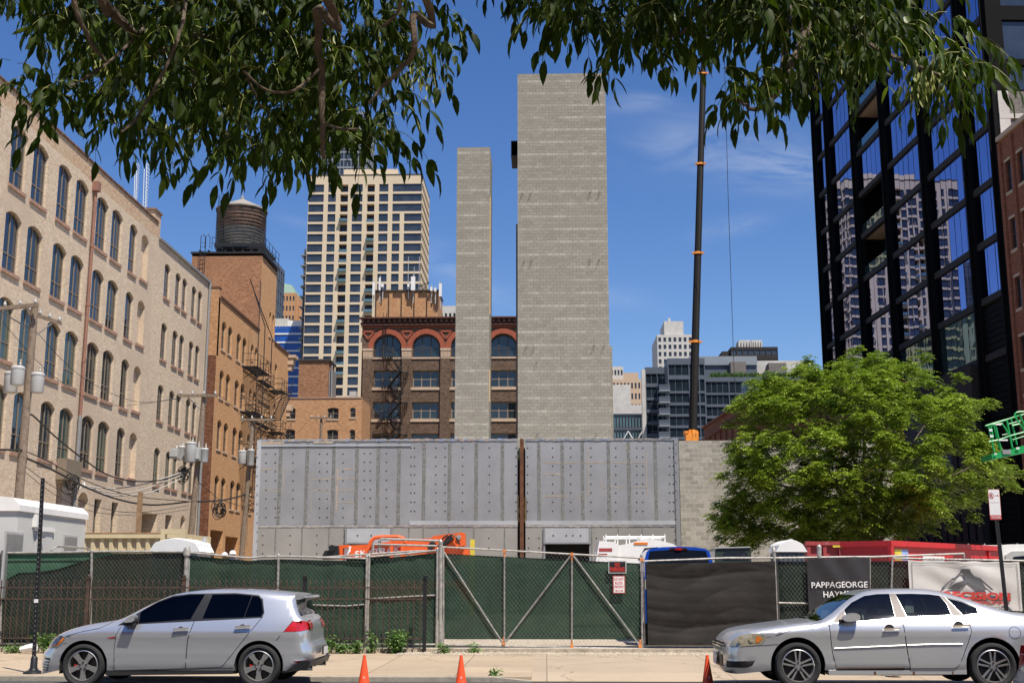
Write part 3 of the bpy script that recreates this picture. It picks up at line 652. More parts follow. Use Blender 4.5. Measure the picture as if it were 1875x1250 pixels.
mb.path([(ul[0] + 4.6, -1.1, zA + .2), (ul[0] + 4.6, -1.1, zA + 3.1), (ul[0] + 2.1, -.1, zA + 6.4)], .04, 5)
mb.build('upright', 'black', fe, xf=fm)

# water tank on the tank tower
tx = at(441, 430, 97).x; zt0 = at(441, 459, 97).z; zt1 = at(441, 386, 97).z; zt2 = at(441, 364, 97).z; rt = 44.5 / F * 100.5
zmid = lerp(zt0, zt1, .48)
wt = thing('water_tank', 'round wooden rooftop water tank with cone roof on black steel beams', 'water tank', (tx, 97, 27.5))
mb = MB(); mb.lathe([(rt * .97, zt0), (rt * .985, zmid)], 40, c=(tx, 97, 0)); mb.build('lower_staves', 'tankgrey', wt, smooth=True)
mb = MB(); mb.lathe([(rt * .985, zmid), (rt, zt1)], 40, c=(tx, 97, 0))
mb.build('staves', 'tankwood', wt, smooth=True)
mb = MB()
for i in range(13):
    z = lerp(zt0 + .1, zt1 - .15, (i / 12) ** 1.15); mb.lathe([(rt + .0, z - .03), (rt + .05, z - .03), (rt + .05, z + .03), (rt, z + .03)], 40, c=(tx, 97, 0))
mb.build('hoops', 'sashd', wt)
mb = MB(); mb.lathe([(rt + .15, zt1 - .12), (rt + .17, zt1), (.02, zt2)], 14, c=(tx, 97, 0)); mb.lathe([(.16, zt2 - .1), (.16, zt2 + .05), (.05, zt2 + .2), (.01, zt2 + .5)], 8, c=(tx, 97, 0)); mb.build('cone_roof', 'roofgrey', wt)
mb = MB()
for x in (-.25, .25): mb.path([(tx - rt * .62 + x, 97 - rt * .86, 27.6), (tx - rt * .62 + x, 97 - rt * .86, zt1 + .8), (tx - rt * .5 + x, 97 - rt * .6, zt1 + 1.1)], .03, 4)
for i in range(20): z = lerp(28.5, zt1 + .6, i / 19); mb.tube((tx - rt * .62 - .25, 97 - rt * .86, z), (tx - rt * .62 + .25, 97 - rt * .86, z), .018, n=4)
mb.build('ladder', 'black', wt)
mb = MB(); mb.box(XT - .1, XO + .15, 93.9, 94.1, 27.5, 27.64); mb.box(XO + .02, XO + .2, 94.1, 99.6, 27.5, 27.64); mb.box(XT - .1, XT + .1, 94.1, 99.6, 27.5, 27.64)
for i in range(7): y = 94.6 + i * .75; mb.box(XT + 1.6, XO - .1, y, y + .12, zt0 - .3, zt0)
for i in range(8): x = XT + .5 + i * .7; mb.box(x, x + .12, 94.15, 99.4, 27.66, 27.86)
mb.build('platform_beam', 'black', wt)
mb = MB()
for h in (.45, .95):
    mb.path([(XT + 1.6, 93.95, 27.9 + h), (XO + .15, 93.95, 27.9 + h), (XO + .15, 99.5, 27.9 + h)], .025, 4)
for i in range(6): x = XT + 1.6 + i * (XO - XT - 1.5) / 5; mb.tube((x, 93.95, 27.8), (x, 93.95, 28.85), .022, n=4)
for i in range(5): y = 94.5 + i * 1.2; mb.tube((XO + .15, y, 27.8), (XO + .15, y, 28.85), .022, n=4)
for x in (XT + .75, XT + 1.15):
    mb.path([(x, 93.7, 24.2), (x, 93.7, 28.9), (x + .1, 93.9, 29.15), (x + .2, 94.2, 28.9), (x + .2, 94.2, 28)], .03, 4)
for i in range(12): z = 24.4 + i * .36; mb.tube((XT + .75, 93.7, z), (XT + 1.15, 93.7, z), .018, n=4)
mb.build('railing', 'black', wt)

# ------------------------------------------------ far buildings
def R4(x0, x1, y0, y1, Y):
    xm = (x0 + x1) / 2; ym = (y0 + y1) / 2
    return at(x0, ym, Y).x, at(x1, ym, Y).x, at(xm, y1, Y).z, at(xm, y0, Y).z
def block(root, name, x0, x1, y0, y1, z0, z1, mat):
    mb = MB(); mb.box(x0, x1, y0, y1, z0, z1); return mb.build(name, mat, root)
def far_building(name, label, px0, px1, ytop, Y, dep, wall, fl, cols, glass, wf=.7, hf=.6, zmin=20., mull=0, cat='building', group=None, side=0, sidec=3, depth=.25, topm=1.2, ribbon=False, lim=100, fr='sashd'):
    x0, x1, _, z1 = R4(px0, px1, ytop, ytop, Y)
    r = thing(name, label, cat, ((x0 + x1) / 2, Y, 0), 0, group); W_ = x1 - x0
    f1 = frame((x0, Y), (1, 0)); mb = MB(); o1 = []; k = 0; z = z1 - topm
    while z - fl > zmin:
        for c in range(cols):
            a = W_ * c / cols; b = W_ * (c + 1) / cols; g = (b - a) * (1 - wf) / 2
            o1.append(op(a + g, b - g, z - fl * hf, z))
        z -= fl
    o1.sort(key=lambda o: -o['z0'])
    wall_mesh(mb, 0, W_, 0, z1, o1, depth)
    o2 = []; f2 = None
    if side:
        sx, dy = (x1, 1) if side > 0 else (x0, -1)
        f2 = frame((sx, Y if side > 0 else Y + dep), (0, dy)); z = z1 - topm
        while z - fl > zmin:
            for c in range(sidec):
                a = dep * c / sidec; b = dep * (c + 1) / sidec; g = (b - a) * (1 - wf) / 2; o2.append(op(a + g, b - g, z - fl * hf, z))
            z -= fl
    mb.build('wall', wall, r, xf=f1)
    if side: m2 = MB(); wall_mesh(m2, 0, dep, 0, z1, o2, depth); m2.build('side_wall', wall, r, xf=f2)
    mb = MB(); mb.box(x0 + (0.3 if side < 0 else 0), x1 - (.3 if side > 0 else 0), Y + depth + .02, Y + dep, 0, z1 - .05); mb.box(x0 + .01, x1 - .01, Y + .01, Y + dep, z1 - .3, z1 - .02); mb.build('core', wall, r)
    simple_windows(r, f1, o1, glass, fr, mull, lim, depth, bar=.12)
    if side: simple_windows(r, f2, o2, glass, fr, mull, 30, depth, bar=.12)
    return r, x0, x1, z1

# beige skyscraper
YS = 300
x0, x1, _, zt = R4(566, 773, 321, 322, YS)
sk = thing('apartment_tower', 'tall beige apartment tower with a regular grid of dark windows', 'skyscraper', ((x0 + x1) / 2, YS, 0))
Wd = x1 - x0; f1 = frame((x0, YS), (1, 0))
zr0 = at(700, 337, YS).z; pitch = (zr0 - at(660, 538.6, YS).z) / 11
fr_ = lambda p: (p - 92) / 980 * Wd
topc = [(97, 225, 4), (262, 330, 1), (368, 435, -1), (472, 560, 2), (600, 665, -1), (703, 782, 1), (820, 1068, 7)]
lowc = topc[:-1] + [(820, 885, 1), (922, 1068, 4)]
ops = []; bal = []
for k in range(27):
    z1 = zr0 - k * pitch
    for c0, c1, mu in (topc if k < 3 else lowc):
        a, b = fr_(c0), fr_(c1)
        if c0 < 100: a = .05
        if c1 > 1060: b = Wd - .05
        (bal if mu < 0 else ops).append(op(a, b, z1 - pitch * .78, z1 - (.0 if mu > 0 else .05), mull=max(mu, 1), depth=.25 if mu > 0 else 1.5))
mb = MB(); wall_mesh(mb, 0, Wd, 0, zt, ops + bal, .3); mb.build('wall', 'beigeprecast', sk, xf=f1)
simple_windows(sk, f1, ops, 'gsky', 'sashd', 1, 100, .25, bar=.1)
simple_windows(sk, f1, bal, 'gdark', 'rust', 1, 30, 1.5, bar=.12)
mb = MB(); kr = random.Random(5)
for i, o in enumerate(bal):
    t = kr.random()
    if t < .55: mb.box(o['u0'] - .05, o['u1'] + .05, -1.0 if t < .3 else -.03, .02, o['z0'] - .05, o['z0'] + .62, 0)
mb.each('balcony', 'greenglass', sk, xf=f1)
DS = 20.; f2 = frame((x1, YS), (0, 1)); so_ = []
for k in range(27):
    z1 = zr0 - k * pitch
    for j in range(7): so_.append(op(.4 + j * 2.8, 2.5 + j * 2.8, z1 - pitch * .78, z1))
mb = MB(); wall_mesh(mb, 0, DS, 0, zt, so_, .3)
for k in range(27): mb.box(-.1, DS, -.12, 0.01, zr0 - k * pitch + .02, zr0 - k * pitch + .5)
mb.build('side_wall', 'beigeprecast', sk, xf=f2); simple_windows(sk, f2, so_, 'gsky', 'sashd', 1, 40, .25, bar=.1)
block(sk, 'core', x0, x1 - .32, YS + 1.6, YS + DS, 0, zt - .1, 'beigeprecast'); block(sk, 'roof', x0 + .02, x1 - .02, YS + .02, YS + DS, zt - .25, zt - .04, 'conc')
a, b, _, zp = R4(630, 728, 310, 310, YS + 6); block(sk, 'penthouse', a, b, YS + 6, YS + 14, zt - .2, zp, 'beigeprecast')
mb = MB(); mb.box(x0 - .1, x1 + .1, YS - .1, YS + .2, zt, zt + .22); mb.box(x1 - .2, x1 + .1, YS, YS + DS, zt, zt + .22); mb.build('coping', 'sashd', sk)

far_building('glass_tower', 'pale blue glass high-rise behind the beige tower, mostly hidden by leaves', 592, 672, 205, 480, 25, 'slab', 3.4, 12, 'gsky', .84, .8, 80, side=1, sidec=6, cat='skyscraper')
far_building('slate_tower', 'slim dark grey glass tower just right of the square tank tower', 455, 499, 470, 350, 17.5, 'zinc', 3.4, 8, 'gsky', .6, .9, 30, side=1, sidec=6, cat='skyscraper')
r, a, b, z = far_building('stone_tower', 'beige stone tower with a green pitched roof, far left', 517, 541, 536, 420, 20, 'tanbrick', 3.6, 4, 'gsky', .5, .5, 40, cat='skyscraper')
mb = MB(); zz = at(523, 512, 420).z; mb.add([(a - 8, 420, z), (b, 420, z), (b, 440, z), (a - 8, 440, z), (a - 8, 428, zz + 2), (a + 1.5, 428, zz), (a + 1.5, 432, zz), (a - 8, 432, zz + 2)], [(0, 1, 5, 4), (1, 2, 6, 5), (2, 3, 7, 6), (4, 5, 6, 7), (3, 0, 4, 7)]); mb.build('roof', 'greenroof', r)
for p0, p1, yt in ((541, 547, 544), (547, 553, 557)):
    a, b, _, z = R4(p0, p1, yt, yt, 422); block(r, 'setback', a, b, 422, 440, 0, z, 'tanbrick')
r, a, b, z = far_building('balcony_tower', 'grey balconied tower peeking out left of the beige tower', 557, 572, 456, 330, 14, 'zinc', 3.0, 1, 'gsky', .7, .75, 60, cat='skyscraper')
mb = MB(); zz = z - 1.5
while zz > 65: mb.box(a - .7, a + .6, 329, 333, zz - .6, zz - .35); zz -= 3.0
mb.build('balcony', 'slab', r)
# blue mirrored office block
x0, x1, _, zt = R4(495, 575, 597, 597, 345)
bo = thing('office_block', 'bright blue glass office block with white floor bands', 'office building', (x0, 345, 0)); block(bo, 'core', x0, x1, 345.3, 365, 0, zt, 'conc')
p = at(530, 605, 345).z - at(530, 620.5, 345).z; z = zt; i = 0
while z > 30 and i < 14:
    mb = MB(); n = 14
    for c in range(n):
        a, b = lerp(x0, x1, c / n), lerp(x0, x1, (c + 1) / n); mb.quad((a + .03, 345, z - p + .45), (b - .03, 345, z - p + .45), (b - .03, 345, z), (a + .03, 345, z), kr.choice((0, 0, 1)))
    mb.build('window_band', ['gblue', M['gblue']], bo)
    block(bo, 'floor_band', x0, x1, 344.8, 345.3, z - p, z - p + .43, 'white'); z -= p; i += 1
a, b, _, z = R4(490, 528, 583, 583, 348); block(bo, 'penthouse', a, b, 348, 360, zt, z, 'conc'); a, b, _, z = R4(528, 575, 588, 588, 346); block(bo, 'parapet', a, b, 345, 365, zt - .05, z, 'white')

# tan brick building with a square stair tower, behind the first pole
YC = 118
x0, x1, _, zt = R4(500, 663, 729.5, 729.5, YC); cb = thing('brick_building', 'low tan brick building with a blank square tower rising from its roof', 'building', ((x0 + x1) / 2, YC, 0)); f1 = frame((x0, YC), (1, 0))
ops = []
for (a, b, t, s) in ((520.5, 541, 746, 767), (599.5, 620, 746, 767), (641, 651, 746, 764), (519.5, 540, 785.5, 812), (598.5, 619, 786, 812), (640, 650, 786, 812)):
    q = R4(a, b, t, s, YC); ops.append(op(q[0] - x0, q[1] - x0, q[2], q[3], .12, mull=1 if b - a > 15 else 0))
mb = MB(); wall_mesh(mb, 0, x1 - x0, 0, zt, ops, .2); mb.quad((x1 - x0, 0, 0), (x1 - x0, 5.8, 0), (x1 - x0, 5.8, zt), (x1 - x0, 0, zt)); mb.build('wall', 'tanbrick', cb, xf=f1)
for o in ops: window(cb, fm=f1, o=o, frame_mat='sash', glass='gwin', fw=.07, mull=o['mull'], trans=.5, depth=.16, sill=(.14, .06, .06, 'limestone'))
mb = MB(); mb.box(x0, x1, YC - .06, YC + .3, zt, zt + .14); mb.build('coping', 'sill', cb)
block(cb, 'core', x0 + .02, x1 - .02, YC + .5, YC + 5.8, 0, zt - .3, 'tanbrick')
a, b, _, z = R4(547.5, 602, 661, 661, YC); block(cb, 'stair_tower', a, b, YC + .02, YC + 3.4, zt - 1, z, 'orange2'); a2, b2, _, z2 = R4(547, 603, 657, 657, YC); block(cb, 'stair_tower_roof', a - .1, b + .15, YC - .12, YC + 3.5, z, z + .2, 'sashd')
mb = MB(); mb.box(b + .02, b + .28, YC + .3, YC + 3.0, zt, z - .9); mb.tube((b + .3, YC + .2, zt), (b + .3, YC + .2, z - .4), .08); mb.build('flue', 'pipegrey', cb)
a, b, _, z = R4(640, 652, 716, 716, YC + 3); mb = MB(); mb.box(a, b, YC + 3, YC + 4, zt, z); mb.build('roof_unit', 'transf', cb)

# brown brick building with the round arches
YA = 124
x0, x1, _, zt = R4(664, 1010, 583, 583, YA); ab = thing('arched_building', 'dark brown brick building with red terracotta round arches along its top floor', 'building', ((x0 + x1) / 2, YA, 0)); f1 = frame((x0, YA), (1, 0))
za = lambda y: at(780, y, YA).z
m_ = lambda px: at(px, 640, YA).x - x0
s_ = (m_(900) - m_(700)) / 200
cen = [709.4, 780.5, 851, 921.5, 992]
ops = []; rr = 24.8 * s_
for c in cen:
    u = m_(c); ops.append(op(u - rr, u + rr, za(654), za(637) + rr, rr, n=18, arch=1))
    for t, s in ((678, 709), (735.5, 767), (793, 824), (850, 880)): ops.append(op(u - rr * .98, u + rr * .98, za(s), za(t), 0))
mb = MB(); wall_mesh(mb, 0, x1 - x0, 0, zt, ops, .45)
mb.quad((0, 18, 0), (0, 0, 0), (0, 0, zt), (0, 18, zt)); mb.build('wall', 'brownbrick', ab, xf=f1)
mb = MB()
for i, c in enumerate(cen):        # piers between the bays
    for s in (-1, 1):
        u = m_(c) + s * 35.5 * s_; mb.box(u - 8.5 * s_, u + 8.5 * s_, -.22, .0, 0, za(657)) if (s < 0 or i == len(cen) - 1) else None
mb.each('pier', 'brownbrick', ab, xf=f1)
for c in cen:
    mb = MB(); u = m_(c); zs = za(637); ro = 35.3 * s_; ri = 26.3 * s_; n = 20
    for k in range(n):
        t0, t1 = math.pi * k / n, math.pi * (k + 1) / n
        P_ = lambda r, t, y: (u + r * math.cos(t), y, zs + r * math.sin(t))
        mb.quad(P_(ro, t0, -.14), P_(ro, t1, -.14), P_(ri, t1, -.14), P_(ri, t0, -.14)); mb.quad(P_(ro, t0, 0), P_(ro, t1, 0), P_(ro, t1, -.14), P_(ro, t0, -.14)); mb.quad(P_(ri, t0, -.14), P_(ri, t1, -.14), P_(ri, t1, .4), P_(ri, t0, .4))
    mb.build('arch', 'redtrim', ab, xf=f1)
mb = MB()
mb = MB()
for c in [cen[0] - 35.5] + [q + 35.5 for q in cen]:   # spandrel panels
    u = m_(c); a = 10.5 * s_; z1, z2 = za(606.5), za(621)
    for p, q in (((u - a, z1), (u + a, z1)), ((u - a, z1), (u, z2)), ((u + a, z1), (u, z2))):
        d = Vector((q[0] - p[0], q[1] - p[1])).normalized(); nn = Vector((-d.y, d.x)) * .09; mb.prism([(p[0] + nn.x, p[1] + nn.y), (q[0] + nn.x, q[1] + nn.y), (q[0] - nn.x, q[1] - nn.y), (p[0] - nn.x, p[1] - nn.y)], -.12, .0)
mb.box(-.1, x1 - x0 + .1, -.2, 0, za(599.5), za(597.5)); mb.build('trim', 'redtrim', ab, xf=f1)
mb = MB(); mb.box(-.3, x1 - x0 + .3, -.55, .1, za(584), zt + .1); mb.box(-.15, x1 - x0 + .1, -.3, .0, za(596), za(593))
i = 0
while i * .55 < x1 - x0: mb.box(i * .55, i * .55 + .25, -.42, 0, za(590), za(584)); i += 1
mb.box(-.2, x1 - x0, -.12, 0, za(592), za(590)); mb.build('cornice', 'darkred', ab, xf=f1)
mb = MB()
for i, c in enumerate([cen[0] - 35.5] + [q + 35.5 for q in cen]):
    u = m_(c); mb.box(u - 9.5 * s_, u + 9.5 * s_, -.3, 0, za(642), za(638)); mb.box(u - 8.8 * s_, u + 8.8 * s_, -.24, 0, za(657), za(642))
    for k in range(7): x = u - 8.4 * s_ + k * 2.6 * s_; mb.box(x, x + 1.2 * s_, -.29, -.24, za(654), za(644))
for c in cen: mb.box(m_(c) - rr - .1, m_(c) + rr + .1, -.1, .3, za(657), za(654) + .003)
for o in ops:
    pass
mb.each('limestone_trim', 'limestone', ab, xf=f1)
for o in ops:
    w_ = window(ab, f1, o, 'sashd' if o.get('arch') else 'sash', 'gwin', .12, 2, (.38,) if o.get('arch') else .5, .35, sill=None if o.get('arch') else (.28, .1, .2, 'limestone'))
block(ab, 'core', x0 + .03, x1, YA + 1.0, YA + 18, 0, zt - .2, 'brownbrick')
fe2 = thing('fire_escape', 'black iron fire escape below the first round arch of the brown building', 'fire escape', (x0 + m_(720), YA, 0))
for yb_ in (654, 709, 767):
    mb = MB(); landing(mb, m_(700), m_(717), za(yb_ + 1), 1.1); mb.build('landing', 'black', fe2, xf=f1)
    mb = MB(); landing(mb, m_(737), m_(751), za(yb_ + 30), 1.1); mb.build('landing', 'black', fe2, xf=f1)
    mb = MB(); stair(mb, (m_(717), 0, za(yb_ + 1)), (m_(738), 0, za(yb_ + 30)), -1.1, -.5, 14); mb.build('stair', 'black', fe2, xf=f1)
    mb = MB(); stair(mb, (m_(738), 0, za(yb_ + 30)), (m_(716), 0, za(yb_ + 57)), -1.8, -1.15, 14); mb.build('stair', 'black', fe2, xf=f1)
mb = MB()
for px in (701, 707): mb.path([(m_(px), -.25, za(640)), (m_(px), -.25, zt + .6)], .03, 4)
for k in range(20): z = lerp(za(640), zt, k / 19); mb.tube((m_(701), -.25, z), (m_(707), -.25, z), .018, n=4)
mb.build('ladder', 'black', fe2, xf=f1)
# brick tank house with antennas on its roof
a, b, _, z = R4(687, 803, 534, 534, YA + 4); th = thing('roof_house', 'square tan brick roof house ringed with phone antennas', 'roof house', ((a + b) / 2, YA + 4, zt))
mb = MB(); w_ = (b - a); mb.box(a, b, YA + 4, YA + 9, zt - .4, z)
for k in range(5): x = a + w_ * (k + .15) / 5; mb.box(x, x + .35, YA + 3.75, YA + 4, zt - .3, z - .25)
mb.build('wall', 'tanbrick', th)
mb = MB(); mb.box(a - .1, b + .1, YA + 3.7, YA + 9, z, z + .15); mb.build('coping', 'sashd', th)
for i, (px, yt, yb_, wpx) in enumerate(((684.5, 517, 541, 4.2), (695.5, 509, 532, 3.2), (700.5, 520, 526, 4.5), (756.5, 507, 532, 7.5), (806.5, 520, 543, 5), (790, 526, 533, 4), (797, 528, 534, 4), (748, 520, 526, 3.5))):
    ax0, ax1, z0, z1 = R4(px - wpx / 2, px + wpx / 2, yt, yb_, YA + 3.5)
    an = thing('antenna', ['white panel antenna at the left corner of the roof house', 'tall slim white antenna near the left corner of the roof house', 'small white radio box beside the tall slim antenna', 'largest white panel antenna, at the middle of the roof house', 'white panel antenna at the right corner of the roof house', 'small white radio box near the right corner', 'outer small white radio box at the right corner', 'small white radio box just left of the largest antenna'][i], 'antenna', ((ax0 + ax1) / 2, YA + 3.5, z0), group='phone antennas on the roof house')
    mb = MB(); mb.box(ax0, ax1, YA + 3.3, YA + 3.6, z0, z1); mb.build('panel', 'signw', an)
    mb = MB(); mb.tube(((ax0 + ax1) / 2, YA + 3.75, z0 - 1.3), ((ax0 + ax1) / 2, YA + 3.75, z1 + .3), .06, n=6); mb.build('mast', 'transf', an)
for px, yt in ((748, 470), (758.5, 488), (768, 470), (804, 515), (790, 520)):
    p = at(px, yt, YA + 5); mb = MB(); mb.tube((p.x, p.y, z - .2), p, .05, .03, n=5); o = mb.build('whip_antenna', 'transf'); tag(o, {748: 'left one of the two tall thin poles on the roof house', 758.5: 'shorter thin pole between the two tall ones', 768: 'right one of the two tall thin poles on the roof house', 804: 'thin pole at the right corner of the roof house', 790: 'short thin pole near the right corner of the roof house'}[px], 'antenna', 'thin poles on the roof house')
mb = MB(); p, q = at(760, 527, YA + 4), at(786, 517, YA + 4); mb.tube(p, q, .05, n=5); q2 = at(770, 536, YA + 4); mb.tube(q2, q, .04, n=5); mb.tube(at(770, 520, YA + 4), at(785, 536, YA + 4), .04, n=5); tag(mb.build('antenna_bracket', 'black'), 'black braced boom sticking out right of the largest antenna', 'bracket')
far_building('ornate_building', 'pale grey ornate building top just above the brown cornice', 805, 836, 560, 190, 12, 'conc', 3.4, 4, 'gsky', .5, .45, 40)
# thin lattice masts on the far left
for px0, px1, yt, yb_ in ((247.5, 251.5, 300, 386), (264.5, 270.5, 300, 388)):
    p = at((px0 + px1) / 2, yb_, 300); q = at((px0 + px1) / 2, yt, 300); h = (px1 - px0) / 2 / F * 310; mb = MB(); n = 26
    for s, t in ((-1, -1), (1, -1), (0, 1)): mb.tube((p.x + s * h, 300 + t * h, p.z - 12), (q.x + s * h * .7, 300 + t * h, q.z), .09, n=4)
    for k in range(n): za_, zb_ = lerp(p.z - 12, q.z, k / n), lerp(p.z - 12, q.z, (k + 1) / n); mb.tube((p.x - h, 300 - h, za_), (p.x + h, 300 - h, zb_), .06, n=3); mb.tube((p.x + h, 300 - h, za_), (p.x - h, 300 - h, zb_), .06, n=3)
    tag(mb.build('radio_mast', 'white'), 'left one of the two white lattice masts' if px0 < 260 else 'right one of the two white lattice masts', 'mast', 'lattice masts above the cream building')

# ------------------------------------------------ right: dark glass building
ph = R(3.32); dd = Vector((-math.sin(ph), math.cos(ph), 0)); nn_ = Vector((math.cos(ph), math.sin(ph), 0)); PP = Vector((36, 90, 0))
S0 = 50.5
O_ = PP + dd * S0; db = thing('glass_building', 'tall black framed building with mirror-blue glass bays on the right', 'building', (O_.x, O_.y, 0)); fd = frame((O_.x, O_.y), (-dd.x, -dd.y))
colsS = [50.0, 45.0, 35.7, 26.5, 16.4, 7.0, 1.7]
flo = [18.95 + 4.6 * k for k in range(13)]
ZT = 76
for i in range(6):
    a, b = S0 - colsS[i] + .42, S0 - colsS[i + 1] - .42
    npan = (3, 6, 6, 7, 7, 3)[i]
    for k, z in enumerate(flo[:-1]):
        if i == 5 and k == 0: continue
        if i == 2 and k >= 3 and k % 3 != 2 and k < 11:  # open loggia
            mb = MB(); mb.box(a, b, 2.2, 2.3, z + .35, z + 4.3, 0)
            for c in range(4): x = lerp(a, b, c / 3); mb.box(x - .04, x + .04, 2.12, 2.2, z + .35, z + 4.3, 1)
            mb.build('loggia', ['gdark', 'blackmetal'], db, xf=fd)
            mb = MB(); mb.box(a, b, .05, 2.3, z - .22, z + .12, 0); mb.build('loggia_floor', 'limestone', db, xf=fd)
            mb = MB(); mb.quad((a, .02, z + .25), (b, .02, z + .25), (b, .02, z + 1.3), (a, .02, z + 1.3)); mb.build('glass_rail', 'gteal', db, xf=fd)
            continue
        mb = MB(); g = 1 if (k == 0 and i in (3, 4, 2, 1)) else 0
        for c in range(npan):
            x0, x1 = lerp(a, b, c / npan), lerp(a, b, (c + 1) / npan); t = kr.uniform(-.004, .004); t2 = kr.uniform(-.004, .004)
            mb.quad((x0, .0 + t, z + .27), (x1, .0 - t, z + .27), (x1, .0 - t + t2, z + 4.33), (x0, t + t2, z + 4.33), 0)
            if c: mb.box(x0 - .022, x0 + .022, -.012, .05, z + .25, z + 4.35, 1)
        mb.build('window', ['gteal' if g else 'gmirror', 'blackmetal'], db, xf=fd)
mb = MB()
for s in colsS:
    u = S0 - s; mb.box(u - .46, u + .46, -.32, .4, 0 if s < 46 else 0, ZT)
    mb.box(u - .10, u + .10, -.62, -.322, 0, ZT)
mb.each('column', 'blackmetal', db, xf=fd)
mb = MB()
for z in flo:
    for i in range(6):
        a, b = S0 - colsS[i] + .46, S0 - colsS[i + 1] - .46; mb.box(a, b, -.18, .3, z - .27, z + .27)
mb.each('spandrel', 'spandrel', db, xf=fd)
mb = MB()     # black louvres low in the last bay
a, b = S0 - 7 + .46, S0 - 1.7 - .46
for k in range(44): z = 1 + k * .5; mb.box(a, b, -.02 - .0, .2, z, z + .44)
mb.box(a, b, -.1, .2, 14.1, 14.8); mb.each('louvre', 'blackmetal', db, xf=fd)
mb = MB(); mb.box(.5, S0 - 7 - .46, -1.1, .3, 0, 18.6); mb.build('podium_wall', 'charbrick', db, xf=fd)
mb = MB()
for k in range(22): z = 9.2 + k * .34; mb.box(S0 - 24.5, S0 - 12.5, -1.26, -1.1, z, z + .29)
mb.build('podium_siding', 'zinc', db, xf=fd)
for a, b, z0, z1 in ((S0 - 22, S0 - 8.5, 4.6, 6.8), (S0 - 45, S0 - 28, 4.6, 6.8), (S0 - 11.2, S0 - 9.6, 8.8, 14.5)):
    mb = MB(); mb.quad((a, -1.13, z0), (b, -1.13, z0), (b, -1.13, z1), (a, -1.13, z1), 0); n = max(1, int((b - a) / 1.5))
    for c in range(n + 1): x = lerp(a, b, c / n); mb.box(x - .05, x + .05, -1.2, -1.12, z0, z1, 1)
    mb.build('window', ['gapt', 'blackmetal'], db, xf=fd)
mb = MB(); mb.box(.4, S0 - 1.75, 2.45, 26, 0, ZT); mb.box(.4, 14.3, .1, 2.4, 0, ZT); mb.box(24.2, S0 - 1.75, .1, 2.4, 0, ZT); mb.box(14.3, 24.2, .1, 2.4, 0, 32)
mb.build('core', 'blackmetal', db, xf=fd)
# its end face looking over the red brick neighbour
E0 = PP + dd * 1.25; fe_ = frame((E0.x, E0.y), (nn_.x, nn_.y))
def eh(px, py):
    r_ = ray(px, py); nrm = dd; t = (E0 - Vector(EYE)).dot(nrm) / Vector(r_).dot(nrm); q = Vector(EYE) + Vector(r_) * t; return (q - E0).dot(nn_), q.z
ops = []
for k in range(8):
    z = 42.35 + 4.6 * k; ops.append(op(.95, 5.2, z, z + 3.4)); ops.append(op(5.7, 10, z, z + 3.4))
ops += [op(1.1, 5.2, 39.75, 41.85), op(5.7, 10, 39.75, 41.85)]
mb = MB(); wall_mesh(mb, .0, 20, 39.6, ZT, ops, .3); mb.build('end_wall', 'blackmetal', db, xf=fe_); simple_windows(db, fe_, ops, 'gsky', 'blackmetal', 0, 60, .2, .1)
mb = MB(); mb.box(.9, 20, -.02, .3, 30, 39.6); mb.build('end_wall', 'greybrick', db, xf=fe_)
mb = MB(); mb.box(.1, .95, -.12, .3, 30, 39.6); mb.box(.1, 20, -.14, .3, 37.3, 37.7); mb.build('concrete_frame', 'conc', db, xf=fe_)

# red brick neighbour
E1 = PP + dd * 1.1 - nn_ * .15; rb = thing('brick_building', 'tall red brick building at the right edge with stone window sills', 'building', (E1.x, E1.y, 0)); fr2 = frame((E1.x, E1.y), (-dd.x, -dd.y))
ops = []
for k in range(8):
    zc = 33.4 - k * 4.6
    for j in range(8):
        u = .75 + j * 2.1; ops.append(op(u, u + .95, zc - 2.55, zc - .1, 0))
mb = MB(); wall_mesh(mb, 0, 22, 0, 35.3, ops, .25)
for j in range(9): mb.box(-.1 + j * 2.1 - .0, .35 + j * 2.1, -.16, 0, 0, 35.1)
mb.quad((22, 0, 0), (22, 20, 0), (22, 20, 35.3), (22, 0, 35.3)); mb.build('wall', 'redbrick', rb, xf=fr2)
for o in ops: window(rb, fr2, o, 'darkred', 'gwin', .07, 0, .5, .2, sill=(.22, .08, .06, 'limestone'))
mb = MB()
for o in ops: mb.box(o['u0'] - .05, o['u1'] + .05, -.06, .1, o['z1'] + .0, o['z1'] + .2)
mb.each('lintel', 'limestone', rb, xf=fr2)
mb = MB(); mb.box(-.1, 22.1, -.22, .5, 35.3, 35.65); mb.build('stone_trim', 'limestone', rb, xf=fr2)
mb = MB(); mb.box(.05, 21.9, .5, 20, 0, 35.0); mb.build('core', 'redbrick', rb, xf=fr2)

# low red brick building behind the block wall
G0 = at(1289, 785, 150); lb = thing('brick_building', 'low red brick building running back behind the leafy tree', 'building', (G0.x, 150, 0)); fl_ = frame((G0.x, 150), (-dd.x, -dd.y))
mb = MB(); Lh = G0.z; ops = [op(1.6 + 3.2 * j, 3.4 + 3.2 * j, Lh - 6.2, Lh - 3.2, .3) for j in range(11)] + [op(1.6 + 3.2 * j, 3.4 + 3.2 * j, Lh - 11.2, Lh - 8, .3) for j in range(11)]
wall_mesh(mb, 0, 38, 0, Lh, ops, .3)
for j in range(12): mb.box(j * 3.2, j * 3.2 + .8, -.16, 0, 0, Lh - 1.6)
mb.box(-.1, 38, -.3, 0, Lh - 1.5, Lh - 1.2); mb.box(-.1, 38.1, -.25, .4, Lh, Lh + .25); mb.quad((0, 14, 0), (0, 0, 0), (0, 0, Lh), (0, 14, Lh)); mb.quad((38, 0, 0), (38, 14, 0), (38, 14, Lh), (38, 0, Lh))
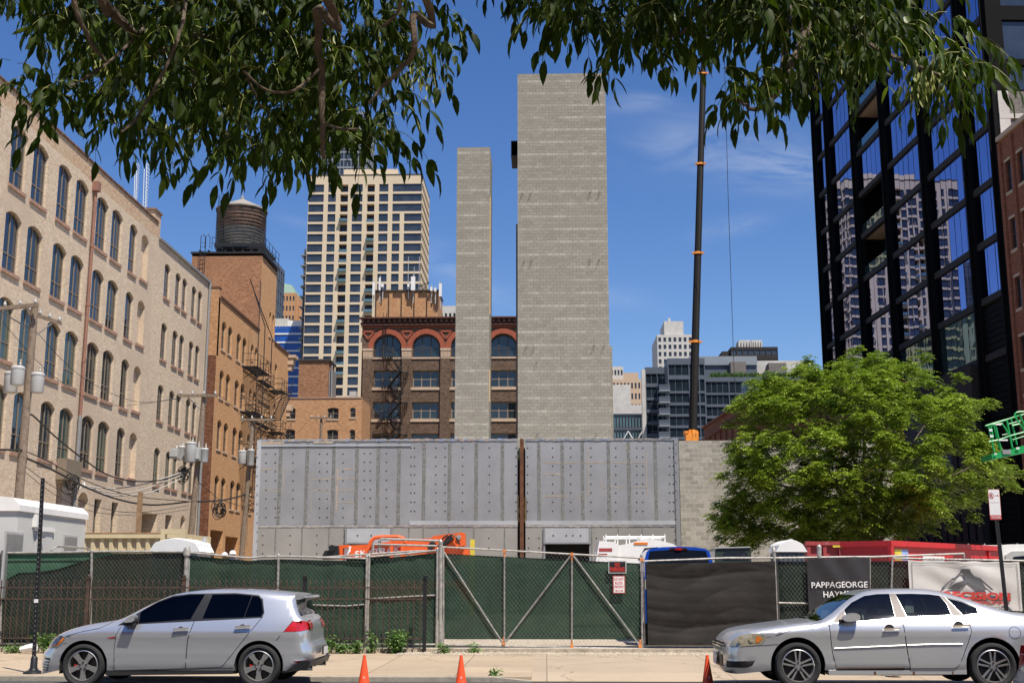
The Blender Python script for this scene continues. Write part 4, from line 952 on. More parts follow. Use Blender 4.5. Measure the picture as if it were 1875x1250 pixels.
mb.build('wall', 'redbrick', lb, xf=fl_); simple_windows(lb, fl_, ops, 'gdark', 'sashd', 1, 60, .25)
mb = MB(); mb.box(.05, 37.9, .45, 13.9, 0, Lh - .3); mb.build('core', 'redbrick', lb, xf=fl_)

# grey modern apartment block
YM = 250
am = thing('apartment_block', 'grey metal-clad modern apartment block with dark glass and small balconies', 'apartment building', (at(1330, 700, YM).x, YM, 0))
def glassface(px0, px1, rows, Y, n, dep=8, ytop=None, mat='zinc'):
    x0, x1, _, zt = R4(px0, px1, ytop, ytop, Y); f_ = frame((x0, Y), (1, 0)); W_ = x1 - x0; ops = []
    for t, s in rows:
        z0, z1 = at((px0 + px1) / 2, s, Y).z, at((px0 + px1) / 2, t, Y).z
        for c, (a, b, mu) in enumerate(n): ops.append(op(W_ * a, W_ * b, z0, z1, mull=mu))
    mb = MB(); wall_mesh(mb, 0, W_, 0, zt, ops, .3); mb.quad((0, dep, 0), (0, 0, 0), (0, 0, zt), (0, dep, zt)); mb.build('wall', mat, am, xf=f_)
    simple_windows(am, f_, ops, 'gapt', 'zinc', 2, 60, .25, .09); block(am, 'core', x0 + .02, x1 - .02, Y + .5, Y + dep, 0, zt - .02, mat)
    return x0, x1, zt, f_
rws = [(667, 687)] + [(694 + 0, 716), (719.5, 737), (741.5, 758), (762, 779), (783, 800), (804, 820)]
glassface(1181, 1224, [(684, 702), (708, 728), (732, 750), (755, 772), (777, 794), (799, 815)], YM + 8, [(.03, .5, 1), (.52, .99, 1)], 4, 672)
glassface(1222, 1290, rws, YM, [(.02, .56, 2), (.58, .83, 0), (.85, .98, 0)], 7, 655.5)
glassface(1287, 1520, [(698, 719), (722, 740), (744, 761), (765, 781), (786, 803)], YM + 1, [(.02, .2, 3), (.205, .35, 2), (.355, .51, 2), (.515, .69, 3), (.7, .99, 4)], 5, 690)
glassface(1284, 1386, [], YM + 6, [], 10, 668); 
a, b, z0, z1 = R4(1262, 1386, 652, 668, YM + 5); block(am, 'roof_screen', a, b, YM + 5, YM + 5.3, z0, z1, 'slab'); block(am, 'roof_house', a, b, YM + 5.4, YM + 14, z0 - 3, z1 - .1, 'zinc')
a, b, z0, z1 = R4(1338, 1366, 662, 686, YM + 3); block(am, 'brick_chimney', a, b, YM + 3, YM + 6, z0 - 1, z1, 'greybrick')
a, b, z0, z1 = R4(1386, 1480, 660, 690, YM + 7); block(am, 'roof_house', a, b, YM + 7, YM + 14, z0 - 1, z1, 'conc'); a, b, z0, z1 = R4(1408, 1440, 664, 690, YM + 4); block(am, 'brick_chimney', a, b, YM + 4, YM + 7, z0 - 1, z1, 'greybrick')
a, b, z0, z1 = R4(1300, 1500, 681, 688, YM + 1.5); mb = MB()
for i in range(500):
    x = kr.uniform(a, b); s = kr.uniform(.2, .55); mb.add([(x - s, YM + 1.6, z0 - .3), (x + s, YM + 1.4, z0 - .3), (x + s * .3, YM + 1.5 + kr.uniform(-.3, .3), z0 + s * kr.uniform(.8, 2.2))], [(0, 1, 2)])
mb.build('roof_planting', 'planter', am)
for t in (709.5, 731, 752.5, 774, 795.5):
    a, b, z0, z1 = R4(1207, 1227, t - 4.5, t + 6, YM - 1.6); mb = MB(); mb.box(a, b, YM - 1.6, YM + 1, z0, z0 + .25); mb.build('balcony_slab', 'slab', am); mb = MB(); mb.box(a, b, YM - 1.6, YM - 1.55, z0 + .25, z1); mb.tube((a, YM - 1.6, z1), (b, YM - 1.6, z1), .08, n=4); mb.tube((a, YM - 1.6, z0), (a, YM - 1.6, z1), .08, n=4); mb.build('balcony_rail', 'zinc', am)
a, b, z0, z1 = R4(1176, 1183, 676, 820, YM + 7); block(am, 'stone_pier', a, b, YM + 7, YM + 8.5, 0, z1, 'conc')

r, a, b, z = far_building('residential_tower', 'white concrete residential tower with a blank box on top', 1203, 1268, 612.5, 500, 25, 'conc', 3.1, 7, 'gsky', .55, .6, 60, cat='skyscraper', mull=1)
a2, b2, _, z2 = R4(1216, 1251, 588, 588, 502); block(r, 'penthouse', a2, b2, 502, 520, z - 1, z2, 'conc'); mb = MB(); mb.box(a2 + 2, a2 + 3, 505, 506, z2, z2 + 2); mb.build('beacon', 'conc', r)
r, a, b, z = far_building('condominium_block', 'dark bronze condominium block with pale rooftop drums', 1338, 1424, 635, 400, 25, 'darkred', 3.3, 8, 'gsky', .85, .55, 60, mull=1, topm=.9)
for o in r.children:
    if o.name.startswith(('wall', 'core')): o.data.materials[0] = M['spandrel']
a2, b2, _, z2 = R4(1322, 1345, 643, 643, 401); block(r, 'wing', a2, b2, 401, 420, 0, z2, 'spandrel')
for p0, p1 in ((1353, 1374), (1376, 1394)):
    a2, b2, _, z2 = R4(p0, p1, 622.5, 622.5, 405); mb = MB(); mb.box(a2, b2, 405, 412, z - 1, z2)
    for k in range(5): x = lerp(a2, b2, k / 4.); mb.box(x - .25, x + .25, 404.5, 405, z, z2 - .5)
    mb.build('roof_drum', 'conc', r)
# pale cluster between the tall tower and the apartment block
far_building('stone_building', 'beige stone building with small windows, left end of the pale far group', 1112, 1141, 671, 420, 20, 'conc', 3.4, 5, 'gsky', .6, .55, 60)
far_building('stone_building', 'blank beige block behind the pale far group', 1141, 1169, 682, 430, 20, 'limestone', 30, 1, 'gsky', .1, .1, 100)
far_building('stone_building', 'beige stone block with narrow dark windows in the pale far group', 1121, 1180, 694, 400, 20, 'limestone', 3.6, 9, 'gsky', .5, .55, 40)
far_building('concrete_building', 'windowless white concrete block in front of the beige far group', 1112, 1154, 704, 360, 20, 'conc', 60, 1, 'gsky', .1, .1, 100)
far_building('concrete_building', 'long low pale concrete band above the teal glass office', 1112, 1179, 741, 320, 20, 'conc', 60, 1, 'gsky', .1, .1, 100)
r, a, b, z = far_building('glass_office', 'teal glass office with diagonal white braces at the foot of the tall block tower', 1112, 1179, 757, 270, 20, 'zinc', 3.4, 12, 'greenglass', .9, .84, 20, topm=.3)
mb = MB()
for k in range(4):
    x = a + 3 + k * 3.2; mb.tube((x, 269.8, z - 6.8), (x + 1.6, 269.8, z - 4), .12, n=4); mb.tube((x + 1.6, 269.8, z - 4), (x + 3.2, 269.8, z - 6.8), .12, n=4)
mb.each('brace', 'white', r)

# unseen brick block behind the viewer, added so the cars have something to reflect
nb = thing('brick_building', 'plain unseen brick building added behind the viewer for reflections', 'building', (0, -16, 0)); fn_ = frame((45, -16), (-1, 0)); ops = [op(2 + 4 * j, 4 + 4 * j, 1.2 + 4 * k, 3.5 + 4 * k) for j in range(22) for k in range(3)]
mb = MB(); wall_mesh(mb, 0, 90, 0, 13, ops, .25); mb.build('wall', 'redbrick', nb, xf=fn_); simple_windows(nb, fn_, ops, 'gdark', 'sashd', 1, 100, .2); block(nb, 'core', -45, 45, -28, -16.5, 0, 12.9, 'redbrick')
# ------------------------------------------------ the building under construction
YW = 54.
pod = thing('construction_podium', 'two storey building shell clad in grey steel formwork panels', 'building', (-3.5, YW, 0))
def wx(px, py=890, Y=YW): return at(px, py, Y).x
def wz(py, px=850, Y=YW): return at(px, py, Y).z
ZW = 7.72
XL, XM0, XM1, XR = wx(470), wx(948), wx(962), wx(1243)
f0 = frame((0, YW), (1, 0))
zb1, zb2 = wz(963), wz(958)
dop = [op(wx(634), wx(716), wz(1040), wz(994), 0), ]; dop2 = [op(wx(997, 1000), wx(1080, 1000), wz(1060), wz(994), 0)]
def panelwall(name, x0, x1, ops):
    mb = MB(); wall_mesh(mb, x0, x1, zb1, ZW, [], .3, 0); wall_mesh(mb, x0, x1, .1, zb1, ops, .5, 1); mb.build(name, ['panel', 'panel2'], pod, xf=f0)
panelwall('panel_wall', XL, XM0, dop); panelwall('panel_wall', XM1, XR, dop2)
mb = MB()
for px in (512, 561, 610, 652.6, 692, 730, 776, 823, 872, 920): x = wx(px); mb.box(x - .075, x + .075, -.012, 0, zb1 + .1, ZW - .12)
for px in (987, 1030, 1067, 1115, 1152, 1201): x = wx(px); mb.box(x - .07, x + .07, -.012, 0, zb1 + .1, ZW - .12)
mb.each('seam_strip', 'seam', pod, xf=f0)
mb = MB()
for px in (508, 556, 605, 632, 717, 750, 776, 823, 868, 924, 1082, 1131, 1174, 996): x = wx(px); mb.box(x - .03, x + .03, -.010, 0, .2, zb1 - .06)
mb.each('lower_seam', 'seam', pod, xf=f0)
r_ = random.Random(11); mb = MB()
for x0, x1 in ((XL, XM0), (XM1, XR)):
    n = int((x1 - x0) / .22)
    for i in range(n):
        a, b = lerp(x0, x1, i / n), lerp(x0, x1, (i + 1) / n)
        j = lambda s=.02: r_.uniform(-s, s)
        mb.add([(a, -.03, ZW - .05 + j()), (b, -.03, ZW - .05 + j()), (b, -.05 + j(), ZW + .05 + j()), (a, -.05 + j(), ZW + .05 + j()), (a, .4, ZW + .06), (b, .4, ZW + .06)], [(0, 1, 2, 3), (3, 2, 5, 4)])
        mb.add([(a, -.02, zb1 - .03 + j(.01)), (b, -.02, zb1 - .03 + j(.01)), (b, -.035 + j(.01), zb1 + .05 + j(.015)), (a, -.035 + j(.01), zb1 + .05 + j(.015))], [(0, 1, 2, 3)])
mb.build('foil_trim', 'flash', pod, xf=f0)
mb = MB(); mb.box(XL, wx(751), -.045, -.015, wz(816), wz(813)); mb.box(XL - .05, XL + .14, -.06, .02, .1, ZW); mb.box(wx(750, 950), XM0, -.03, -.006, wz(960.5), wz(953)); mb.box(XM1, XR - .1, -.03, -.006, wz(960.5), wz(953)); mb.each('flange', 'panel3', pod, xf=f0)
mb = MB()
for a, b in ((634, 716), (997, 1080)):
    mb.box(wx(a, 980), wx(b, 980), -.05, -.012, wz(993), wz(967))
mb.each('door_header', 'panel3', pod, xf=f0)
mb = MB()
for a, b in ((632, 718), (995, 1082)): mb.box(wx(a, 990), wx(b, 990), -.12, -.01, wz(995.5), wz(992.5)); mb.box(wx(a, 990) , wx(a, 990) + .08, -.07, -.01, .1, wz(966)); mb.box(wx(b, 990) - .08, wx(b, 990), -.07, -.01, .1, wz(966))
mb.each('door_frame', 'pipegrey', pod, xf=f0)
mb = MB(); mb.box(XL + .1, XR - .1, .6, .7, .1, 7.3); mb.build('dark_interior', 'hole', pod, xf=f0)
# bolt holes
def holes(mb, pxs, pys, skip=0):
    for px in pxs:
        for py in pys:
            if r_.random() < skip: continue
            x, z = wx(px, py), wz(py, px); R_ = .036
            mb.add([(x + R_ * math.cos(t), -.004, z + R_ * math.sin(t)) for t in [k * math.pi / 3 for k in range(6)]], [(0, 1, 2, 3, 4, 5)])
mb = MB()
holes(mb, (487, 504, 536.5, 585, 599, 628), (831, 847, 863, 880, 897, 913, 930, 947)); holes(mb, (667, 678, 707.5), (830, 846, 862, 879, 896, 912, 928, 945), .04); holes(mb, (473,), (831, 847, 863, 880, 897, 913, 930, 947))
holes(mb, (752.5, 759, 798, 815, 847, 896, 945), (820, 836.5, 853, 869, 886, 902, 919, 935.5))
holes(mb, (966, 1012, 1045, 1082, 1113, 1127.5, 1166, 1177, 1226, 1233), (820, 836.5, 853, 869, 886, 902, 919, 935.5))
holes(mb, (481, 531, 580), (980, 997, 1013)); holes(mb, (895, 968, 987, 1092), (985, 1003)); 
mb.build('bolt_hole', 'hole', pod, xf=f0)['kind'] = 'stuff'
mb = MB(); holes(mb, (655, 680, 705, 1013, 1037, 1049, 1063), (980,)); mb.v = [(x, y - .06, z) for x, y, z in mb.v]; mb.each('bolt_hole', 'hole', pod, xf=f0)
mb = MB(); holes(mb, (), ()); 
for px, ys in ((464.5, range(820, 1010, 17)), (1238, range(812, 1000, 17))):
    for py in ys: x, z = wx(px if px > 600 else 471.5, py), wz(py, px); mb.box(x - .03, x + .03, -.075, -.06, z - .03, z + .03)
mb.box(XR - .17, XR + .02, -.058, .0, .1, ZW + .04); mb.each('corner_angle', 'pipegrey', pod, xf=f0)
# rust and glue marks left on the panels
mb = MB()
for x0, x1, y, w_ in ((474, 521, 810, .12), (574, 611, 808.5, .09), (472, 518, 857.5, .05), (472, 513, 897.5, .05), (572, 606, 897, .03), (616, 655, 857.5, .05), (616, 655, 875, .06), (615, 655, 897, .05), (615, 654, 919, .05), (993, 1030, 868, .04), (993, 1077, 908, .035), (1078, 1100, 846, .03), (993, 1184, 847.5, .03), (1100, 1184, 893, .03), (1133, 1157, 956, .09), (572, 606, 876, .03)):
    a, b = wx(x0, y), wx(x1, y); z = wz(y); n = 7
    for i in range(n):
        if r_.random() < .12: continue
        p, q = lerp(a, b, i / n), lerp(a, b, (i + 1) / n); h = w_ * r_.uniform(.7, 1.6) / 2; mb.quad((p, -.047 if y < 812 else -.006, z - h), (q, -.047 if y < 812 else -.006, z - h), (q, -.047 if y < 812 else -.006, z + h), (p, -.047 if y < 812 else -.006, z + h))
for x, y0, y1, w_ in ((617, 858, 938, .06), (1077, 820, 908, .035), (1101, 870, 910, .02), (519, 858, 900, .03), (1149, 812, 826, .14), (1184, 828, 910, .035), (571, 858, 936, .02)):
    p = wx(x, (y0 + y1) / 2); mb.quad((p - w_ / 2, -.0065, wz(y1)), (p + w_ / 2, -.0065, wz(y1)), (p + w_ / 2, -.0065, wz(y0)), (p - w_ / 2, -.0065, wz(y0)))
mb.build('rust_mark', 'ochre2', pod, xf=f0)['kind'] = 'stuff'
# block wall to the right, and podium flanks
mb = MB(); mb.box(XR + .05, XR + 9.5, YW + .05, YW + .35, .0, 7.66); mb.box(XL + .02, XL + .3, YW + .55, YW + 40, 0, 7.5); mb.box(XR + 9.2, XR + 9.5, YW + .36, YW + 30, 0, 7.6); mb.build('block_wall', 'cmu2', pod)
mb = MB(); mb.box(XL + .3, XR + 9.2, YW + .75, YW + 40, 7.1, 7.4); mb.build('deck', 'conc', pod)
# rusty H column in the gap, with shoring lumber
sc = thing('steel_column', 'rusty steel column in the gap between the two panel walls', 'column', (wx(955), YW - .1, .1))
x = wx(955.5); mb = MB(); mb.box(x - .085, x + .085, YW - .16, YW - .13, .1, 7.75); mb.box(x - .085, x + .085, YW + .1, YW + .13, .1, 7.75); mb.box(x - .012, x + .012, YW - .13, YW + .1, .1, 7.75); mb.build('flange', 'rust', sc)
mb = MB(); mb.box(x - .2, x + .2, YW + .15, YW + .2, wz(938), wz(929)); mb.box(x - .2, x - .15, YW + .0, YW + .1, wz(953), wz(906)); mb.box(x + .14, x + .2, YW, YW + .1, wz(957), wz(911)); mb.box(x - .2, x + .2, YW + .1, YW + .2, wz(955), wz(949)); mb.box(x - .2, x - .14, YW, YW + .2, wz(838), wz(833))
tag(mb.build('shoring_lumber', 'lumber'), 'bits of yellow lumber wedged behind the rusty steel column', 'lumber')
mb = MB(); mb.box(XM0 + .02, XM1 - .02, YW + .5, YW + .6, .1, 7.4); mb.build('gap_backing', 'screen', pod)
# block towers
def tower(name, label, px0, px1, ytop, Y, dep):
    x0 = at(px0, 600, Y).x; x1 = at(px1, 600, Y).x; zt = at((px0 + px1) / 2, ytop, Y).z
    t = thing(name, label, 'tower', ((x0 + x1) / 2, Y, 0)); mb = MB()
    mb.box(x0, x1, Y, Y + .2, 0, zt); mb.box(x0, x0 + .2, Y + .2, Y + dep, 0, zt - .0); mb.box(x1 - .2, x1, Y + .2, Y + dep, 0, zt); mb.box(x0 + .2, x1 - .2, Y + dep - .2, Y + dep, 0, zt)
    mb.build('block_wall', 'cmu', t); return t, x0, x1, zt
t1, tx0, tx1, tz = tower('stair_tower', 'tallest grey concrete block tower, in the middle of the picture', 948, 1115.5, 135, 72, 5.5)
mb = MB()
for (px, y) in ((955, 356), (970, 356), (1079, 354), (1096, 354), (958, 480), (971, 480), (1079, 478), (1095, 478), (962, 636), (976, 637), (1086, 634), (1104, 634), (981, 665), (983, 795), (1090, 795)):
    p = at(px, y, 72); mb.tube((p.x, 72.02, p.z), (p.x + .02, 71.78, p.z + .03), .016, n=5); mb.tube((p.x + .09, 72.02, p.z + .02), (p.x + .11, 71.82, p.z + .03), .014, n=5)
mb.each('bar_stub', 'rust', t1)
xb, _, z0, z1 = R4(936, 949, 262, 290, 74); mb = MB(); mb.box(xb, tx0 - .005, 73.6, 76, z0, z0 + .06); mb.box(xb, tx0 - .005, 73.6, 76, z1 - .06, z1); mb.box(xb, xb + .05, 73.6, 76, z0 + .06, z1 - .06); mb.box(xb + .05, tx0 - .005, 75.9, 76, z0 + .06, z1 - .06); mb.box(tx0 - .05, tx0 - .006, 73.62, 73.7, z0 + .06, z1 - .06); mb.build('steel_box', 'black', t1)
q = R4(945, 950, 411, 800, 77.6); mb = MB(); mb.box(q[0], tx0 + 1, 77.52, 80, 0, q[3]); mb.build('rear_wall', 'cmu', t1)
q = R4(1112, 1121.5, 636, 800, 78); mb = MB(); mb.box(tx1 - 1, q[1], 77.52, 80, 0, q[3]); mb.build('rear_wall', 'cmu', t1)
t2, sx0, sx1, sz = tower('stair_tower', 'narrow grey concrete block tower, left of the tallest one', 834, 896, 270, 71.6, 3.0)
mb = MB(); mb.box(sx1, sx1 + .05, 71.62, 71.76, at(897, 735, 71.6).z, at(897, 676, 71.6).z); mb.box(sx1, sx1 + .05, 71.62, 71.74, at(897, 575, 71.6).z, at(897, 360, 71.6).z); mb.each('edge_board', 'lumber', t2)

# crane
YCr = 84
cr = thing('mobile_crane', 'black telescopic crane boom with orange collars behind the block wall', 'crane', (at(1268, 800, YCr).x, YCr, 0))
pb = at(1268, 803, YCr); pt = at(1290.5, 20, YCr + 10); dv = (pt - pb); ptop = pb + dv * 1.25; pbot = pb - dv * .1
def bp(t): return pb + dv * t
stages = [(1268, 803, .305), (1272, 627, .28), (1277, 465, .255), (1283, 302, .23), (1288, 137, .205)]
ts = [(803 - y) / 783. for _, y, _ in stages] + [1.25]
def spt(y):
    t0, t1 = -.3, 1.4
    for _ in range(40):
        tm = (t0 + t1) / 2; p = bp(tm); v = p - Vector(EYE)
        st, ct = math.sin(TH), math.cos(TH); dpt = v.y * ct * math.cos(PS) + v.z * st - v.x * math.sin(PS) * ct; up = -v.y * st * math.cos(PS) + v.z * ct + v.x * math.sin(PS) * st
        if 625 - F * up / dpt > y: t0 = tm
        else: t1 = tm
    return tm
mb = MB(); prev = pbot
for i, (px, y, r) in enumerate(stages):
    a = bp(spt(y)) if i else pbot; b = bp(spt(stages[i + 1][1])) if i + 1 < len(stages) else ptop
    mb.tube(a, b, r, r * .99, n=10)
mb.build('boom', 'boom', cr, smooth=True)
mb = MB()
for i, (px, y, r) in enumerate(stages[1:]):
    c = bp(spt(y)); d = dv.normalized(); mb.tube(c - d * .07, c + d * .07, r + .07, n=8); mb.box(c.x - r - .22, c.x + r + .18, c.y - .36, c.y - .2, c.z - .05, c.z + .07)
c = bp(spt(802)); d = dv.normalized(); mb.tube(bp(spt(812)), bp(spt(790)), .42, n=8); mb.box(c.x - .5, c.x + .3, c.y - .5, c.y + .4, c.z - 2.4, c.z + .28); mb.box(c.x - .6, c.x - .35, c.y - .55, c.y + .4, c.z + .3, c.z + .45)
mb.box(c.x - 1.2, c.x + 1.2, YCr - 3, YCr + 2.5, 1.6, 3.6); mb.box(c.x - .6, c.x + .6, YCr - 1, YCr + 1, 3.6, pbot.z)
mb.each('collar', 'craneorange', cr)
mb = MB(); mb.box(c.x - 1.4, c.x + 1.4, YCr - 7, YCr + 6, .8, 1.6)
for k in range(5):
    for s in (-1, 1): mb.lathe([(.01, -.2), (.6, -.2), (.65, 0), (.6, .2), (.01, .2)], 16, 0, (c.x + s * 1.3, YCr - 6 + k * 2.8, .72), 'x')
mb.build('carrier', 'blackmetal', cr)
mb = MB(); mb.tube(bp(spt(0)) + Vector((.55, -.5, 6)), at(1274, 800, YCr - 1), .02, n=4); q = at(1324, 20, YCr); mb.path([Vector((q.x - .2, YCr, q.z + 6)), q, at(1333, 350, YCr), at(1343, 650, YCr), at(1350, 812, YCr)], .02, 4); mb.each('hoist_cable', 'wire', cr)

# ------------------------------------------------ utility poles, transformers, cables
def pole(label, p0, p1, r, arms=(), cat='utility pole'):
    t = thing('utility_pole', label, cat, (p0[0], p0[1], 0), group='wooden utility poles in the alley'); mb = MB()
    mb.tube((p0[0], p0[1], 0), p1, r, r * .72, n=12); mb.build('pole', 'wood', t, smooth=True)
    for a, b in arms:
        mb = MB(); a, b = Vector(a), Vector(b); d = (b - a).normalized(); mb.obox((a + b) / 2, d * ((b - a).length / 2), Vector((-d.y, d.x, 0)) * .06, Vector((0, 0, .075))); mb.build('crossarm', 'wood', t)
        mb = MB(); n = 3
        for k in range(n + 1):
            if k == n // 2 and n > 2: pass
            q = a.lerp(b, .06 + .88 * k / n); mb.lathe([(.02, .07), (.06, .1), (.07, .16), (.045, .2), (.05, .25), (.01, .28)], 8, c=tuple(q))
        mb.each('insulator', 'transf', t, smooth=True)
        m_d = (a + b) / 2; mb = MB()
        for k in (.22, .78): mb.tube(a.lerp(b, k) - Vector((0, 0, .05)), Vector((lerp(p0[0], p1[0], .9), p0[1], m_d.z - .85)), .025, n=4)
        mb.each('brace', 'pipegrey', t)
    return t
P1b = at(35, 905, 45); P1t = at(64, 556, 45)
d1 = (P1t - P1b); P1g = P1b - d1 * (P1b.z / d1.z)
a1 = at(-25, 567, 44.6); a1b = at(70, 558, 44.6)
pole('leaning utility pole nearest on the left, behind the white trailer', (P1g.x, 45), P1t, .19, [(a1, a1b), (at(52, 572, 45.3), at(112, 592, 45.3))])
P2b = at(350, 975, 66); P2t = at(374, 722, 66); d2 = P2t - P2b; P2g = P2b - d2 * (P2b.z / d2.z)
pole('brown utility pole with a transformer cluster, at the corner of the cream building', (P2g.x, 66), P2t, .19, [(at(327, 724, 65.8), at(398, 724, 65.8))])
P3b = at(443, 1010, 79); P3t = at(463, 765, 79); d3 = P3t - P3b; P3g = P3b - d3 * (P3b.z / d3.z)
pole('utility pole at the left end of the steel panel wall', (P3g.x, 79), P3t, .19, [(at(440, 768, 78.8), at(500, 768, 78.8))])
P4 = at(588, 820, 112); pole('small far utility pole in front of the tan brick building', (P4.x, 112), at(588.5, 762, 112), .17, [(at(568, 765, 111.8), at(608, 765, 111.8))])
mb = MB(); p = at(256, 900, 42); mb.box(p.x - .075, p.x + .075, 42, 42.15, .1, p.z); tag(mb.build('timber_post', 'brownwood'), 'square brown timber post standing behind the beige container', 'post')
def can(label, px, y0, y1, wpx, Y, group, ribs=False):
    a, b, z0, z1 = R4(px - wpx / 2, px + wpx / 2, y0, y1, Y); r = (b - a) / 2; x = (a + b) / 2
    t = thing('transformer', label, 'transformer', (x, Y, z0), group=group); mb = MB()
    if ribs:
        mb.box(x - r, x + r, Y - r, Y + r, z0, z1)
        for k in range(6): u = x - r + (k + .5) * 2 * r / 6; mb.box(u - .03, u + .03, Y - r - .12, Y - r, z0 + .08, z1 - .1)
        mb.build('tank', 'transf', t)
    else:
        mb.lathe([(.01, z0), (r * .92, z0), (r, z0 + .04), (r, z1 - .08), (r * 1.06, z1 - .06), (r * 1.06, z1), (r * .8, z1 + .06), (.01, z1 + .08)], 20, c=(x, Y, 0)); mb.build('tank', 'transf', t, smooth=True)
    mb = MB(); mb.lathe([(.05, z1), (.06, z1 + .06), (.035, z1 + .1), (.06, z1 + .15), (.035, z1 + .2), (.05, z1 + .28), (.01, z1 + .32)], 8, c=(x + r * .3, Y, 0)); mb.build('bushing', 'galv', t)
can('grey transformer can on the left of the nearest pole, front one', 32, 673, 705, 24, 44.3, 'transformers on the nearest pole'); can('lower grey transformer can behind, at the far left', 20, 683, 719, 24, 45.4, 'transformers on the nearest pole'); can('grey transformer can on the right side of the nearest pole', 68, 685, 719, 24, 45.1, 'transformers on the nearest pole')
g = 'transformers on the brown pole'
can('finned transformer, leftmost on the brown pole', 321, 821, 839, 14, 65.4, g, True); can('boxy transformer second from left on the brown pole', 332, 818, 842, 13, 65.7, g); can('largest transformer can, in front of the brown pole', 349, 811, 846, 20, 65.2, g); can('finned transformer right of the largest can', 361.5, 819, 843, 12, 65.5, g, True); can('transformer rightmost on the brown pole', 374, 822, 846, 15, 65.7, g)
can('left one of the two transformer cans by the panel wall', 443.5, 826, 849, 15, 78.6, 'transformers by the panel wall'); can('right one of the two transformer cans by the panel wall', 459, 824, 852, 13, 78.6, 'transformers by the panel wall')
def cable(label, pts, r, mat='wire', group='overhead cables over the alley', name='overhead_cable'):
    P_ = [at(px, py, Y) for px, py, Y in pts]; out = []
    for i in range(len(P_) - 1):
        p0, p1, p2, p3 = P_[max(i - 1, 0)], P_[i], P_[i + 1], P_[min(i + 2, len(P_) - 1)]
        for k in range(6):
            t = k / 6; out.append(.5 * ((2 * p1) + (p2 - p0) * t + (2 * p0 - 5 * p1 + 4 * p2 - p3) * t * t + (3 * p1 - p0 - 3 * p2 + p3) * t ** 3))
    out.append(P_[-1]); mb = MB(); mb.path(out, r, 5); tag(mb.build(name, mat), label, 'cable', group)
cable('thick black cable swooping from the nearest pole to the brown pole', [(47, 838, 45), (100, 862, 48), (160, 893, 53), (220, 915, 58), (280, 924, 62), (345, 918, 66)], .045)
cable('black cable entering at the left edge of the picture to the nearest pole', [(-20, 823, 43), (10, 823, 44), (45, 824, 45)], .04)
cable('upper black cable from the nearest pole past the cream wall', [(53, 760, 45), (62, 762, 46), (100, 798, 49), (150, 838, 53), (200, 870, 57), (255, 881, 61), (310, 875, 64), (350, 856, 66)], .035)
cable('thin black cable between the two thick ones', [(48, 826, 45), (90, 845, 48), (140, 872, 52), (200, 896, 57), (260, 910, 61), (350, 918, 66)], .022)
cable('upper pale service cable drooping to the brown pole', [(150, 888, 54), (185, 893, 56), (220, 893, 59), (270, 884, 62), (340, 862, 66)], .03, 'wirew')
cable('middle pale service cable drooping to the brown pole', [(150, 889, 54), (190, 899, 56), (225, 902, 59), (270, 893, 62), (340, 866, 66)], .03, 'wirew')
cable('lower pale service cable drooping to the brown pole', [(150, 890, 54), (190, 904, 56), (225, 907, 59), (280, 899, 62), (342, 870, 66)], .03, 'wirew')
cable('thin wire from the top crossarm of the nearest pole, upper', [(60, 600, 45), (150, 690, 52), (250, 735, 60), (330, 729, 66)], .012)
cable('thin wire from the top crossarm of the nearest pole, lower', [(5, 590, 45), (100, 690, 50), (200, 742, 57), (330, 728, 66)], .012)
cable('thin low wire sagging along the cream wall', [(42, 850, 45), (100, 892, 49), (170, 925, 54), (250, 938, 60), (345, 925, 66)], .014)
cable('lowest thin wire along the cream wall', [(42, 860, 45), (100, 905, 49), (170, 936, 54), (260, 943, 60), (345, 932, 66)], .012)
cable('dark bundle from the brown pole to the pole by the panel wall', [(355, 918, 66), (385, 917, 69), (415, 914, 73), (450, 905, 79)], .05)
cable('thin wires from the brown pole sagging right', [(360, 880, 66), (385, 900, 69), (405, 915, 72), (450, 928, 79)], .02)
cable('wire from the crossarm of the brown pole to the next pole', [(398, 722, 66), (420, 738, 70), (442, 762, 79)], .012)
cable('wire from the far pole down to the panel wall, left side', [(570, 765, 112), (545, 790, 104), (520, 806, 98)], .012); cable('wire from the far pole down to the panel wall, right side', [(606, 765, 112), (640, 790, 108), (662, 806, 104)], .012)
for (px, py, Y, n, r, lb) in ((130, 885, 54, 9, .32, 'tangle of black cable loops on the cream wall by the grey downpipe'), (335, 868, 65.8, 10, .3, 'knot of cables on the brown pole'), (401, 934, 73, 10, .36, 'round coil of black cable hanging right of the brown pole')):
    c = at(px, py, Y); mb = MB(); q = random.Random(px)
    for k in range(n):
        ra = r * q.uniform(.5, 1.1); rb = ra * q.uniform(.9, 1.7); o_ = Vector((q.uniform(-.2, .2), q.uniform(-.1, .1), q.uniform(-.3, .3))) * (r * 2)
        mb.path([c + o_ + Vector((ra * math.cos(t), .05 * math.sin(3 * t + k), rb * math.sin(t))) for t in [i * math.pi / 7 for i in range(15)]], .022, 4)
    tag(mb.build('cable_coil', 'wire'), lb, 'cable coil')

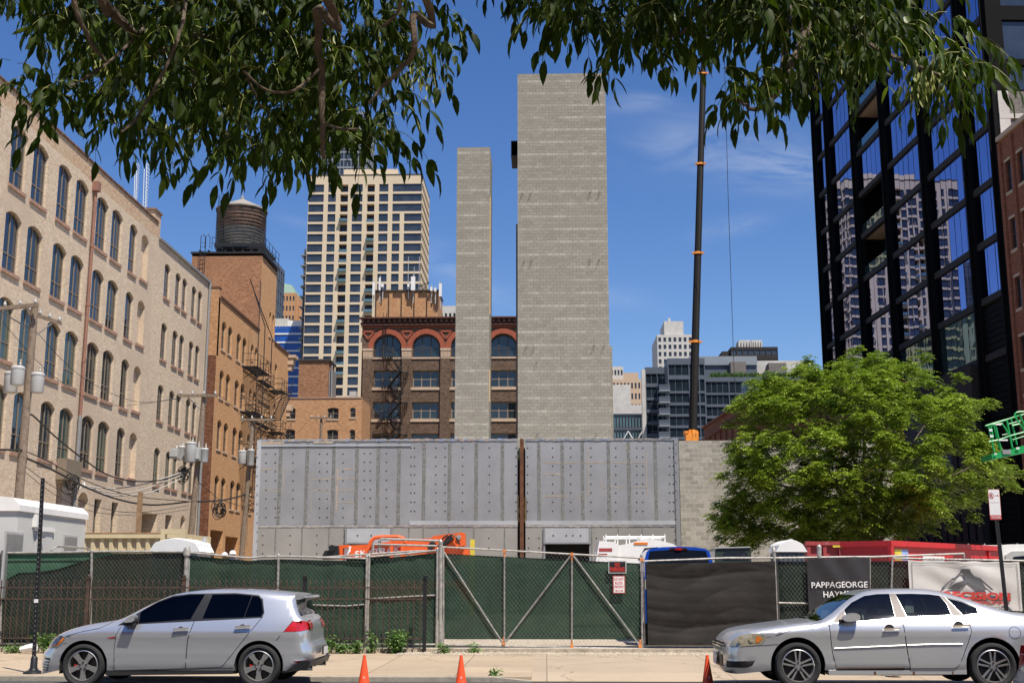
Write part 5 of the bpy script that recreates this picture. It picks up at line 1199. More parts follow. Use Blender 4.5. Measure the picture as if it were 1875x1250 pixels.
# ------------------------------------------------ site vehicles and cabins behind the fence
# white office trailer
XT_ = -12.2
def tp(px, py): q = atx(px, py, XT_); return q.y, q.z
y1t, zt_ = tp(158, 930); y0t = 27.75
tr = thing('site_trailer', 'long white office trailer with ribbed siding, at the left edge', 'trailer', (XT_ - 1.2, 30, .1))
mb = MB(); mb.box(XT_ - 2.6, XT_, y0t, y1t, .75, zt_ - .3); n = 60
for k in range(n): y = lerp(y0t, y1t, (k + .5) / n); mb.box(XT_, XT_ + .018, y - .022, y + .022, .8, zt_ - .34)
mb.build('body', 'trailer', tr)
mb = MB(); mb.prism([(XT_ - 2.65, zt_ - .3), (XT_ + .06, zt_ - .3), (XT_ + .06, zt_ - .16), (XT_ - .1, zt_), (XT_ - 1.3, zt_ + .14), (XT_ - 2.5, zt_), (XT_ - 2.65, zt_ - .16)], y0t - .06, y1t + .05, fn=lambda x, z, y: (x, y, z)); mb.build('roof', 'white', tr)
for a, b in ((8, 41), (115, 140)):
    ya, za_ = tp(a, 975); yb_, _ = tp(b, 978); z1 = tp(a, 972 if a < 50 else 978)[1]
    mb = MB(); mb.box(XT_, XT_ + .04, ya, yb_, z1 - 1.5, z1); w_ = mb.build('window', 'transf', tr); mb = MB(); k = 0
    while k < 22: mb.box(XT_ + .03, XT_ + .05, ya + .05, yb_ - .05, z1 - .08 - k * .065 - .03, z1 - .05 - k * .065); k += 1
    mb.build('blind', 'pipegrey', w_)
ya = tp(66, 960)[0]; yb_ = tp(80, 960)[0]; zd = tp(70, 950)[1]; mb = MB(); mb.box(XT_ + .018, XT_ + .03, ya, yb_ + .5, .85, zd - .15); mb.build('door', 'trailer', tr); mb = MB(); mb.tube((XT_ + .06, ya + .1, 2.55), (XT_ + .1, ya + .3, 2.55), .03); mb.build('handle', 'chrome', tr.children[-1] if False else tr)
mb = MB(); mb.box(XT_, XT_ + .12, ya - .25, ya - .05, zd - .2, zd + .1); mb.box(XT_, XT_ + .07, ya - .2, ya + 1., zd - .28, zd - .2); mb.build('lamp', 'white', tr)
mb = MB(); mb.path([(XT_ + .5, ya - .2, .2), (XT_ + .5, ya - .2, 2.25), (XT_ + .5, ya + .1, 2.35), (XT_ + .5, yb_ + 1.6, 2.35), (XT_ + .5, yb_ + 1.9, 2.2), (XT_ + .5, yb_ + 1.9, .2)], .03, 6); mb.box(XT_ + .02, XT_ + .9, ya - .2, yb_ + 1.9, .7, .78); mb.build('stair_rail', 'galv', tr)
mb = MB()
for y in (y0t + 2, y0t + 3): mb.lathe([(.01, -.1), (.34, -.1), (.36, 0), (.34, .1), (.01, .1)], 16, 0, (XT_ - .2, y, .46), 'x')
mb.each('wheel', 'tyre', tr)
# beige container
ca = at(150, 976, 34.6); cb_ = at(342, 976, 34.6)
dvx = Vector((cb_.x - ca.x, cb_.y - ca.y, 0)); Lc = 6.05; dvx.normalize(); dvx.z = 0; O2 = Vector((cb_.x, cb_.y, 0)) - dvx * Lc
ct = thing('shipping_container', 'beige corrugated shipping container with rusty top edge', 'container', (O2.x, O2.y, .1)); fc = frame((O2.x, O2.y), (dvx.x, dvx.y)); zc = 2.86
mb = MB(); n = 22; x = .12; pr = []
pitch_ = (Lc - .24) / n
for k in range(n):
    x0 = .12 + k * pitch_; pr += [(x0, .0), (x0 + pitch_ * .32, .0), (x0 + pitch_ * .5, .07), (x0 + pitch_ * .82, .07)]
pr.append((Lc - .12, 0))
for (xa, ya_), (xb_, yb2) in zip(pr, pr[1:]): mb.quad((xa, ya_ + .03, .25), (xb_, yb2 + .03, .25), (xb_, yb2 + .03, zc - .13), (xa, ya_ + .03, zc - .13))
mb.box(.1, Lc - .1, .12, 2.4, .2, zc - .1); mb.build('side_panel', 'contbeige', ct, xf=fc)
mb = MB(); mb.box(0, Lc, -.02, .08, zc - .13, zc); mb.box(0, Lc, -.02, .08, .1, .26)
for x in (0, Lc - .14): mb.box(x, x + .14, -.03, .12, .1, zc)
mb.box(0, Lc, 2.34, 2.44, zc - .13, zc); mb.build('frame', 'contbeige', ct, xf=fc)
mb = MB(); mb.box(.0, Lc, -.03, .1, zc - .004 + .006, zc + .03); mb.build('rusty_edge', 'ochre', ct, xf=fc)
mb = MB()
for x in (.15, .75, 1.25, 1.9): mb.tube((Lc + .05, .1 + x, .3), (Lc + .05, .1 + x, zc - .1), .03)
mb.box(Lc, Lc + .04, .05, 2.4, .2, zc - .02); mb.build('door', 'contbeige', ct, xf=fc)
q = R4(294, 339, 968, 990, 33.6); mb = MB(); mb.box(q[0], q[1], 33.6, 33.8, q[3] - .14, q[3]); mb.box(q[0], q[0] + .12, 33.6, 33.8, .1, q[3] - .14); mb.box(q[1] - .12, q[1], 33.6, 33.8, .1, q[3] - .14); tag(mb.build('steel_frame', 'contbeige'), 'short beige steel goalpost frame in front of the container', 'frame')
# portable toilets (roofs and walls)
def toilet(label, px0, px1, y0, Y, mat='transf', group=None):
    a, b, _, z = R4(px0, px1, y0, y0, Y); t = thing('portable_toilet', label, 'portable toilet', ((a + b) / 2, Y + .6, .1), group=group); w_ = b - a
    mb = MB(); mb.box(a + .05, b - .05, Y + .05, Y + 1.2, .1, z - .32)
    for k in range(6): x = lerp(a + .1, b - .1, k / 5); mb.box(x - .02, x + .02, Y + .02, Y + .05, .15, z - .35)
    mb.build('cabin', mat, t)
    pr = [(a - .02, z - .3), (a + .06, z - .16)] + [(lerp(a + .1, b - .1, k / 8), z - .1 + .1 * math.sin(math.pi * k / 8)) for k in range(9)] + [(b - .06, z - .16), (b + .02, z - .3)]
    mb = MB(); mb.prism(pr, Y - .02, Y + 1.25, fn=lambda x, z_, y: (x, y, z_))
    for k in range(5): y = Y + .1 + k * .26; mb.prism([(p[0], p[1] + .025) for p in pr[1:-1]] , y, y + .1, fn=lambda x, z_, y: (x, y, z_))
    mb.build('roof', 'white', t); mb = MB(); mb.tube((b - .2, Y + 1.1, .2), (b - .2, Y + 1.1, z + .08), .06, n=10); mb.build('vent_pipe', 'transf', t)
toilet('white roofed portable toilet in front of the beige container', 276, 366, 986, 28.6)
toilet('white domed portable toilet left of the red skips', 1421, 1476, 989, 33, 'zinc')
# orange telehandler
YT = 46
th = thing('telehandler', 'orange telehandler with a long lowered boom', 'telehandler', (at(730, 1000, YT).x, YT, .1))
def pp(pts, Y=YT): return [((lambda q: (q.x, q.z))(at(px, py, Y))) for px, py in pts]
def zprism(root, name, pts, Y0, Y1, mat, Yp=YT): mb = MB(); mb.prism(pp(pts, Yp), Y0, Y1, fn=lambda x, z, y: (x, y, z)); return mb.build(name, mat, root)
zprism(th, 'boom', [(625, 999), (672, 996), (730, 989), (793, 984), (797, 991), (800, 1012), (640, 1022), (625, 1022)], YT, YT + .5, 'skyorange')
zprism(th, 'boom_head', [(785, 998), (793, 981), (846, 974), (851, 976), (852, 998), (840, 1000), (800, 1009)], YT - .12, YT + .62, 'skyorange')
zprism(th, 'rear_frame', [(800, 1006), (850, 1000), (858, 1004), (858, 1032), (800, 1032)], YT + .1, YT + .9, 'skyorange')
mb = MB(); c_ = [at(x, y, YT - .2) for x, y in ((668, 1014), (674, 1003), (680, 990), (686, 984), (700, 982.5), (728, 982), (738, 985), (742, 993))]; mb.path(c_, .075, 8); mb.build('cab_guard', 'skyorange', th)
zprism(th, 'cab_post', [(716, 986), (721, 986), (721, 1025), (716, 1025)], YT - .25, YT - .1, 'skyorange'); zprism(th, 'cab_post', [(735, 988), (743, 988), (743, 1025), (735, 1025)], YT - .25, YT - .1, 'skyorange')
zprism(th, 'carriage', [(594, 1017), (598, 1008), (607, 1007), (610, 1000), (622, 999), (624, 1022), (594, 1024)], YT - .4, YT + .9, 'black')
mb = MB(); q = at(609, 1003, YT - .3); mb.lathe([(.01, -.2), (.12, -.2), (.12, .2), (.01, .2)], 12, 0, tuple(q), 'y'); mb.build('hose_reel', 'black', th)
zprism(th, 'front_plate', [(622, 998), (637, 997), (640, 1002), (629, 1003), (628, 1024), (622, 1024)], YT - .15, YT + .6, 'skyorange')
mb = MB(); text_on(mb, 'SKYTRAK', at(692, 1009, YT - .04), Vector((1, 0, .115)).normalized(), (0, 0, 1), .5, fit=(1.75, .24), bold=.02); sh = mb.v; mb.build('lettering', 'txtw', th)
mb = MB(); q = at(637, 1008, YT - .03); mb.add([(q.x - .14, q.y, q.z + .15), (q.x + .12, q.y, q.z + .18), (q.x + .1, q.y, q.z - .02), (q.x - .02, q.y, q.z - .16), (q.x - .14, q.y, q.z - .12)], [(0, 4, 3, 2, 1)]); mb.build('emblem', 'txtw', th)
mb = MB(); mb.tube(at(785, 1004, YT - .2), at(795, 992, YT - .2), .12); mb.tube(at(808, 999, YT - .2), at(829, 983, YT - .2), .1); mb.path([at(x, y, YT - .25) for x, y in ((812, 995), (818, 984), (828, 978), (836, 984), (842, 997))], .03, 5); mb.path([at(x, y, YT - .25) for x, y in ((808, 990), (812, 984), (820, 979))], .03, 5); mb.build('hydraulic_ram', 'black', th)
mb = MB(); q = at(840, 983, YT - .14); mb.lathe([(.01, -.05), (.09, -.05), (.09, .05), (.01, .05)], 12, 0, tuple(q), 'y'); mb.build('pivot_pin', 'galv', th)
cx = at(725, 1000, YT).x; mb = MB(); mb.box(cx - 2.3, cx + 2.7, YT, YT + 1.6, .7, 1.5); mb.build('chassis', 'skyorange', th)
for x in (-1.7, 1.9):
    for y in (YT - .1, YT + 1.7): mb = MB(); mb.lathe([(.01, -.2), (.3, -.2), (.55, -.2), (.62, -.1), (.62, .1), (.55, .2), (.01, .2)], 20, 0, (cx + x, y, .72), 'y'); mb.build('wheel', 'tyre', th)
p = at(865, 1005, YT + 5); mb = MB(); mb.box(p.x - .09, p.x + .09, p.y, p.y + .1, .1, at(865, 987, YT + 5).z); tag(mb.build('bollard', 'yellow'), 'yellow post standing against the panel wall right of the telehandler', 'bollard')
# two workers in white hard hats on a raised deck
dk = MB(); q0, q1 = at(398, 1010, 46.4), at(446, 1010, 46.4); dk.box(q0.x, q1.x, 45.9, 47.2, .1, .85); tag(dk.build('work_platform', 'lumber'), 'low timber work platform the two hard-hatted workers stand on', 'platform')
def person(label, px, ytop, Y, z0, vest, face):
    top = at(px, ytop, Y).z - .02; H_ = top - z0; s = H_ / 1.78; x = at(px, ytop, Y).x
    t = thing('person', label, 'person', (x, Y, z0), face, group=None)
    J = dict(pel=(0, 0, .98), chest=(0, 0, 1.28), neck=(0, -.01, 1.48), hd=(0, -.03, 1.60), crown=(0, -.02, 1.72), sl=(-.19, 0, 1.42), sr=(.19, 0, 1.42), el=(-.26, .02, 1.13), er=(.27, -.06, 1.14), hl=(-.24, -.14, .92), hr=(.12, -.26, 1.08), kl=(-.11, -.02, .52), kr=(.11, -.03, .52), al=(-.12, .02, .09), ar=(.13, .02, .09), tl=(-.13, -.15, .04), tr=(.14, -.15, .04))
    rad = dict(pel=.15, chest=.165, neck=.06, hd=.09, crown=.075, sl=.075, sr=.075, el=.047, er=.047, hl=.035, hr=.035, kl=.07, kr=.07, al=.045, ar=.045, tl=.04, tr=.04)
    E_ = [('pel', 'chest'), ('chest', 'neck'), ('neck', 'hd'), ('hd', 'crown'), ('chest', 'sl'), ('chest', 'sr'), ('sl', 'el'), ('sr', 'er'), ('el', 'hl'), ('er', 'hr'), ('pel', 'kl'), ('pel', 'kr'), ('kl', 'al'), ('kr', 'ar'), ('al', 'tl'), ('ar', 'tr')]
    ks = list(J)
    vs = [tuple(c * s for c in J[k]) for k in ks]; ed = [(ks.index(a), ks.index(b)) for a, b in E_]; rr_ = [rad[k] * s for k in ks]
    for hk, sg in (('hl', 1), ('hr', -1)):       # fingers and thumb
        b = Vector(J[hk]); i0 = ks.index(hk)
        for fi in range(5):
            off = Vector(((fi - 1.5) * .02, -.03 - .0, -.05 - .012 * (2 - abs(fi - 1.5)))) if fi < 4 else Vector((.045 * sg, -.03, -.02)); p_ = b + off; q_ = p_ + Vector((0, -.02, -.035))
            vs += [tuple(p_ * s), tuple(q_ * s)]; rr_ += [.009 * s, .008 * s]; ed += [(i0, len(vs) - 2), (len(vs) - 2, len(vs) - 1)]
    me = bpy.data.meshes.new('body'); me.from_pydata(vs, ed, []); o = bpy.data.objects.new('body', me); C.objects.link(o)
    md = o.modifiers.new('s', 'SKIN'); o.modifiers.new('u', 'SUBSURF').levels = 1; o.modifiers[-1].render_levels = 1
    for i, q in enumerate(me.skin_vertices[0].data): q.radius = (rr_[i], rr_[i]); q.use_root = (i == 0)
    bpy.context.view_layer.update(); me2 = bpy.data.meshes.new_from_object(o.evaluated_get(bpy.context.evaluated_depsgraph_get())); bpy.data.objects.remove(o)
    for m_n in ('skin', vest, 'jean', 'black'): me2.materials.append(M[m_n])
    for p_ in me2.polygons:
        z = p_.center.z / s; xx = abs(p_.center.x) / s; p_.material_index = 3 if z < .1 else (2 if z < 1.0 and xx < .2 and not (xx > .17 and z > .8) else (1 if 1.0 <= z < 1.49 and not (xx > .1 and p_.center.y / s < -.16) else 0)); p_.use_smooth = True
    o = bpy.data.objects.new('body', me2); C.objects.link(o); o.parent = t
    mb = MB(); c = (0, -.02 * s, 1.66 * s); mb.lathe([(.15 * s, 1.655 * s), (.125 * s, 1.665 * s), (.122 * s, 1.71 * s), (.10 * s, 1.755 * s), (.05 * s, 1.785 * s), (.002, 1.79 * s)], 16, c=(0, -.02 * s, 0)); mb.box(-.012 * s, .012 * s, -.1 * s, .07 * s, 1.74 * s, 1.80 * s); mb.box(-.09 * s, .09 * s, -.205 * s, -.12 * s, 1.652 * s, 1.664 * s); mb.build('hard_hat', 'white', t, world=False, smooth=True)
    mb = MB()
    for sx in (-.032, .032): mb.ball((sx * s, -.118 * s, 1.61 * s), .011 * s, n=6)
    mb.build('eyes', 'black', t, world=False); mb = MB(); mb.ball((0, -.128 * s, 1.585 * s), .016 * s, n=6, sz=1.3); mb.build('nose', 'skin', t, world=False)
person('left worker in a white hard hat, lower, mostly behind the fence', 411, 1010, 46.3, .85, 'transf', R(160))
person('right worker in a white hard hat, taller, mostly behind the fence', 426.5, 1006.5, 46.6, .85, 'jean', R(200))
# white service van / utility truck
YV = 38
vn = thing('utility_truck', 'white utility truck cab with a roof rack, in front of the panel wall', 'truck', (at(1165, 1000, YV).x, YV, .1))
mb = MB(); a0 = at(1090, 1010, YV).x; 
zprism(vn, 'body', [(1100, 1003), (1150, 995), (1178, 986), (1205, 988), (1232, 995), (1246, 1004), (1252, 1045), (1088, 1045), (1090, 1010)], YV, YV + 1.95, 'white', YV)
zprism(vn, 'service_box', [(1097, 990), (1124, 992), (1134, 998), (1128, 1040), (1088, 1040)], YV - .15, YV + 2.1, 'white', YV)
mb = MB(); q = R4(1161, 1186, 992.5, 996.5, YV - .01); mb.box(q[0], q[1], YV - .02, YV, q[2], q[3]); mb.build('marker_lamp', 'amber', vn)
zprism(vn, 'side_window', [(1180, 1003), (1205, 1001), (1214, 1024), (1168, 1024)], YV - .012, YV - .002, 'gdark', YV)
mb = MB(); z1 = at(1150, 984, YV + 1).z; xa, xb_ = at(1107, 985, YV + 1).x, at(1213, 985, YV + 1).x
for y in (YV + .2, YV + 1.7): mb.tube((xa, y, z1), (xb_, y, z1), .03, n=6)
for k in range(6): x = lerp(xa, xb_, k / 5); mb.tube((x, YV + .2, z1 - .35), (x, YV + .2, z1 + .08), .02, n=5); mb.tube((x, YV + .2, z1), (x, YV + 1.7, z1), .02, n=5); mb.tube((x, YV + 1.7, z1 - .35), (x, YV + 1.7, z1 + .08), .02, n=5)
mb.build('roof_rack', 'white', vn)
mb = MB(); p = at(1099, 1012, YV - .2); 
q = R4(1097, 1121, 1003, 1009, YV - .17); mb.box(q[0], q[1], YV - .158, YV - .152, q[2], q[3]); q = R4(1096, 1112, 1013, 1018, YV - .17); mb.box(q[0], q[1], YV - .158, YV - .152, q[2], q[3]); mb.each('sticker', 'redside', vn)
mb = MB()
for x in (a0 + .8, a0 + 2.3):
    mb.lathe([(.01, -.12), (.36, -.12), (.38, 0), (.36, .12), (.01, .12)], 18, 0, (x, YV + .05, .48), 'y')
mb.each('wheel', 'tyre', vn)
# blue pickup seen from behind
YP = 29.4
pk = thing('pickup_truck', 'bright blue pickup truck seen from behind over the black cloth', 'pickup', (at(1240, 1020, YP).x, YP, .1))
zprism(pk, 'cab', [(1176, 1060), (1178, 1032), (1184, 1010), (1191, 1004), (1212, 1001), (1240, 1000), (1272, 1001), (1292, 1004), (1299, 1010), (1306, 1032), (1308, 1060)], YP, YP + 1.6, 'bluecar', YP)
zprism(pk, 'rear_window', [(1186, 1026), (1190, 1008.5), (1240, 1005), (1292, 1008), (1298, 1024), (1296, 1040), (1188, 1040)], YP - .015, YP - .002, 'gdark', YP)
zprism(pk, 'brake_lamp', [(1226, 1002.5), (1257, 1002.5), (1259, 1006.5), (1225, 1006.5)], YP - .03, YP - .016, 'chrome', YP); zprism(pk, 'brake_lamp', [(1236, 1002.6), (1248, 1002.6), (1248, 1006.8), (1237, 1006.8)], YP - .045, YP - .031, 'redlens', YP)
mb = MB(); xa, xb_ = at(1172, 1060, YP).x, at(1312, 1060, YP).x; mb.box(xa, xb_, YP - 1.35, YP - 1.28, .6, 1.35); mb.box(xa, xa + .09, YP - 1.28, YP, .6, 1.35); mb.box(xb_ - .09, xb_, YP - 1.28, YP, .6, 1.35); mb.box(xa + .1, xb_ - .1, YP - 1.28, YP, .7, .76); mb.build('bed', 'bluecar', pk)
mb = MB()
for x in (xa + .15, xb_ - .15):
    for y in (YP - .7, YP + 2.2): mb.lathe([(.01, -.13), (.36, -.13), (.39, 0), (.36, .13), (.01, .13)], 18, 0, (x, y, .48), 'x')
mb.each('wheel', 'tyre', pk); mb = MB(); mb.box(xa + .1, xb_ - .1, YP + 1.6, YP + 3.0, .6, 1.2); mb.build('hood', 'bluecar', pk)
# dark green 4x4 beside it
zj = YP + 3.2
jp = thing('off_road_car', 'dark green boxy off-road car seen from behind, right of the blue pickup', 'car', (at(1342, 1010, zj).x, zj, .1))
zprism(jp, 'body', [(1308, 1060), (1309, 1008), (1312, 1003), (1372, 1001.5), (1375, 1006), (1378, 1060)], zj, zj + 2.6, 'olive', zj); zprism(jp, 'rear_window', [(1323, 1024), (1325, 1012), (1332, 1008), (1362, 1008), (1368, 1013), (1371, 1024)], zj - .015, zj - .002, 'gapt', zj)
zprism(jp, 'roof_edge', [(1311, 1003.5), (1314, 1001.5), (1372, 1000), (1374, 1002)], zj - .04, zj + .3, 'transf', zj)
mb = MB(); q = at(1342, 1050, zj).x
for s in (-.7, .7): mb.lathe([(.01, -.13), (.36, -.13), (.39, 0), (.36, .13), (.01, .13)], 18, 0, (q + s, zj + .5, .48), 'x')
mb.lathe([(.01, -.1), (.36, -.1), (.38, 0), (.36, .1), (.01, .1)], 18, 0, (q, zj - .18, 1.0), 'y'); mb.each('wheel', 'tyre', jp)
# red skips
def hx(px, Y): return at(px, 1010, Y).x
sk1 = thing('skip_container', 'faded red open-top waste skip, side-on', 'skip', (hx(1550, 35), 35, .1)); zt_ = at(1550, 994, 35).z
mb = MB(); a, b = hx(1477, 35), hx(1630, 35); mb.box(a, b, 35, 35.06, .3, zt_); mb.box(a, a + .06, 35.06, 37.2, .3, zt_); mb.box(b - .06, b, 35.06, 37.2, .3, zt_); mb.box(a, b, 37.2, 37.26, .3, zt_); mb.box(a + .07, b - .07, 35.07, 37.19, .3, .4)
for k in range(6): x = lerp(a, b - .1, k / 5); mb.box(x, x + .1, 34.92, 35, .3, zt_ - .08)
mb.build('body', 'redside', sk1); mb = MB(); mb.box(a - .04, b + .04, 34.9, 35.05, zt_ - .06, zt_ + .05); mb.build('top_rail', 'redside', sk1)
q = R4(1525, 1551, 997, 1001.5, 34.9); mb = MB(); mb.box(q[0], q[1], 34.90, 34.915, q[2], q[3]); mb.build('sticker', 'yellow', sk1)
pa, pb_ = at(1628, 991, 34), at(1828, 1009, 40); pa.z = pb_.z = 2.62
vv_ = Vector((pb_.x - pa.x, pb_.y - pa.y, 0)); L2 = vv_.length; f2_ = frame((pa.x, pa.y), (vv_.x, vv_.y)); sk2 = thing('skip_container', 'bright red waste skip with stickers on its long side', 'skip', (pa.x, pa.y, .1))
# top edge height follows the photograph at the near end
zt_ = pa.z = at(1628, 991, pa.y).z
mb = MB(); mb.box(0, L2, 0, .05, .3, zt_ - .1); mb.box(0, .05, .05, 2.3, .3, zt_ - .1); mb.box(L2 - .05, L2, .05, 2.3, .3, zt_ - .1); mb.box(0, L2, 2.3, 2.35, .3, zt_ - .1); mb.box(.06, L2 - .06, .06, 2.29, .3, .4); mb.build('body', 'red', sk2, xf=f2_)
mb = MB(); mb.box(-.06, L2 + .06, -.09, .1, zt_ - .12, zt_ + .03); mb.box(-.07, .1, -.08, .02, .3, zt_ - .1); mb.box(-.06, .1, .1, 2.4, zt_ - .12, zt_ + .03); mb.box(-.05, L2, 2.26, 2.42, zt_ - .12, zt_ + .03)
for k in range(1, 9): x = L2 * k / 9; mb.box(x - .05, x + .05, -.05, 0, .3, zt_ - .13) if k in (8,) else None
mb.build('top_rail', 'red', sk2, xf=f2_)
mb = MB(); mb.box(.28, .72, -.014, -.002, zt_ - .5, zt_ - .2); mb.build('sticker', 'yellow', sk2, xf=f2_); mb = MB(); mb.box(.725, 1.15, -.014, -.002, zt_ - .5, zt_ - .2); mb.build('sticker', 'blue', sk2, xf=f2_)
mb = MB(); mb.box(2.1, 3.6, -.02, -.002, zt_ - .95, zt_ - .36); mb.build('sign_plate', 'signw', sk2, xf=f2_)
mb = MB()
for k, (x0_, x1_) in enumerate(((2.55, 3.45), (2.6, 3.3), (2.5, 3.5))): mb.box(x0_, x1_, -.026, -.021, zt_ - .58 - k * .14, zt_ - .5 - k * .14)
mb.each('printed_line', 'blue', sk2, xf=f2_)
# white truck at the right edge
YR = 41
wt2 = thing('work_truck', 'white work truck with a pipe rack at the right edge, behind the red skip', 'truck', (at(1860, 1010, YR).x, YR, .1))
zprism(wt2, 'body', [(1822, 1060), (1822, 1005), (1836, 1000), (1850, 996), (1930, 995), (1935, 1060)], YR, YR + 2, 'white', YR); zprism(wt2, 'wheel_arch', [(1838, 1030), (1840, 1016), (1850, 1009), (1890, 1008), (1900, 1030)], YR - .12, YR, 'transf', YR); zprism(wt2, 'side_window', [(1850, 1028), (1853, 1019), (1872, 1017), (1890, 1018), (1892, 1028)], YR - .14, YR - .122, 'gdark', YR)
mb = MB(); z1 = at(1850, 1000, YR).z; xa, xb_ = at(1775, 1000, YR).x, at(1925, 1000, YR).x
for y in (YR + .1, YR + 1.8): mb.tube((xa, y, z1 + .02), (xb_, y, z1 + .02), .035, n=6); mb.tube((xa, y, z1 - .16), (xb_, y, z1 - .16), .03, n=6)
for k in range(6): x = lerp(xa, xb_, k / 5); mb.tube((x, YR + .1, z1 - .3), (x, YR + .1, z1 + .1), .03, n=5); mb.tube((x, YR + .1, z1), (x, YR + 1.8, z1), .025, n=5)
mb.build('pipe_rack', 'conc', wt2); mb = MB()
mb.lathe([(.01, -.12), (.36, -.12), (.38, 0), (.36, .12), (.01, .12)], 18, 0, (at(1865, 1010, YR).x, YR, .48), 'y'); mb.build('wheel', 'tyre', wt2)
# green boom lift basket
YG = 36
gl = thing('boom_lift', 'bright green boom lift basket hanging in from the right edge', 'boom lift', (at(1860, 830, YG).x, YG, 0))
gx = lambda x, y, Y=YG: at(1675 + x / 5, 700 + y / 5, Y)
mb = MB()
T = lambda pts, r=.028, Y=YG: mb.path([gx(x, y, Y) for x, y in pts], r, 6)
T([(648, 398), (830, 345), (915, 315)]); T([(915, 315), (915, 290), (930, 275), (960, 268), (1010, 268)]); T([(672, 392), (728, 640)]); T([(700, 400), (715, 385), (740, 382), (800, 380), (830, 420), (860, 480)]); T([(695, 400), (718, 500), (705, 520)]); T([(738, 385), (790, 625)]); T([(842, 345), (893, 600)])
T([(676, 543), (760, 528), (870, 490), (1010, 452)]); T([(915, 315), (1010, 450)]); T([(960, 290), (1010, 420)]); T([(890, 395), (960, 380)], .03); T([(860, 380), (970, 350)], .02); T([(800, 480), (860, 470)], .015); T([(895, 525), (1010, 490)], .02); T([(870, 485), (905, 540)], .012)
T([(1010, 268), (1150, 240)]); T([(1010, 452), (1150, 415)]); T([(1040, 262), (1085, 560)]); T([(1150, 240), (1200, 540)])
for x0, y0, x1, y1 in ((648, 398, 790, 370), (915, 315, 1010, 300)): mb.path([gx(x0, y0, YG), gx(x0 + 50, y0 - 18, YG + 1.0)], .028, 6); 
T([(700, 380), (880, 328), (1180, 238)], .028, YG + 1.0); T([(720, 380), (775, 600)], .028, YG + 1.0); T([(880, 330), (935, 570)], .028, YG + 1.0)
mb.build('guard_rail', 'liftgreen', gl)
mb = MB(); a, b, c, d = gx(702, 655), gx(1150, 535), gx(1150, 610), gx(710, 703); mb.add([a, d, c, b] + [v + Vector((0, .9, 0)) for v in (a, d, c, b)], [(0, 1, 2, 3), (4, 7, 6, 5), (0, 4, 5, 1), (1, 5, 6, 2), (2, 6, 7, 3), (3, 7, 4, 0)]); mb.build('toe_board', 'liftgreen', gl)
mb = MB()
for x0, y0, w_, h_ in ((740, 376, 50, 14), (770, 520, 80, 14), (682, 425, 26, 22), (690, 480, 26, 22), (727, 648, 24, 12), (930, 592, 26, 18)): p = gx(x0, y0 + h_, YG - .04); q = gx(x0 + w_, y0, YG - .04); mb.box(p.x, q.x, YG - .05, YG - .035, p.z, q.z)
mb.each('sticker', 'signw', gl); mb = MB(); p = gx(805, 655, YG - .02); q = gx(878, 615, YG - .02); mb.box(p.x, q.x, YG - .03, YG - .012, p.z, q.z); mb.build('name_plate', 'pipegrey', gl)
mb = MB(); b0 = gx(1100, 560, YG + .5); mb.path([b0, b0 + Vector((1.2, .3, .1)), b0 + Vector((4.5, 3, -3.8))], .14, 8); mb.box(b0.x + 3, b0.x + 6, YG + 2.5, YG + 5, .6, 2.3); mb.build('arm', 'liftgreen', gl)
mb = MB()
for x in (3.3, 5.6): mb.lathe([(.01, -.15), (.42, -.15), (.45, 0), (.42, .15), (.01, .15)], 18, 0, (b0.x + x, YG + 2.4, .55), 'y')
mb.each('wheel', 'tyre', gl)
# ------------------------------------------------ fences, gate, banners, signs
YF = 27.3
def chain(root, pts_top, zb, Y0, Y1, pitch=.088, r=.0018, xs=None):
    """chain-link mesh between x0 and x1: two families of straight diagonal wires clipped to the panel"""
    mb = MB(); (xa, za), (xb, zb_) = pts_top[0], pts_top[-1]
    def top(x):
        for (p, q), (s, t) in zip(pts_top, pts_top[1:]):
            if p <= x <= s: return q + (t - q) * (x - p) / (s - p)
        return pts_top[-1][1]
    H_ = max(z for _, z in pts_top) - zb; yq = lambda x: lerp(Y0, Y1, (x - xa) / (xb - xa))
    n = int((xb - xa + H_) / pitch); sl_ = 1.25
    for i in range(n + 1):
        for s in (1, -1):
            x0 = xa - H_ / sl_ + i * pitch if s > 0 else xa + i * pitch
            seg = []
            for k in range(13):
                z = zb + H_ * k / 12; x = x0 + s * (z - zb) / sl_ if s > 0 else x0 - (z - zb) / sl_
                if xa <= x <= xb and z <= top(x) + .02: seg.append((x, yq(x) + s * .003, z))
            if len(seg) > 1:
                a, b = seg[0], seg[-1]; mb.tube(a, b, r, n=3, cap=False)
    return mb.build('chain_link', 'galvw', root)
def fx(px, py, Y=YF): return at(px, py, Y).x
def fz(py, px=500, Y=YF): return at(px, py, Y).z
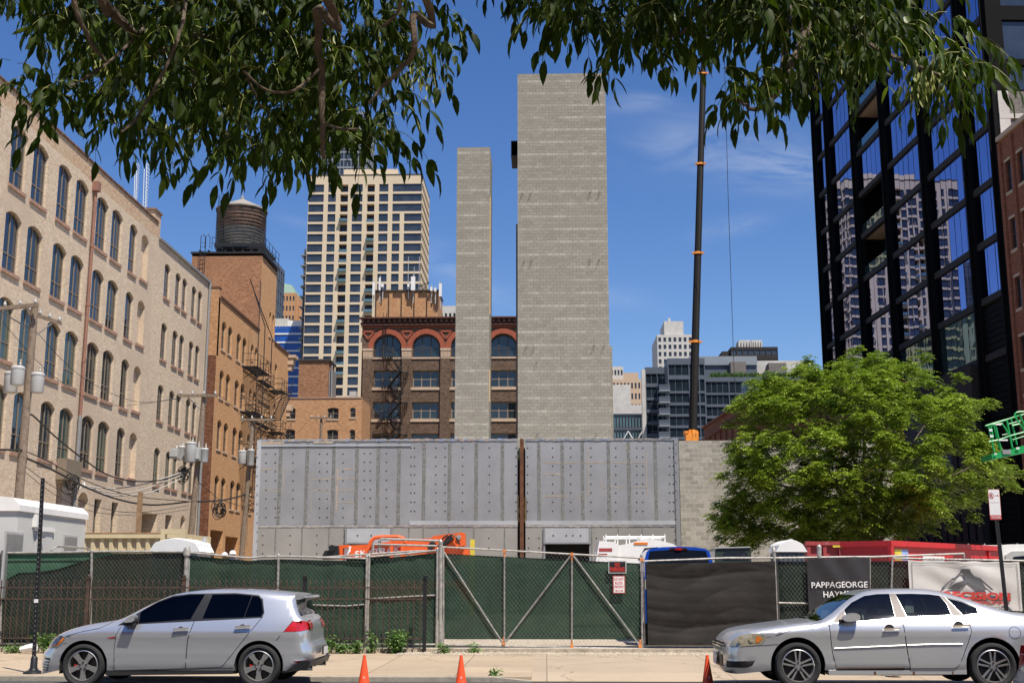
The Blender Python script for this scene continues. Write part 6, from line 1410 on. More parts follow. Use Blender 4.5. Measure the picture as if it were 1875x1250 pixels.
def cloth(root, name, x0, x1, ztop, zbot, Y, mat, amp=.04, seed=1, sag=0., nx=60, nz=26, fold='v', tops=None):
    q = random.Random(seed); ph_ = [q.uniform(0, 6) for _ in range(8)]; fr1 = [q.uniform(2, 5), q.uniform(5, 9), q.uniform(9, 15)]
    mb = MB(); vs = []; fs = []
    for j in range(nz + 1):
        for i in range(nx + 1):
            u, v = i / nx, j / nz; x = lerp(x0, x1, u); zt = (tops(x) if tops else ztop) - sag * math.sin(math.pi * u) * v; z = lerp(zbot, zt, v)
            if fold == 'v': d = math.sin(u * fr1[1] * 3 + ph_[0]) * .4 + math.sin(u * fr1[2] * 3 + v * 2 + ph_[1]) * .25 + math.sin(v * 5 + u * 4 + ph_[2]) * .35
            else: rg = lambda t: 1 - 2 * abs(math.sin(t)) ** .6; k1 = math.sin(u * 3.3 + ph_[4]); d = rg(v * 5.2 + u * 1.6 + ph_[0] + .8 * k1) * .55 * (.3 + abs(math.sin(u * 2.6 + .5))) + rg(v * 12 - u * 3.1 + ph_[1] + math.sin(u * 7)) * .22 * abs(math.sin(u * 5 + v * 3)) + rg(v * 25 + u * 6 + ph_[3] + 2 * k1) * .07 + math.sin(v * 6 + u * 9 + ph_[3]) * .12
            vs.append((x, Y + amp * d, z))
    for j in range(nz):
        for i in range(nx): a = j * (nx + 1) + i; fs.append((a, a + 1, a + nx + 2, a + nx + 1))
    mb.add(vs, fs); return mb.build(name, mat, root, smooth=True, sharp=180)
def rails(mb, pts, r=.024, Y=YF): mb.path([at(px, py, Y if len(p) < 3 else p[2]) for p in [pts] for px, py in p], r, 8)
ZB = .1
def fence_panel(label, top, posts, green, seed, clothtop=.12, Y=YF, extra=(), midrail=None, clothmat_='screenk'):
    P_ = [at(px, py, Y) for px, py in top]
    t = thing('chain_link_fence', label, 'fence', (P_[0].x, Y, ZB), group=None)
    mb = MB(); mb.path(P_, .024, 8); mb.path([(P_[0].x, Y, .17), (P_[-1].x, Y, .17)], .02, 6)
    if midrail: mb.path([at(px, py, Y + .03) for px, py in midrail], .02, 8)
    mb.each('rail', 'galv', t, smooth=True)
    for (a, b, c, d) in posts:
        mb = MB(); p, q = at(a, b, Y), at(c, d, Y); mb.tube((q.x, Y, .05), p, .03, n=10); mb.lathe([(.034, 0), (.036, .03), (.01, .06)], 10, c=(p.x, p.y, p.z)); mb.build('post', 'galv', t, smooth=True)
    tp_ = [(p.x, p.z) for p in P_]; chain(t, tp_, .15, Y - .03, Y - .03)
    def tf(x):
        for (p, q), (s, u) in zip(tp_, tp_[1:]):
            if p <= x <= s: return q + (u - q) * (x - p) / (s - p) - clothtop
        return tp_[-1][1] - clothtop
    if green: cloth(t, 'screen_cloth', P_[0].x + .02, P_[-1].x - .02, 0, .12, Y + .05, clothmat_, .02, seed, tops=tf)
    return t
t = fence_panel('leftmost chain-link fence panel with a drooping pale green cloth flap', [(-40, 1012), (100, 1011), (200, 1009), (344, 1010)], [(4, 1012, 0, 1180), (168, 1010, 165, 1180), (345, 1003, 338, 1180)], True, 3, .03)
# pale flap that droops at the upper left
mb = MB(); pts = [(2, 1014), (90, 1013), (200, 1011), (215, 1013), (160, 1024), (110, 1040), (70, 1047), (35, 1048), (12, 1060), (2, 1075)]
mb.poly([tuple(at(x, y, YF + .03)) for x, y in pts][::-1]); mb.build('cloth_flap', 'screenl', t)
mb = MB(); mb.path([at(x, y, YF + .02) for x, y in ((5, 1027), (60, 1026.5), (150, 1026))], .008, 4); mb.build('cloth_seam', 'screenk', t)
mb = MB(); q = at(344, 1000, YF); mb.lathe([(.08, 0), (.085, .1), (.07, .16), (.01, .2)], 12, c=(q.x, YF - .05, q.z - .2)); mb.tube((q.x, YF - .05, ZB), (q.x, YF - .05, q.z - .2), .05, n=10); mb.build('post', 'galv', t, smooth=True)
fence_panel('second chain-link fence panel, its top rail dipping in the middle', [(346, 1011), (455, 1021), (480, 1019), (510, 1018), (672, 1022)], [(510, 1018, 506, 1180), (672, 1020, 668, 1182)], True, 5, .06, clothmat_='screen', midrail=[(556, 1106), (600, 1108), (635, 1109), (668, 1106)])
fence_panel('short raised chain-link panel left of the gate post', [(676, 1019), (745, 1013), (801, 1007)], [(676, 1019, 672, 1185), (801, 1007, 799, 1180)], True, 7, .05, clothmat_='screen', midrail=[(676, 1096), (740, 1092), (800, 1089)])
mb = MB(); mb.path([at(592, 1020, YF + .04), at(660, 1015, YF + .04), at(760, 1008.5, YF + .04), at(801, 1008, YF + .04)], .022, 8); mb.path([at(683, 1012, YF + .06), at(683, 993, YF + .06)], .03, 8); mb.path([at(697, 986, YF + .06), at(806, 989.5, YF + .06)], .026, 8); mb.path([at(695, 1010, YF + .1), at(695, 989, YF + .1)], .034, 8); mb.path([at(683, 996, YF + .06), at(806, 999, YF + .06)], .022, 8)
tag(mb.build('pipe_barrier', 'galv', smooth=True), 'loose galvanised pipes rising above the fence left of the gate', 'pipes')
# the gate
gt = thing('chain_link_gate', 'wide chain-link gate with green cloth and diagonal pipes', 'gate', (fx(808, 1100), YF, ZB))
GP = lambda x, y: at(x, y, YF)
mb = MB(); mb.path([GP(806, 1180), GP(807, 995)], .045, 12); mb.lathe([(.05, 0), (.055, .05), (.02, .1)], 10, c=tuple(GP(807, 995))); mb.path([GP(1176, 1187), GP(1175, 1016)], .026, 10); mb.build('post', 'galv', gt, smooth=True)
fr_p = [((812, 1001), (1175, 1021)), ((812, 1180), (1174, 1187)), ((812, 1001), (812, 1180)), ((923.5, 1007), (923.5, 1182)), ((1047, 1013), (1047, 1184)), ((812, 1009), (920, 1176)), ((926, 1174), (1044, 1018)), ((1050, 1017), (1173, 1183)), ((1179, 1026), (1181, 1187)), ((812, 1001), (806, 1001))]
for a, b in fr_p: mb = MB(); mb.path([GP(*a), GP(*b)], .020, 8); mb.build('pipe', 'galv', gt, smooth=True)
mb = MB()
for x, y in ((923.5, 1008), (1047, 1014), (922, 1177), (1047, 1183), (1172, 1182), (1175, 1024)): p = GP(x, y); mb.box(p.x - .036, p.x + .036, YF - .03, YF + .02, p.z - .036, p.z + .036); mb.tube(p, p + Vector((0, 0, .14 if y > 1100 else -.14)), .024, n=6)
mb.each('rusty_joint', 'orangerust', gt)
tp_ = [(GP(812, 1001).x, GP(812, 1001).z), (GP(1175, 1021).x, GP(1175, 1021).z)]; chain(gt, tp_, .17, YF - .03, YF - .03)
cloth(gt, 'screen_cloth', fx(812, 1100), fx(1174, 1100), 0, .28, YF + .05, 'screen', .012, 12, tops=lambda x: lerp(fz(1013, 812), fz(1031, 1174), (x - tp_[0][0]) / (tp_[1][0] - tp_[0][0])))
def sign(name, label, px0, px1, y0, y1, Y, base, lines, border, cat='sign', tilt=0):
    a, b, z0, z1 = R4(px0, px1, y0, y1, Y); cx_, cz_ = (a + b) / 2, (z0 + z1) / 2; s = thing(name, label, cat, (cx_, Y, z0)); w_, h_ = b - a, z1 - z0
    mb = MB(); mb.box(a, b, Y, Y + .006, z0, z1); mb.build('plate', border, s); e = .022
    mb = MB(); mb.box(a + e, b - e, Y - .003, Y - .0005, z0 + e, z1 - e); mb.build('face', base, s); return s, a, b, z0, z1
s, a, b, z0, z1 = sign('warning_sign', 'small black sign with red NO PARKING lettering on the gate', 1114, 1147, 1026, 1049, YF - .05, 'black', None, 'transf'); w_ = b - a; mb = MB()
for k, (tx_, fw_, h_) in enumerate((('NO', .28, .3), ('PARKING', .8, .36))): text_on(mb, tx_, ((a + b) / 2, YF - .056, lerp(z1, z0, .3 + .38 * k)), (1, 0, 0), (0, 0, 1), .1, bold=.025, fit=(w_ * fw_, (z1 - z0) * h_))
mb.build('lettering', 'txtr', s)
s, a, b, z0, z1 = sign('warning_sign', 'white sign reading DO NOT BLOCK DRIVEWAY with a two-way arrow', 1122, 1145, 1053, 1086, YF - .05, 'signw', None, 'redside'); mb = MB()
for k, tx_ in enumerate(('DO NOT', 'BLOCK', 'DRIVEWAY')): text_on(mb, tx_, ((a + b) / 2, YF - .056, lerp(z1, z0, .2 + .21 * k)), (1, 0, 0), (0, 0, 1), .1, bold=.012, fit=((b - a) * (.76 if k != 1 else .62), (z1 - z0) * .15))
zc_ = lerp(z1, z0, .84); mb.quad((a + .07, YF - .056, zc_ - .006), (b - .07, YF - .056, zc_ - .006), (b - .07, YF - .056, zc_ + .006), (a + .07, YF - .056, zc_ + .006))
for x, s_2 in ((a + .045, 1), (b - .045, -1)): mb.poly([(x, YF - .056, zc_), (x + .04 * s_2, YF - .056, zc_ - .02), (x + .04 * s_2, YF - .056, zc_ + .02)])
mb.build('lettering', 'txtr', s)
# right of the gate
t = thing('chain_link_fence', 'chain-link panel right of the gate under a sagging black cloth', 'fence', (fx(1180, 1100), YF, ZB)); mb = MB(); mb.path([GP(1178, 1027), GP(1260, 1024), GP(1330, 1021), GP(1420, 1021)], .024, 8); mb.path([GP(1178, 1186), GP(1420, 1188)], .022, 8); mb.each('rail', 'galv', t, smooth=True)
mb = MB(); mb.path([GP(1424, 1187), GP(1417, 1010)], .034, 10); mb.lathe([(.045, 0), (.045, .06), (.02, .1)], 10, c=tuple(GP(1417, 1010))); mb.build('post', 'galv', t, smooth=True)
chain(t, [(GP(1180, 1027).x, GP(1180, 1027).z), (GP(1420, 1021).x, GP(1420, 1021).z)], .15, YF + .02, YF + .02)
bk = cloth(None, 'cloth_sheet', fx(1184, 1100), fx(1420, 1100), 0, fz(1180, 1300), YF - .12, 'blackcloth', .05, 21, nx=90, nz=60, fold='h', tops=lambda x: lerp(fz(1032, 1184), fz(1027, 1420), (x - fx(1184, 1100)) / (fx(1420, 1100) - fx(1184, 1100))))
tag(bk, 'wrinkled black mesh cloth hung over the fence right of the gate', 'cloth')
cloth(t, 'screen_cloth', fx(1184, 1100), fx(1420, 1100), fz(1030, 1300), .15, YF + .08, 'screenk', .02, 4)
t = thing('chain_link_fence', 'right end chain-link fence carrying the two printed banners', 'fence', (fx(1424, 1100), YF, ZB)); mb = MB()
mb.path([GP(1420, 1021), GP(1560, 1019), GP(1600, 1019), GP(1765, 1013)], .024, 8); mb.path([GP(1765, 1013), GP(1766, 1024)], .02, 8); mb.path([GP(1635, 1021), GP(1700, 1023), GP(1920, 1027)], .024, 8); mb.path([GP(1426, 1103), GP(1480, 1104)], .02, 8); mb.path([GP(1426, 1188), GP(1920, 1190)], .022, 8); mb.each('rail', 'galv', t, smooth=True)
mb = MB(); mb.path([GP(1636, 1187), GP(1632, 1080), GP(1634, 1021)], .024, 8); mb.path([GP(1592, 1187), GP(1593, 1021)], .02, 8); mb.build('post', 'galv', t, smooth=True)
mb = MB(); mb.path([GP(1500, 1022), GP(1500, 1004)], .05, 10); mb.lathe([(.055, 0), (.055, .05), (.02, .09)], 10, c=tuple(GP(1500, 1004))); mb.build('post', 'galv', t, smooth=True)
chain(t, [(GP(1424, 1021).x, GP(1424, 1021).z), (GP(1765, 1021).x, GP(1600, 1019).z - .02), (GP(1920, 1027).x, GP(1900, 1027).z)], .15, YF - .03, YF - .03)
cloth(t, 'screen_cloth', fx(1428, 1100), fx(1920, 1100), 0, .12, YF + .06, 'screenk', .02, 9, tops=lambda x: fz(1027, 1600), nx=90)
def banner_surf(u, v, q, amp): return amp * (math.sin(u * 9 + v * 4 + q) * .5 + math.sin((u - v) * 14 + q * 2) * .5 * (1 - abs(2 * u - 1)) + math.sin(v * 7 - u * 5) * .3)
class Ban:
    def __init__(s, c, Y, amp, q): s.c = [at(x, y, Y) for x, y in c]; s.Y = Y; s.amp = amp; s.q = q     # corners: tl, tr, br, bl
    def p(s, u, v, off=0):                 # v=0 top
        a = s.c[0].lerp(s.c[1], u); b = s.c[3].lerp(s.c[2], u); r = a.lerp(b, v); sagz = .03 * math.sin(math.pi * u * 5) ** 2 * (1 - v) * .6
        return Vector((r.x, s.Y + banner_surf(u, v, s.q, s.amp) - off, r.z - sagz))
    def sheet(s, nx=48, nz=30):
        mb = MB(); mb.add([s.p(i / nx, j / nz) for j in range(nz + 1) for i in range(nx + 1)], [(j * (nx + 1) + i, (j + 1) * (nx + 1) + i, (j + 1) * (nx + 1) + i + 1, j * (nx + 1) + i + 1) for j in range(nz) for i in range(nx)]); return mb
    def tess(s, mb, poly, off=.008, m=0, st=.02):     # polygon in (u,v), subdivided onto the surface
        pts = []
        for (a, b), (c, d) in zip(poly, poly[1:] + poly[:1]):
            n = max(1, int(math.hypot(c - a, d - b) / st)); pts += [(lerp(a, c, k / n), lerp(b, d, k / n)) for k in range(n)]
        n0 = len(pts); us = [p[0] for p in pts]; vs = [p[1] for p in pts]; ext = [Vector(p) for p in pts]
        x = min(us)
        while x < max(us):
            y = min(vs)
            while y < max(vs):
                if inpoly((x, y), pts): ext.append(Vector((x, y)))
                y += st * 1.3
            x += st * 1.3
        V_, E_, F_, *_ = delaunay_2d_cdt(ext, [(i, (i + 1) % n0) for i in range(n0)], [], 0, 1e-5)
        b0 = [s.p(p.x, p.y, off) for p in V_]; fs = [f for f in F_ if inpoly((sum(V_[i].x for i in f) / 3, sum(V_[i].y for i in f) / 3), pts)]
        fs = [f[::-1] for f in fs]; mb.add(b0, fs, m)
    def text(s, mb, body, u, v, fw, fh, off=.008, bold=.0, m=0):
        vs, fs = textmesh(body, 1., bold); x0 = min(q[0] for q in vs); x1 = max(q[0] for q in vs); y0 = min(q[1] for q in vs); y1 = max(q[1] for q in vs)
        mb.add([s.p(u + ((q[0] - x0) / (x1 - x0) - .5) * fw, v - ((q[1] - y0) / (y1 - y0) - .5) * fh, off) for q in vs], fs, m)
def inpoly(p, poly):
    x, y = p; c = False; n = len(poly)
    for i in range(n):
        (x1, y1), (x2, y2) = poly[i][:2], poly[i - 1][:2]
        if (y1 > y) != (y2 > y) and x < (x2 - x1) * (y - y1) / (y2 - y1) + x1: c = not c
    return c
b1 = Ban([(1478, 1021), (1592, 1020), (1594, 1186), (1483, 1188)], YF - .1, .035, 1.); bn = thing('banner', 'black banner with white PAPPAGEORGE HAYMES lettering', 'banner', (fx(1535, 1100), YF - .1, ZB))
b1.sheet().build('sheet', 'banner', bn, smooth=True, sharp=180); mb = MB(); b1.text(mb, 'PAPPAGEORGE', .505, .295, .90, .066, .03, .006); b1.text(mb, 'HAYMES', .49, .40, .50, .068, .03, .006); mb.build('lettering', 'txtw', bn)
b2 = Ban([(1663, 1024.5), (1866, 1028), (1873, 1118), (1666, 1112)], YF - .1, .03, 2.4); bn = thing('banner', 'white banner with a grey demolition claw logo over red PRECISION lettering', 'banner', (fx(1765, 1080), YF - .1, ZB))
b2.sheet(60, 30).build('sheet', 'bannerw', bn, smooth=True, sharp=180)
def bu(x, y):  # detail coordinates (scale 6.818, corner 1600,960) to banner (u,v)
    px, py = 1600 + x / 6.818, 960 + y / 6.818; v = (py - 1026) / 89.; u = (px - lerp(1663, 1666, v)) / lerp(203, 207, v); v = (py - lerp(1024.5, 1028, u)) / lerp(87.5, 90, u); return (u, v)
mb = MB()
for poly in ([(1078, 560), (1100, 545), (1190, 548), (1215, 600), (1250, 640), (1310, 665), (1360, 730), (1412, 812), (1285, 812), (1165, 718), (1135, 745), (1060, 803), (910, 800), (1010, 735), (1140, 680), (1110, 610), (1078, 600)],
             [(840, 800), (850, 780), (960, 690), (985, 662), (1000, 668), (1078, 590), (1090, 600), (1010, 680), (985, 695), (965, 700), (862, 800)], [(1310, 655), (1330, 670), (1480, 800), (1495, 815), (1460, 812), (1320, 690)],
             [(1600, 1010), (1660, 1005), (1690, 1030), (1735, 1075), (1690, 1070), (1620, 1040)]): b2.tess(mb, [bu(*p) for p in poly], .028)
mb.each('logo', 'txtg', bn)
mb = MB()
for poly in ([(468, 468), (1780, 492), (1780, 497), (468, 473)], [(468, 470), (474, 470), (484, 800), (478, 800)], [(1776, 495), (1782, 495), (1833, 1060), (1827, 1060)]): b2.tess(mb, [bu(*p) for p in poly], .02, st=.03)
mb.each('border_line', 'txtg', bn)
c = bu(1230, 885); c0 = bu(765, 885); c1 = bu(1700, 885); mb = MB(); b2.text(mb, 'PRECISION', (c0[0] + c1[0]) / 2 + .005, c[1] + .012, c1[0] - c0[0], .175, .026, .05); mb.build('lettering_shadow', 'txtg', bn); mb = MB(); b2.text(mb, 'PRECISION', (c0[0] + c1[0]) / 2, c[1], c1[0] - c0[0], .165, .04, .05)
c = bu(1400, 970); b2.text(mb, 'DEMOLITION', (bu(1130, 970)[0] + bu(1672, 970)[0]) / 2, c[1], bu(1672, 970)[0] - bu(1130, 970)[0], .065, .04, .04); mb.build('lettering', 'txtr2', bn)
# brown iron picket fence in front
def iron(label, px0, px1, posts, Y=26.85):
    x0, x1 = fx(px0, 1100, Y), fx(px1, 1100, Y); t = thing('iron_fence', label, 'fence', (x0, Y, .05)); zt = fz(1075, 300, Y); z2 = fz(1096, 300, Y); z3 = fz(1168, 300, Y); mb = MB()
    for z in (zt, z2, z3): mb.box(x0, x1, Y - .018, Y + .018, z - .016, z + .016)
    mb.each('rail', 'iron', t); x = x0 + .06; mb = MB(); i = 0; zpt = fz(1065, 300, Y)
    while x < x1:
        mb.box(x - .010, x + .010, Y - .010, Y + .010, .09, zpt); mb.add([(x - .018, Y - .01, zpt), (x + .018, Y - .01, zpt), (x + .018, Y + .01, zpt), (x - .018, Y + .01, zpt), (x, Y, zpt + .07)], [(0, 1, 4), (1, 2, 4), (2, 3, 4), (3, 0, 4)]); x += .135
    mb.build('picket', 'iron', t)['kind'] = 'stuff'
    for p in posts:
        X_ = fx(p, 1100, Y); zp = fz(1060, 300, Y); mb = MB(); mb.box(X_ - .038, X_ + .038, Y - .04, Y + .04, .05, zp); mb.box(X_ - .052, X_ + .052, Y - .052, Y + .052, zp, zp + .03); mb.ball((X_, Y, zp + .065), .045, n=10); mb.build('post', 'iron' if p < 400 else 'black', t)
    return t
iron('low brown iron picket fence along the left pavement', -60, 560, (-20, 160, 335)); iron('last stretch of low black iron picket fence ending left of the gate', 562, 776, (557, 778))
# sign posts by the kerb
Ys = 20.9
sp_ = thing('sign_post', 'black perforated steel post without a sign, left of the hatchback', 'post', (at(62, 1225, Ys).x, Ys, .045)); p0, p1 = at(61.5, 1222, Ys), at(78.5, 875, Ys); mb = MB(); d_ = p1 - Vector((p0.x, Ys, .02)); mb.obox((Vector((p0.x, Ys, .02)) + p1) / 2, (.026, 0, 0), (0, .026, 0), d_ / 2); mb.build('post', 'black', sp_)
mb = MB()
for k in range(40): q = Vector((p0.x, Ys, .02)) + d_ * ((k + .5) / 40); mb.box(q.x - .006, q.x + .006, Ys - .0275, Ys - .0262, q.z - .006, q.z + .006)
mb.each('hole', 'transf', sp_); mb = MB(); mb.lathe([(.17, 0), (.16, .03), (.08, .06), (.06, .1), (.055, .26), (.04, .28)], 16, c=(p0.x, Ys, .012)); mb.build('base', 'black', sp_, smooth=True)
q = Vector((p0.x, Ys, .02)) + d_ * ((1222 - 1096) / 347.); mb = MB(); mb.box(q.x - .036, q.x + .036, Ys - .03, Ys - .0265, q.z - .03, q.z + .03); mb.build('tape', 'signw', sp_)
Yr = 21.2
np_ = thing('street_sign', 'no parking tow zone sign on a black post, above the silver sedan', 'sign', (at(1836, 1225, Yr).x, Yr, .045)); p0 = Vector((at(1836, 1150, Yr).x + .12, Yr, .05)); p1 = at(1820, 905, Yr); mb = MB(); mb.obox((p0 + p1) / 2, (.026, 0, 0), (0, .026, 0), (p1 - p0) / 2); mb.build('post', 'black', np_)
mb = MB(); mb.lathe([(.17, 0), (.16, .03), (.08, .06), (.06, .1), (.055, .26), (.04, .28)], 16, c=(p0.x, Yr, .012)); mb.build('base', 'black', np_)
up = (at(1811, 947, Yr) - at(1807, 897, Yr)); upn = -up.normalized(); rt_ = Vector((1, 0, 0)) ; rt_ = (rt_ - upn * rt_.dot(upn)).normalized(); cc = at(1820, 923.5, Yr) + Vector((0, -.035, 0)); hw, hh = .098, .262
def sp2(mb, pts, off, m=0): mb.poly([cc + rt_ * x + upn * y - Vector((0, off, 0)) for x, y in pts], m)
def rrect(w_, h_, r): return [(sx * (w_ - r) + r * math.cos(a), sy * (h_ - r) + r * math.sin(a)) for sx, sy, a0 in ((1, 1, 0), (-1, 1, 90), (-1, -1, 180), (1, -1, 270)) for a in [R(a0 + k * 30) for k in range(4)]]
mb = MB(); pl = rrect(hw, hh, .02); v0 = [cc + rt_ * x + upn * y for x, y in pl]; n = len(pl); mb.add(v0 + [v + Vector((0, .004, 0)) for v in v0], [tuple(range(n))[::-1], tuple(range(n, 2 * n))] + [(i, (i + 1) % n, (i + 1) % n + n, i + n) for i in range(n)]); mb.build('plate', 'txtr2', np_)
mb = MB(); sp2(mb, rrect(hw - .005, hh - .005, .018)[::-1], .002); mb.build('face', 'signw', np_)
mb = MB(); sp2(mb, [(-hw + .006, -hh + .008), (hw - .006, -hh + .008), (hw - .006, -hh + .082), (-hw + .006, -hh + .082)][::-1], .004); sp2(mb, [(-.08, .032), (.08, .032), (.08, .036), (-.08, .036)][::-1], .004)
n = 24
for k in range(n): a, b = 2 * math.pi * k / n, 2 * math.pi * (k + 1) / n; sp2(mb, [(-.048 + .040 * math.cos(a), .15 + .055 * math.sin(a)), (-.048 + .040 * math.cos(b), .15 + .055 * math.sin(b)), (-.048 + .030 * math.cos(b), .15 + .044 * math.sin(b)), (-.048 + .030 * math.cos(a), .15 + .044 * math.sin(a))][::-1], .004)
sp2(mb, [(-.078, .185), (-.070, .192), (-.018, .115), (-.026, .108)][::-1], .006); sp2(mb, [(.005, .15), (.06, .15), (.06, .158), (.005, .158)][::-1], .004); sp2(mb, [(.055, .137), (.085, .154), (.055, .171)][::-1], .004)
mb.each('red_mark', 'txtr2', np_)
mb = MB(); text_on(mb, 'TOW ZONE', cc + upn * (-hh + .045) - Vector((0, .006, 0)), rt_, upn, .06, fit=(.16, .042), bold=.01); mb.build('lettering', 'signw', np_); mb = MB(); text_on(mb, 'P', cc + rt_ * (-.048) + upn * .15 - Vector((0, .005, 0)), rt_, upn, .06, fit=(.028, .055), bold=.02); mb.build('letter', 'black', np_)
# traffic cones
def cone(label, px, ybase, ytop, Y):
    x = at(px, ybase, Y).x; z0 = {True: .012, False: -.05}[Y > 20.4]
    t = thing('traffic_cone', label, 'traffic cone', (x, Y, z0), rnd.uniform(-.1, .1), 'orange cones by the kerb')
    mb = MB(); mb.lathe([(.092, .02), (.088, .035), (.024, .44), (.022, .46), (.014, .463), (.0141, .43)], 24); mb.build('cone', 'cone', t, world=False, smooth=True)
    mb = MB(); mb.lathe([(.02, .022), (.135, .022), (.135, .01), (.13, 0), (.02, 0)], 8); mb.build('base', 'black', t, world=False)
    mb = MB(); mb.box(.0, .022, -.0765, -.0755, .115, .14); mb.build('sticker', 'signw', t, world=False); return t
cone('orange cone nearest the hatchback', 666, 1262, 1197, 19.45); cone('orange cone in front of the gate', 844, 1262, 1200, 19.45); c3 = cone('orange cone at the front bumper of the silver sedan', 1296, 1241, 1190, 19.6)
c4 = cone('orange cone seen only by its foot beneath the silver sedan', 1638, 1243, 1200, 21.0)
# weeds
def weed(label, px, Y, h, n, seed, mat='weed', spread=.25):
    q = random.Random(seed); x = at(px, 1180, Y).x; z0 = .015; mb = MB(); sm = MB()
    for _ in range(max(3, n // 14)):
        a = q.uniform(0, 6.28); rr_ = q.uniform(0, spread); tip = Vector((x + rr_ * math.cos(a), Y + rr_ * math.sin(a) * .6, z0 + h * q.uniform(.5, 1))); b = Vector((x + rr_ * .3 * math.cos(a), Y, z0)); sm.tube(b, tip, .006, .002, n=4)
        for k in range(14):
            c = b.lerp(tip, q.uniform(.15, 1.)) + Vector((q.gauss(0, .05), q.gauss(0, .05), q.gauss(0, .03))); d = Vector((q.gauss(0, 1), q.gauss(0, 1), q.gauss(.1, .5))).normalized(); s = q.uniform(.03, .065); e = d.cross(Vector((q.gauss(0, .3), q.gauss(0, .3), 1))).normalized() * s * .42
            mb.add([c, c + d * s + e, c + d * s * 2 - Vector((0, 0, s * .4)), c + d * s - e], [(0, 1, 2, 3)])
    t = thing('weed', label, 'weed', (x, Y, z0), group='weeds at the foot of the fence'); mb.build('leaves', mat, t); sm.build('stem', 'weed', t)
weed('largest green weed bush at the foot of the iron fence', 727, 26.7, .5, 560, 1, spread=.3); weed('small weed just left of the gate post', 812, 26.6, .22, 130, 2, spread=.16); weed('small weed growing under the gate', 867, 26.7, .22, 80, 3, spread=.1); weed('weed behind the hatchback tail, left one', 598, 26.6, .38, 240, 4); weed('weed behind the hatchback tail, middle one', 625, 26.6, .26, 200, 5); weed('weed behind the hatchback tail, right one', 652, 26.6, .3, 200, 6, spread=.18); weed('weed at the hatchback nose', 85, 26.6, .42, 420, 7, spread=.4); weed('thin tall weed between the hatchback and the weed bush', 680, 26.7, .45, 120, 8, spread=.12); weed('tiny weed in the driveway joint', 905, 20.7, .07, 60, 9, spread=.14); weed('small weed left of the black post', 30, 26.6, .2, 160, 10, spread=.4)
p = at(48, 1178, 26.3); mb = MB(); mb.path([(p.x - .12, 26.3, .1), (p.x, 26.3, .12), (p.x + .22, 26.3, .16)], [.05, .08, .09], 10); tag(mb.build('plastic_bag', 'white', smooth=True), 'white crumpled plastic litter at the fence foot, left of the hatchback', 'litter')
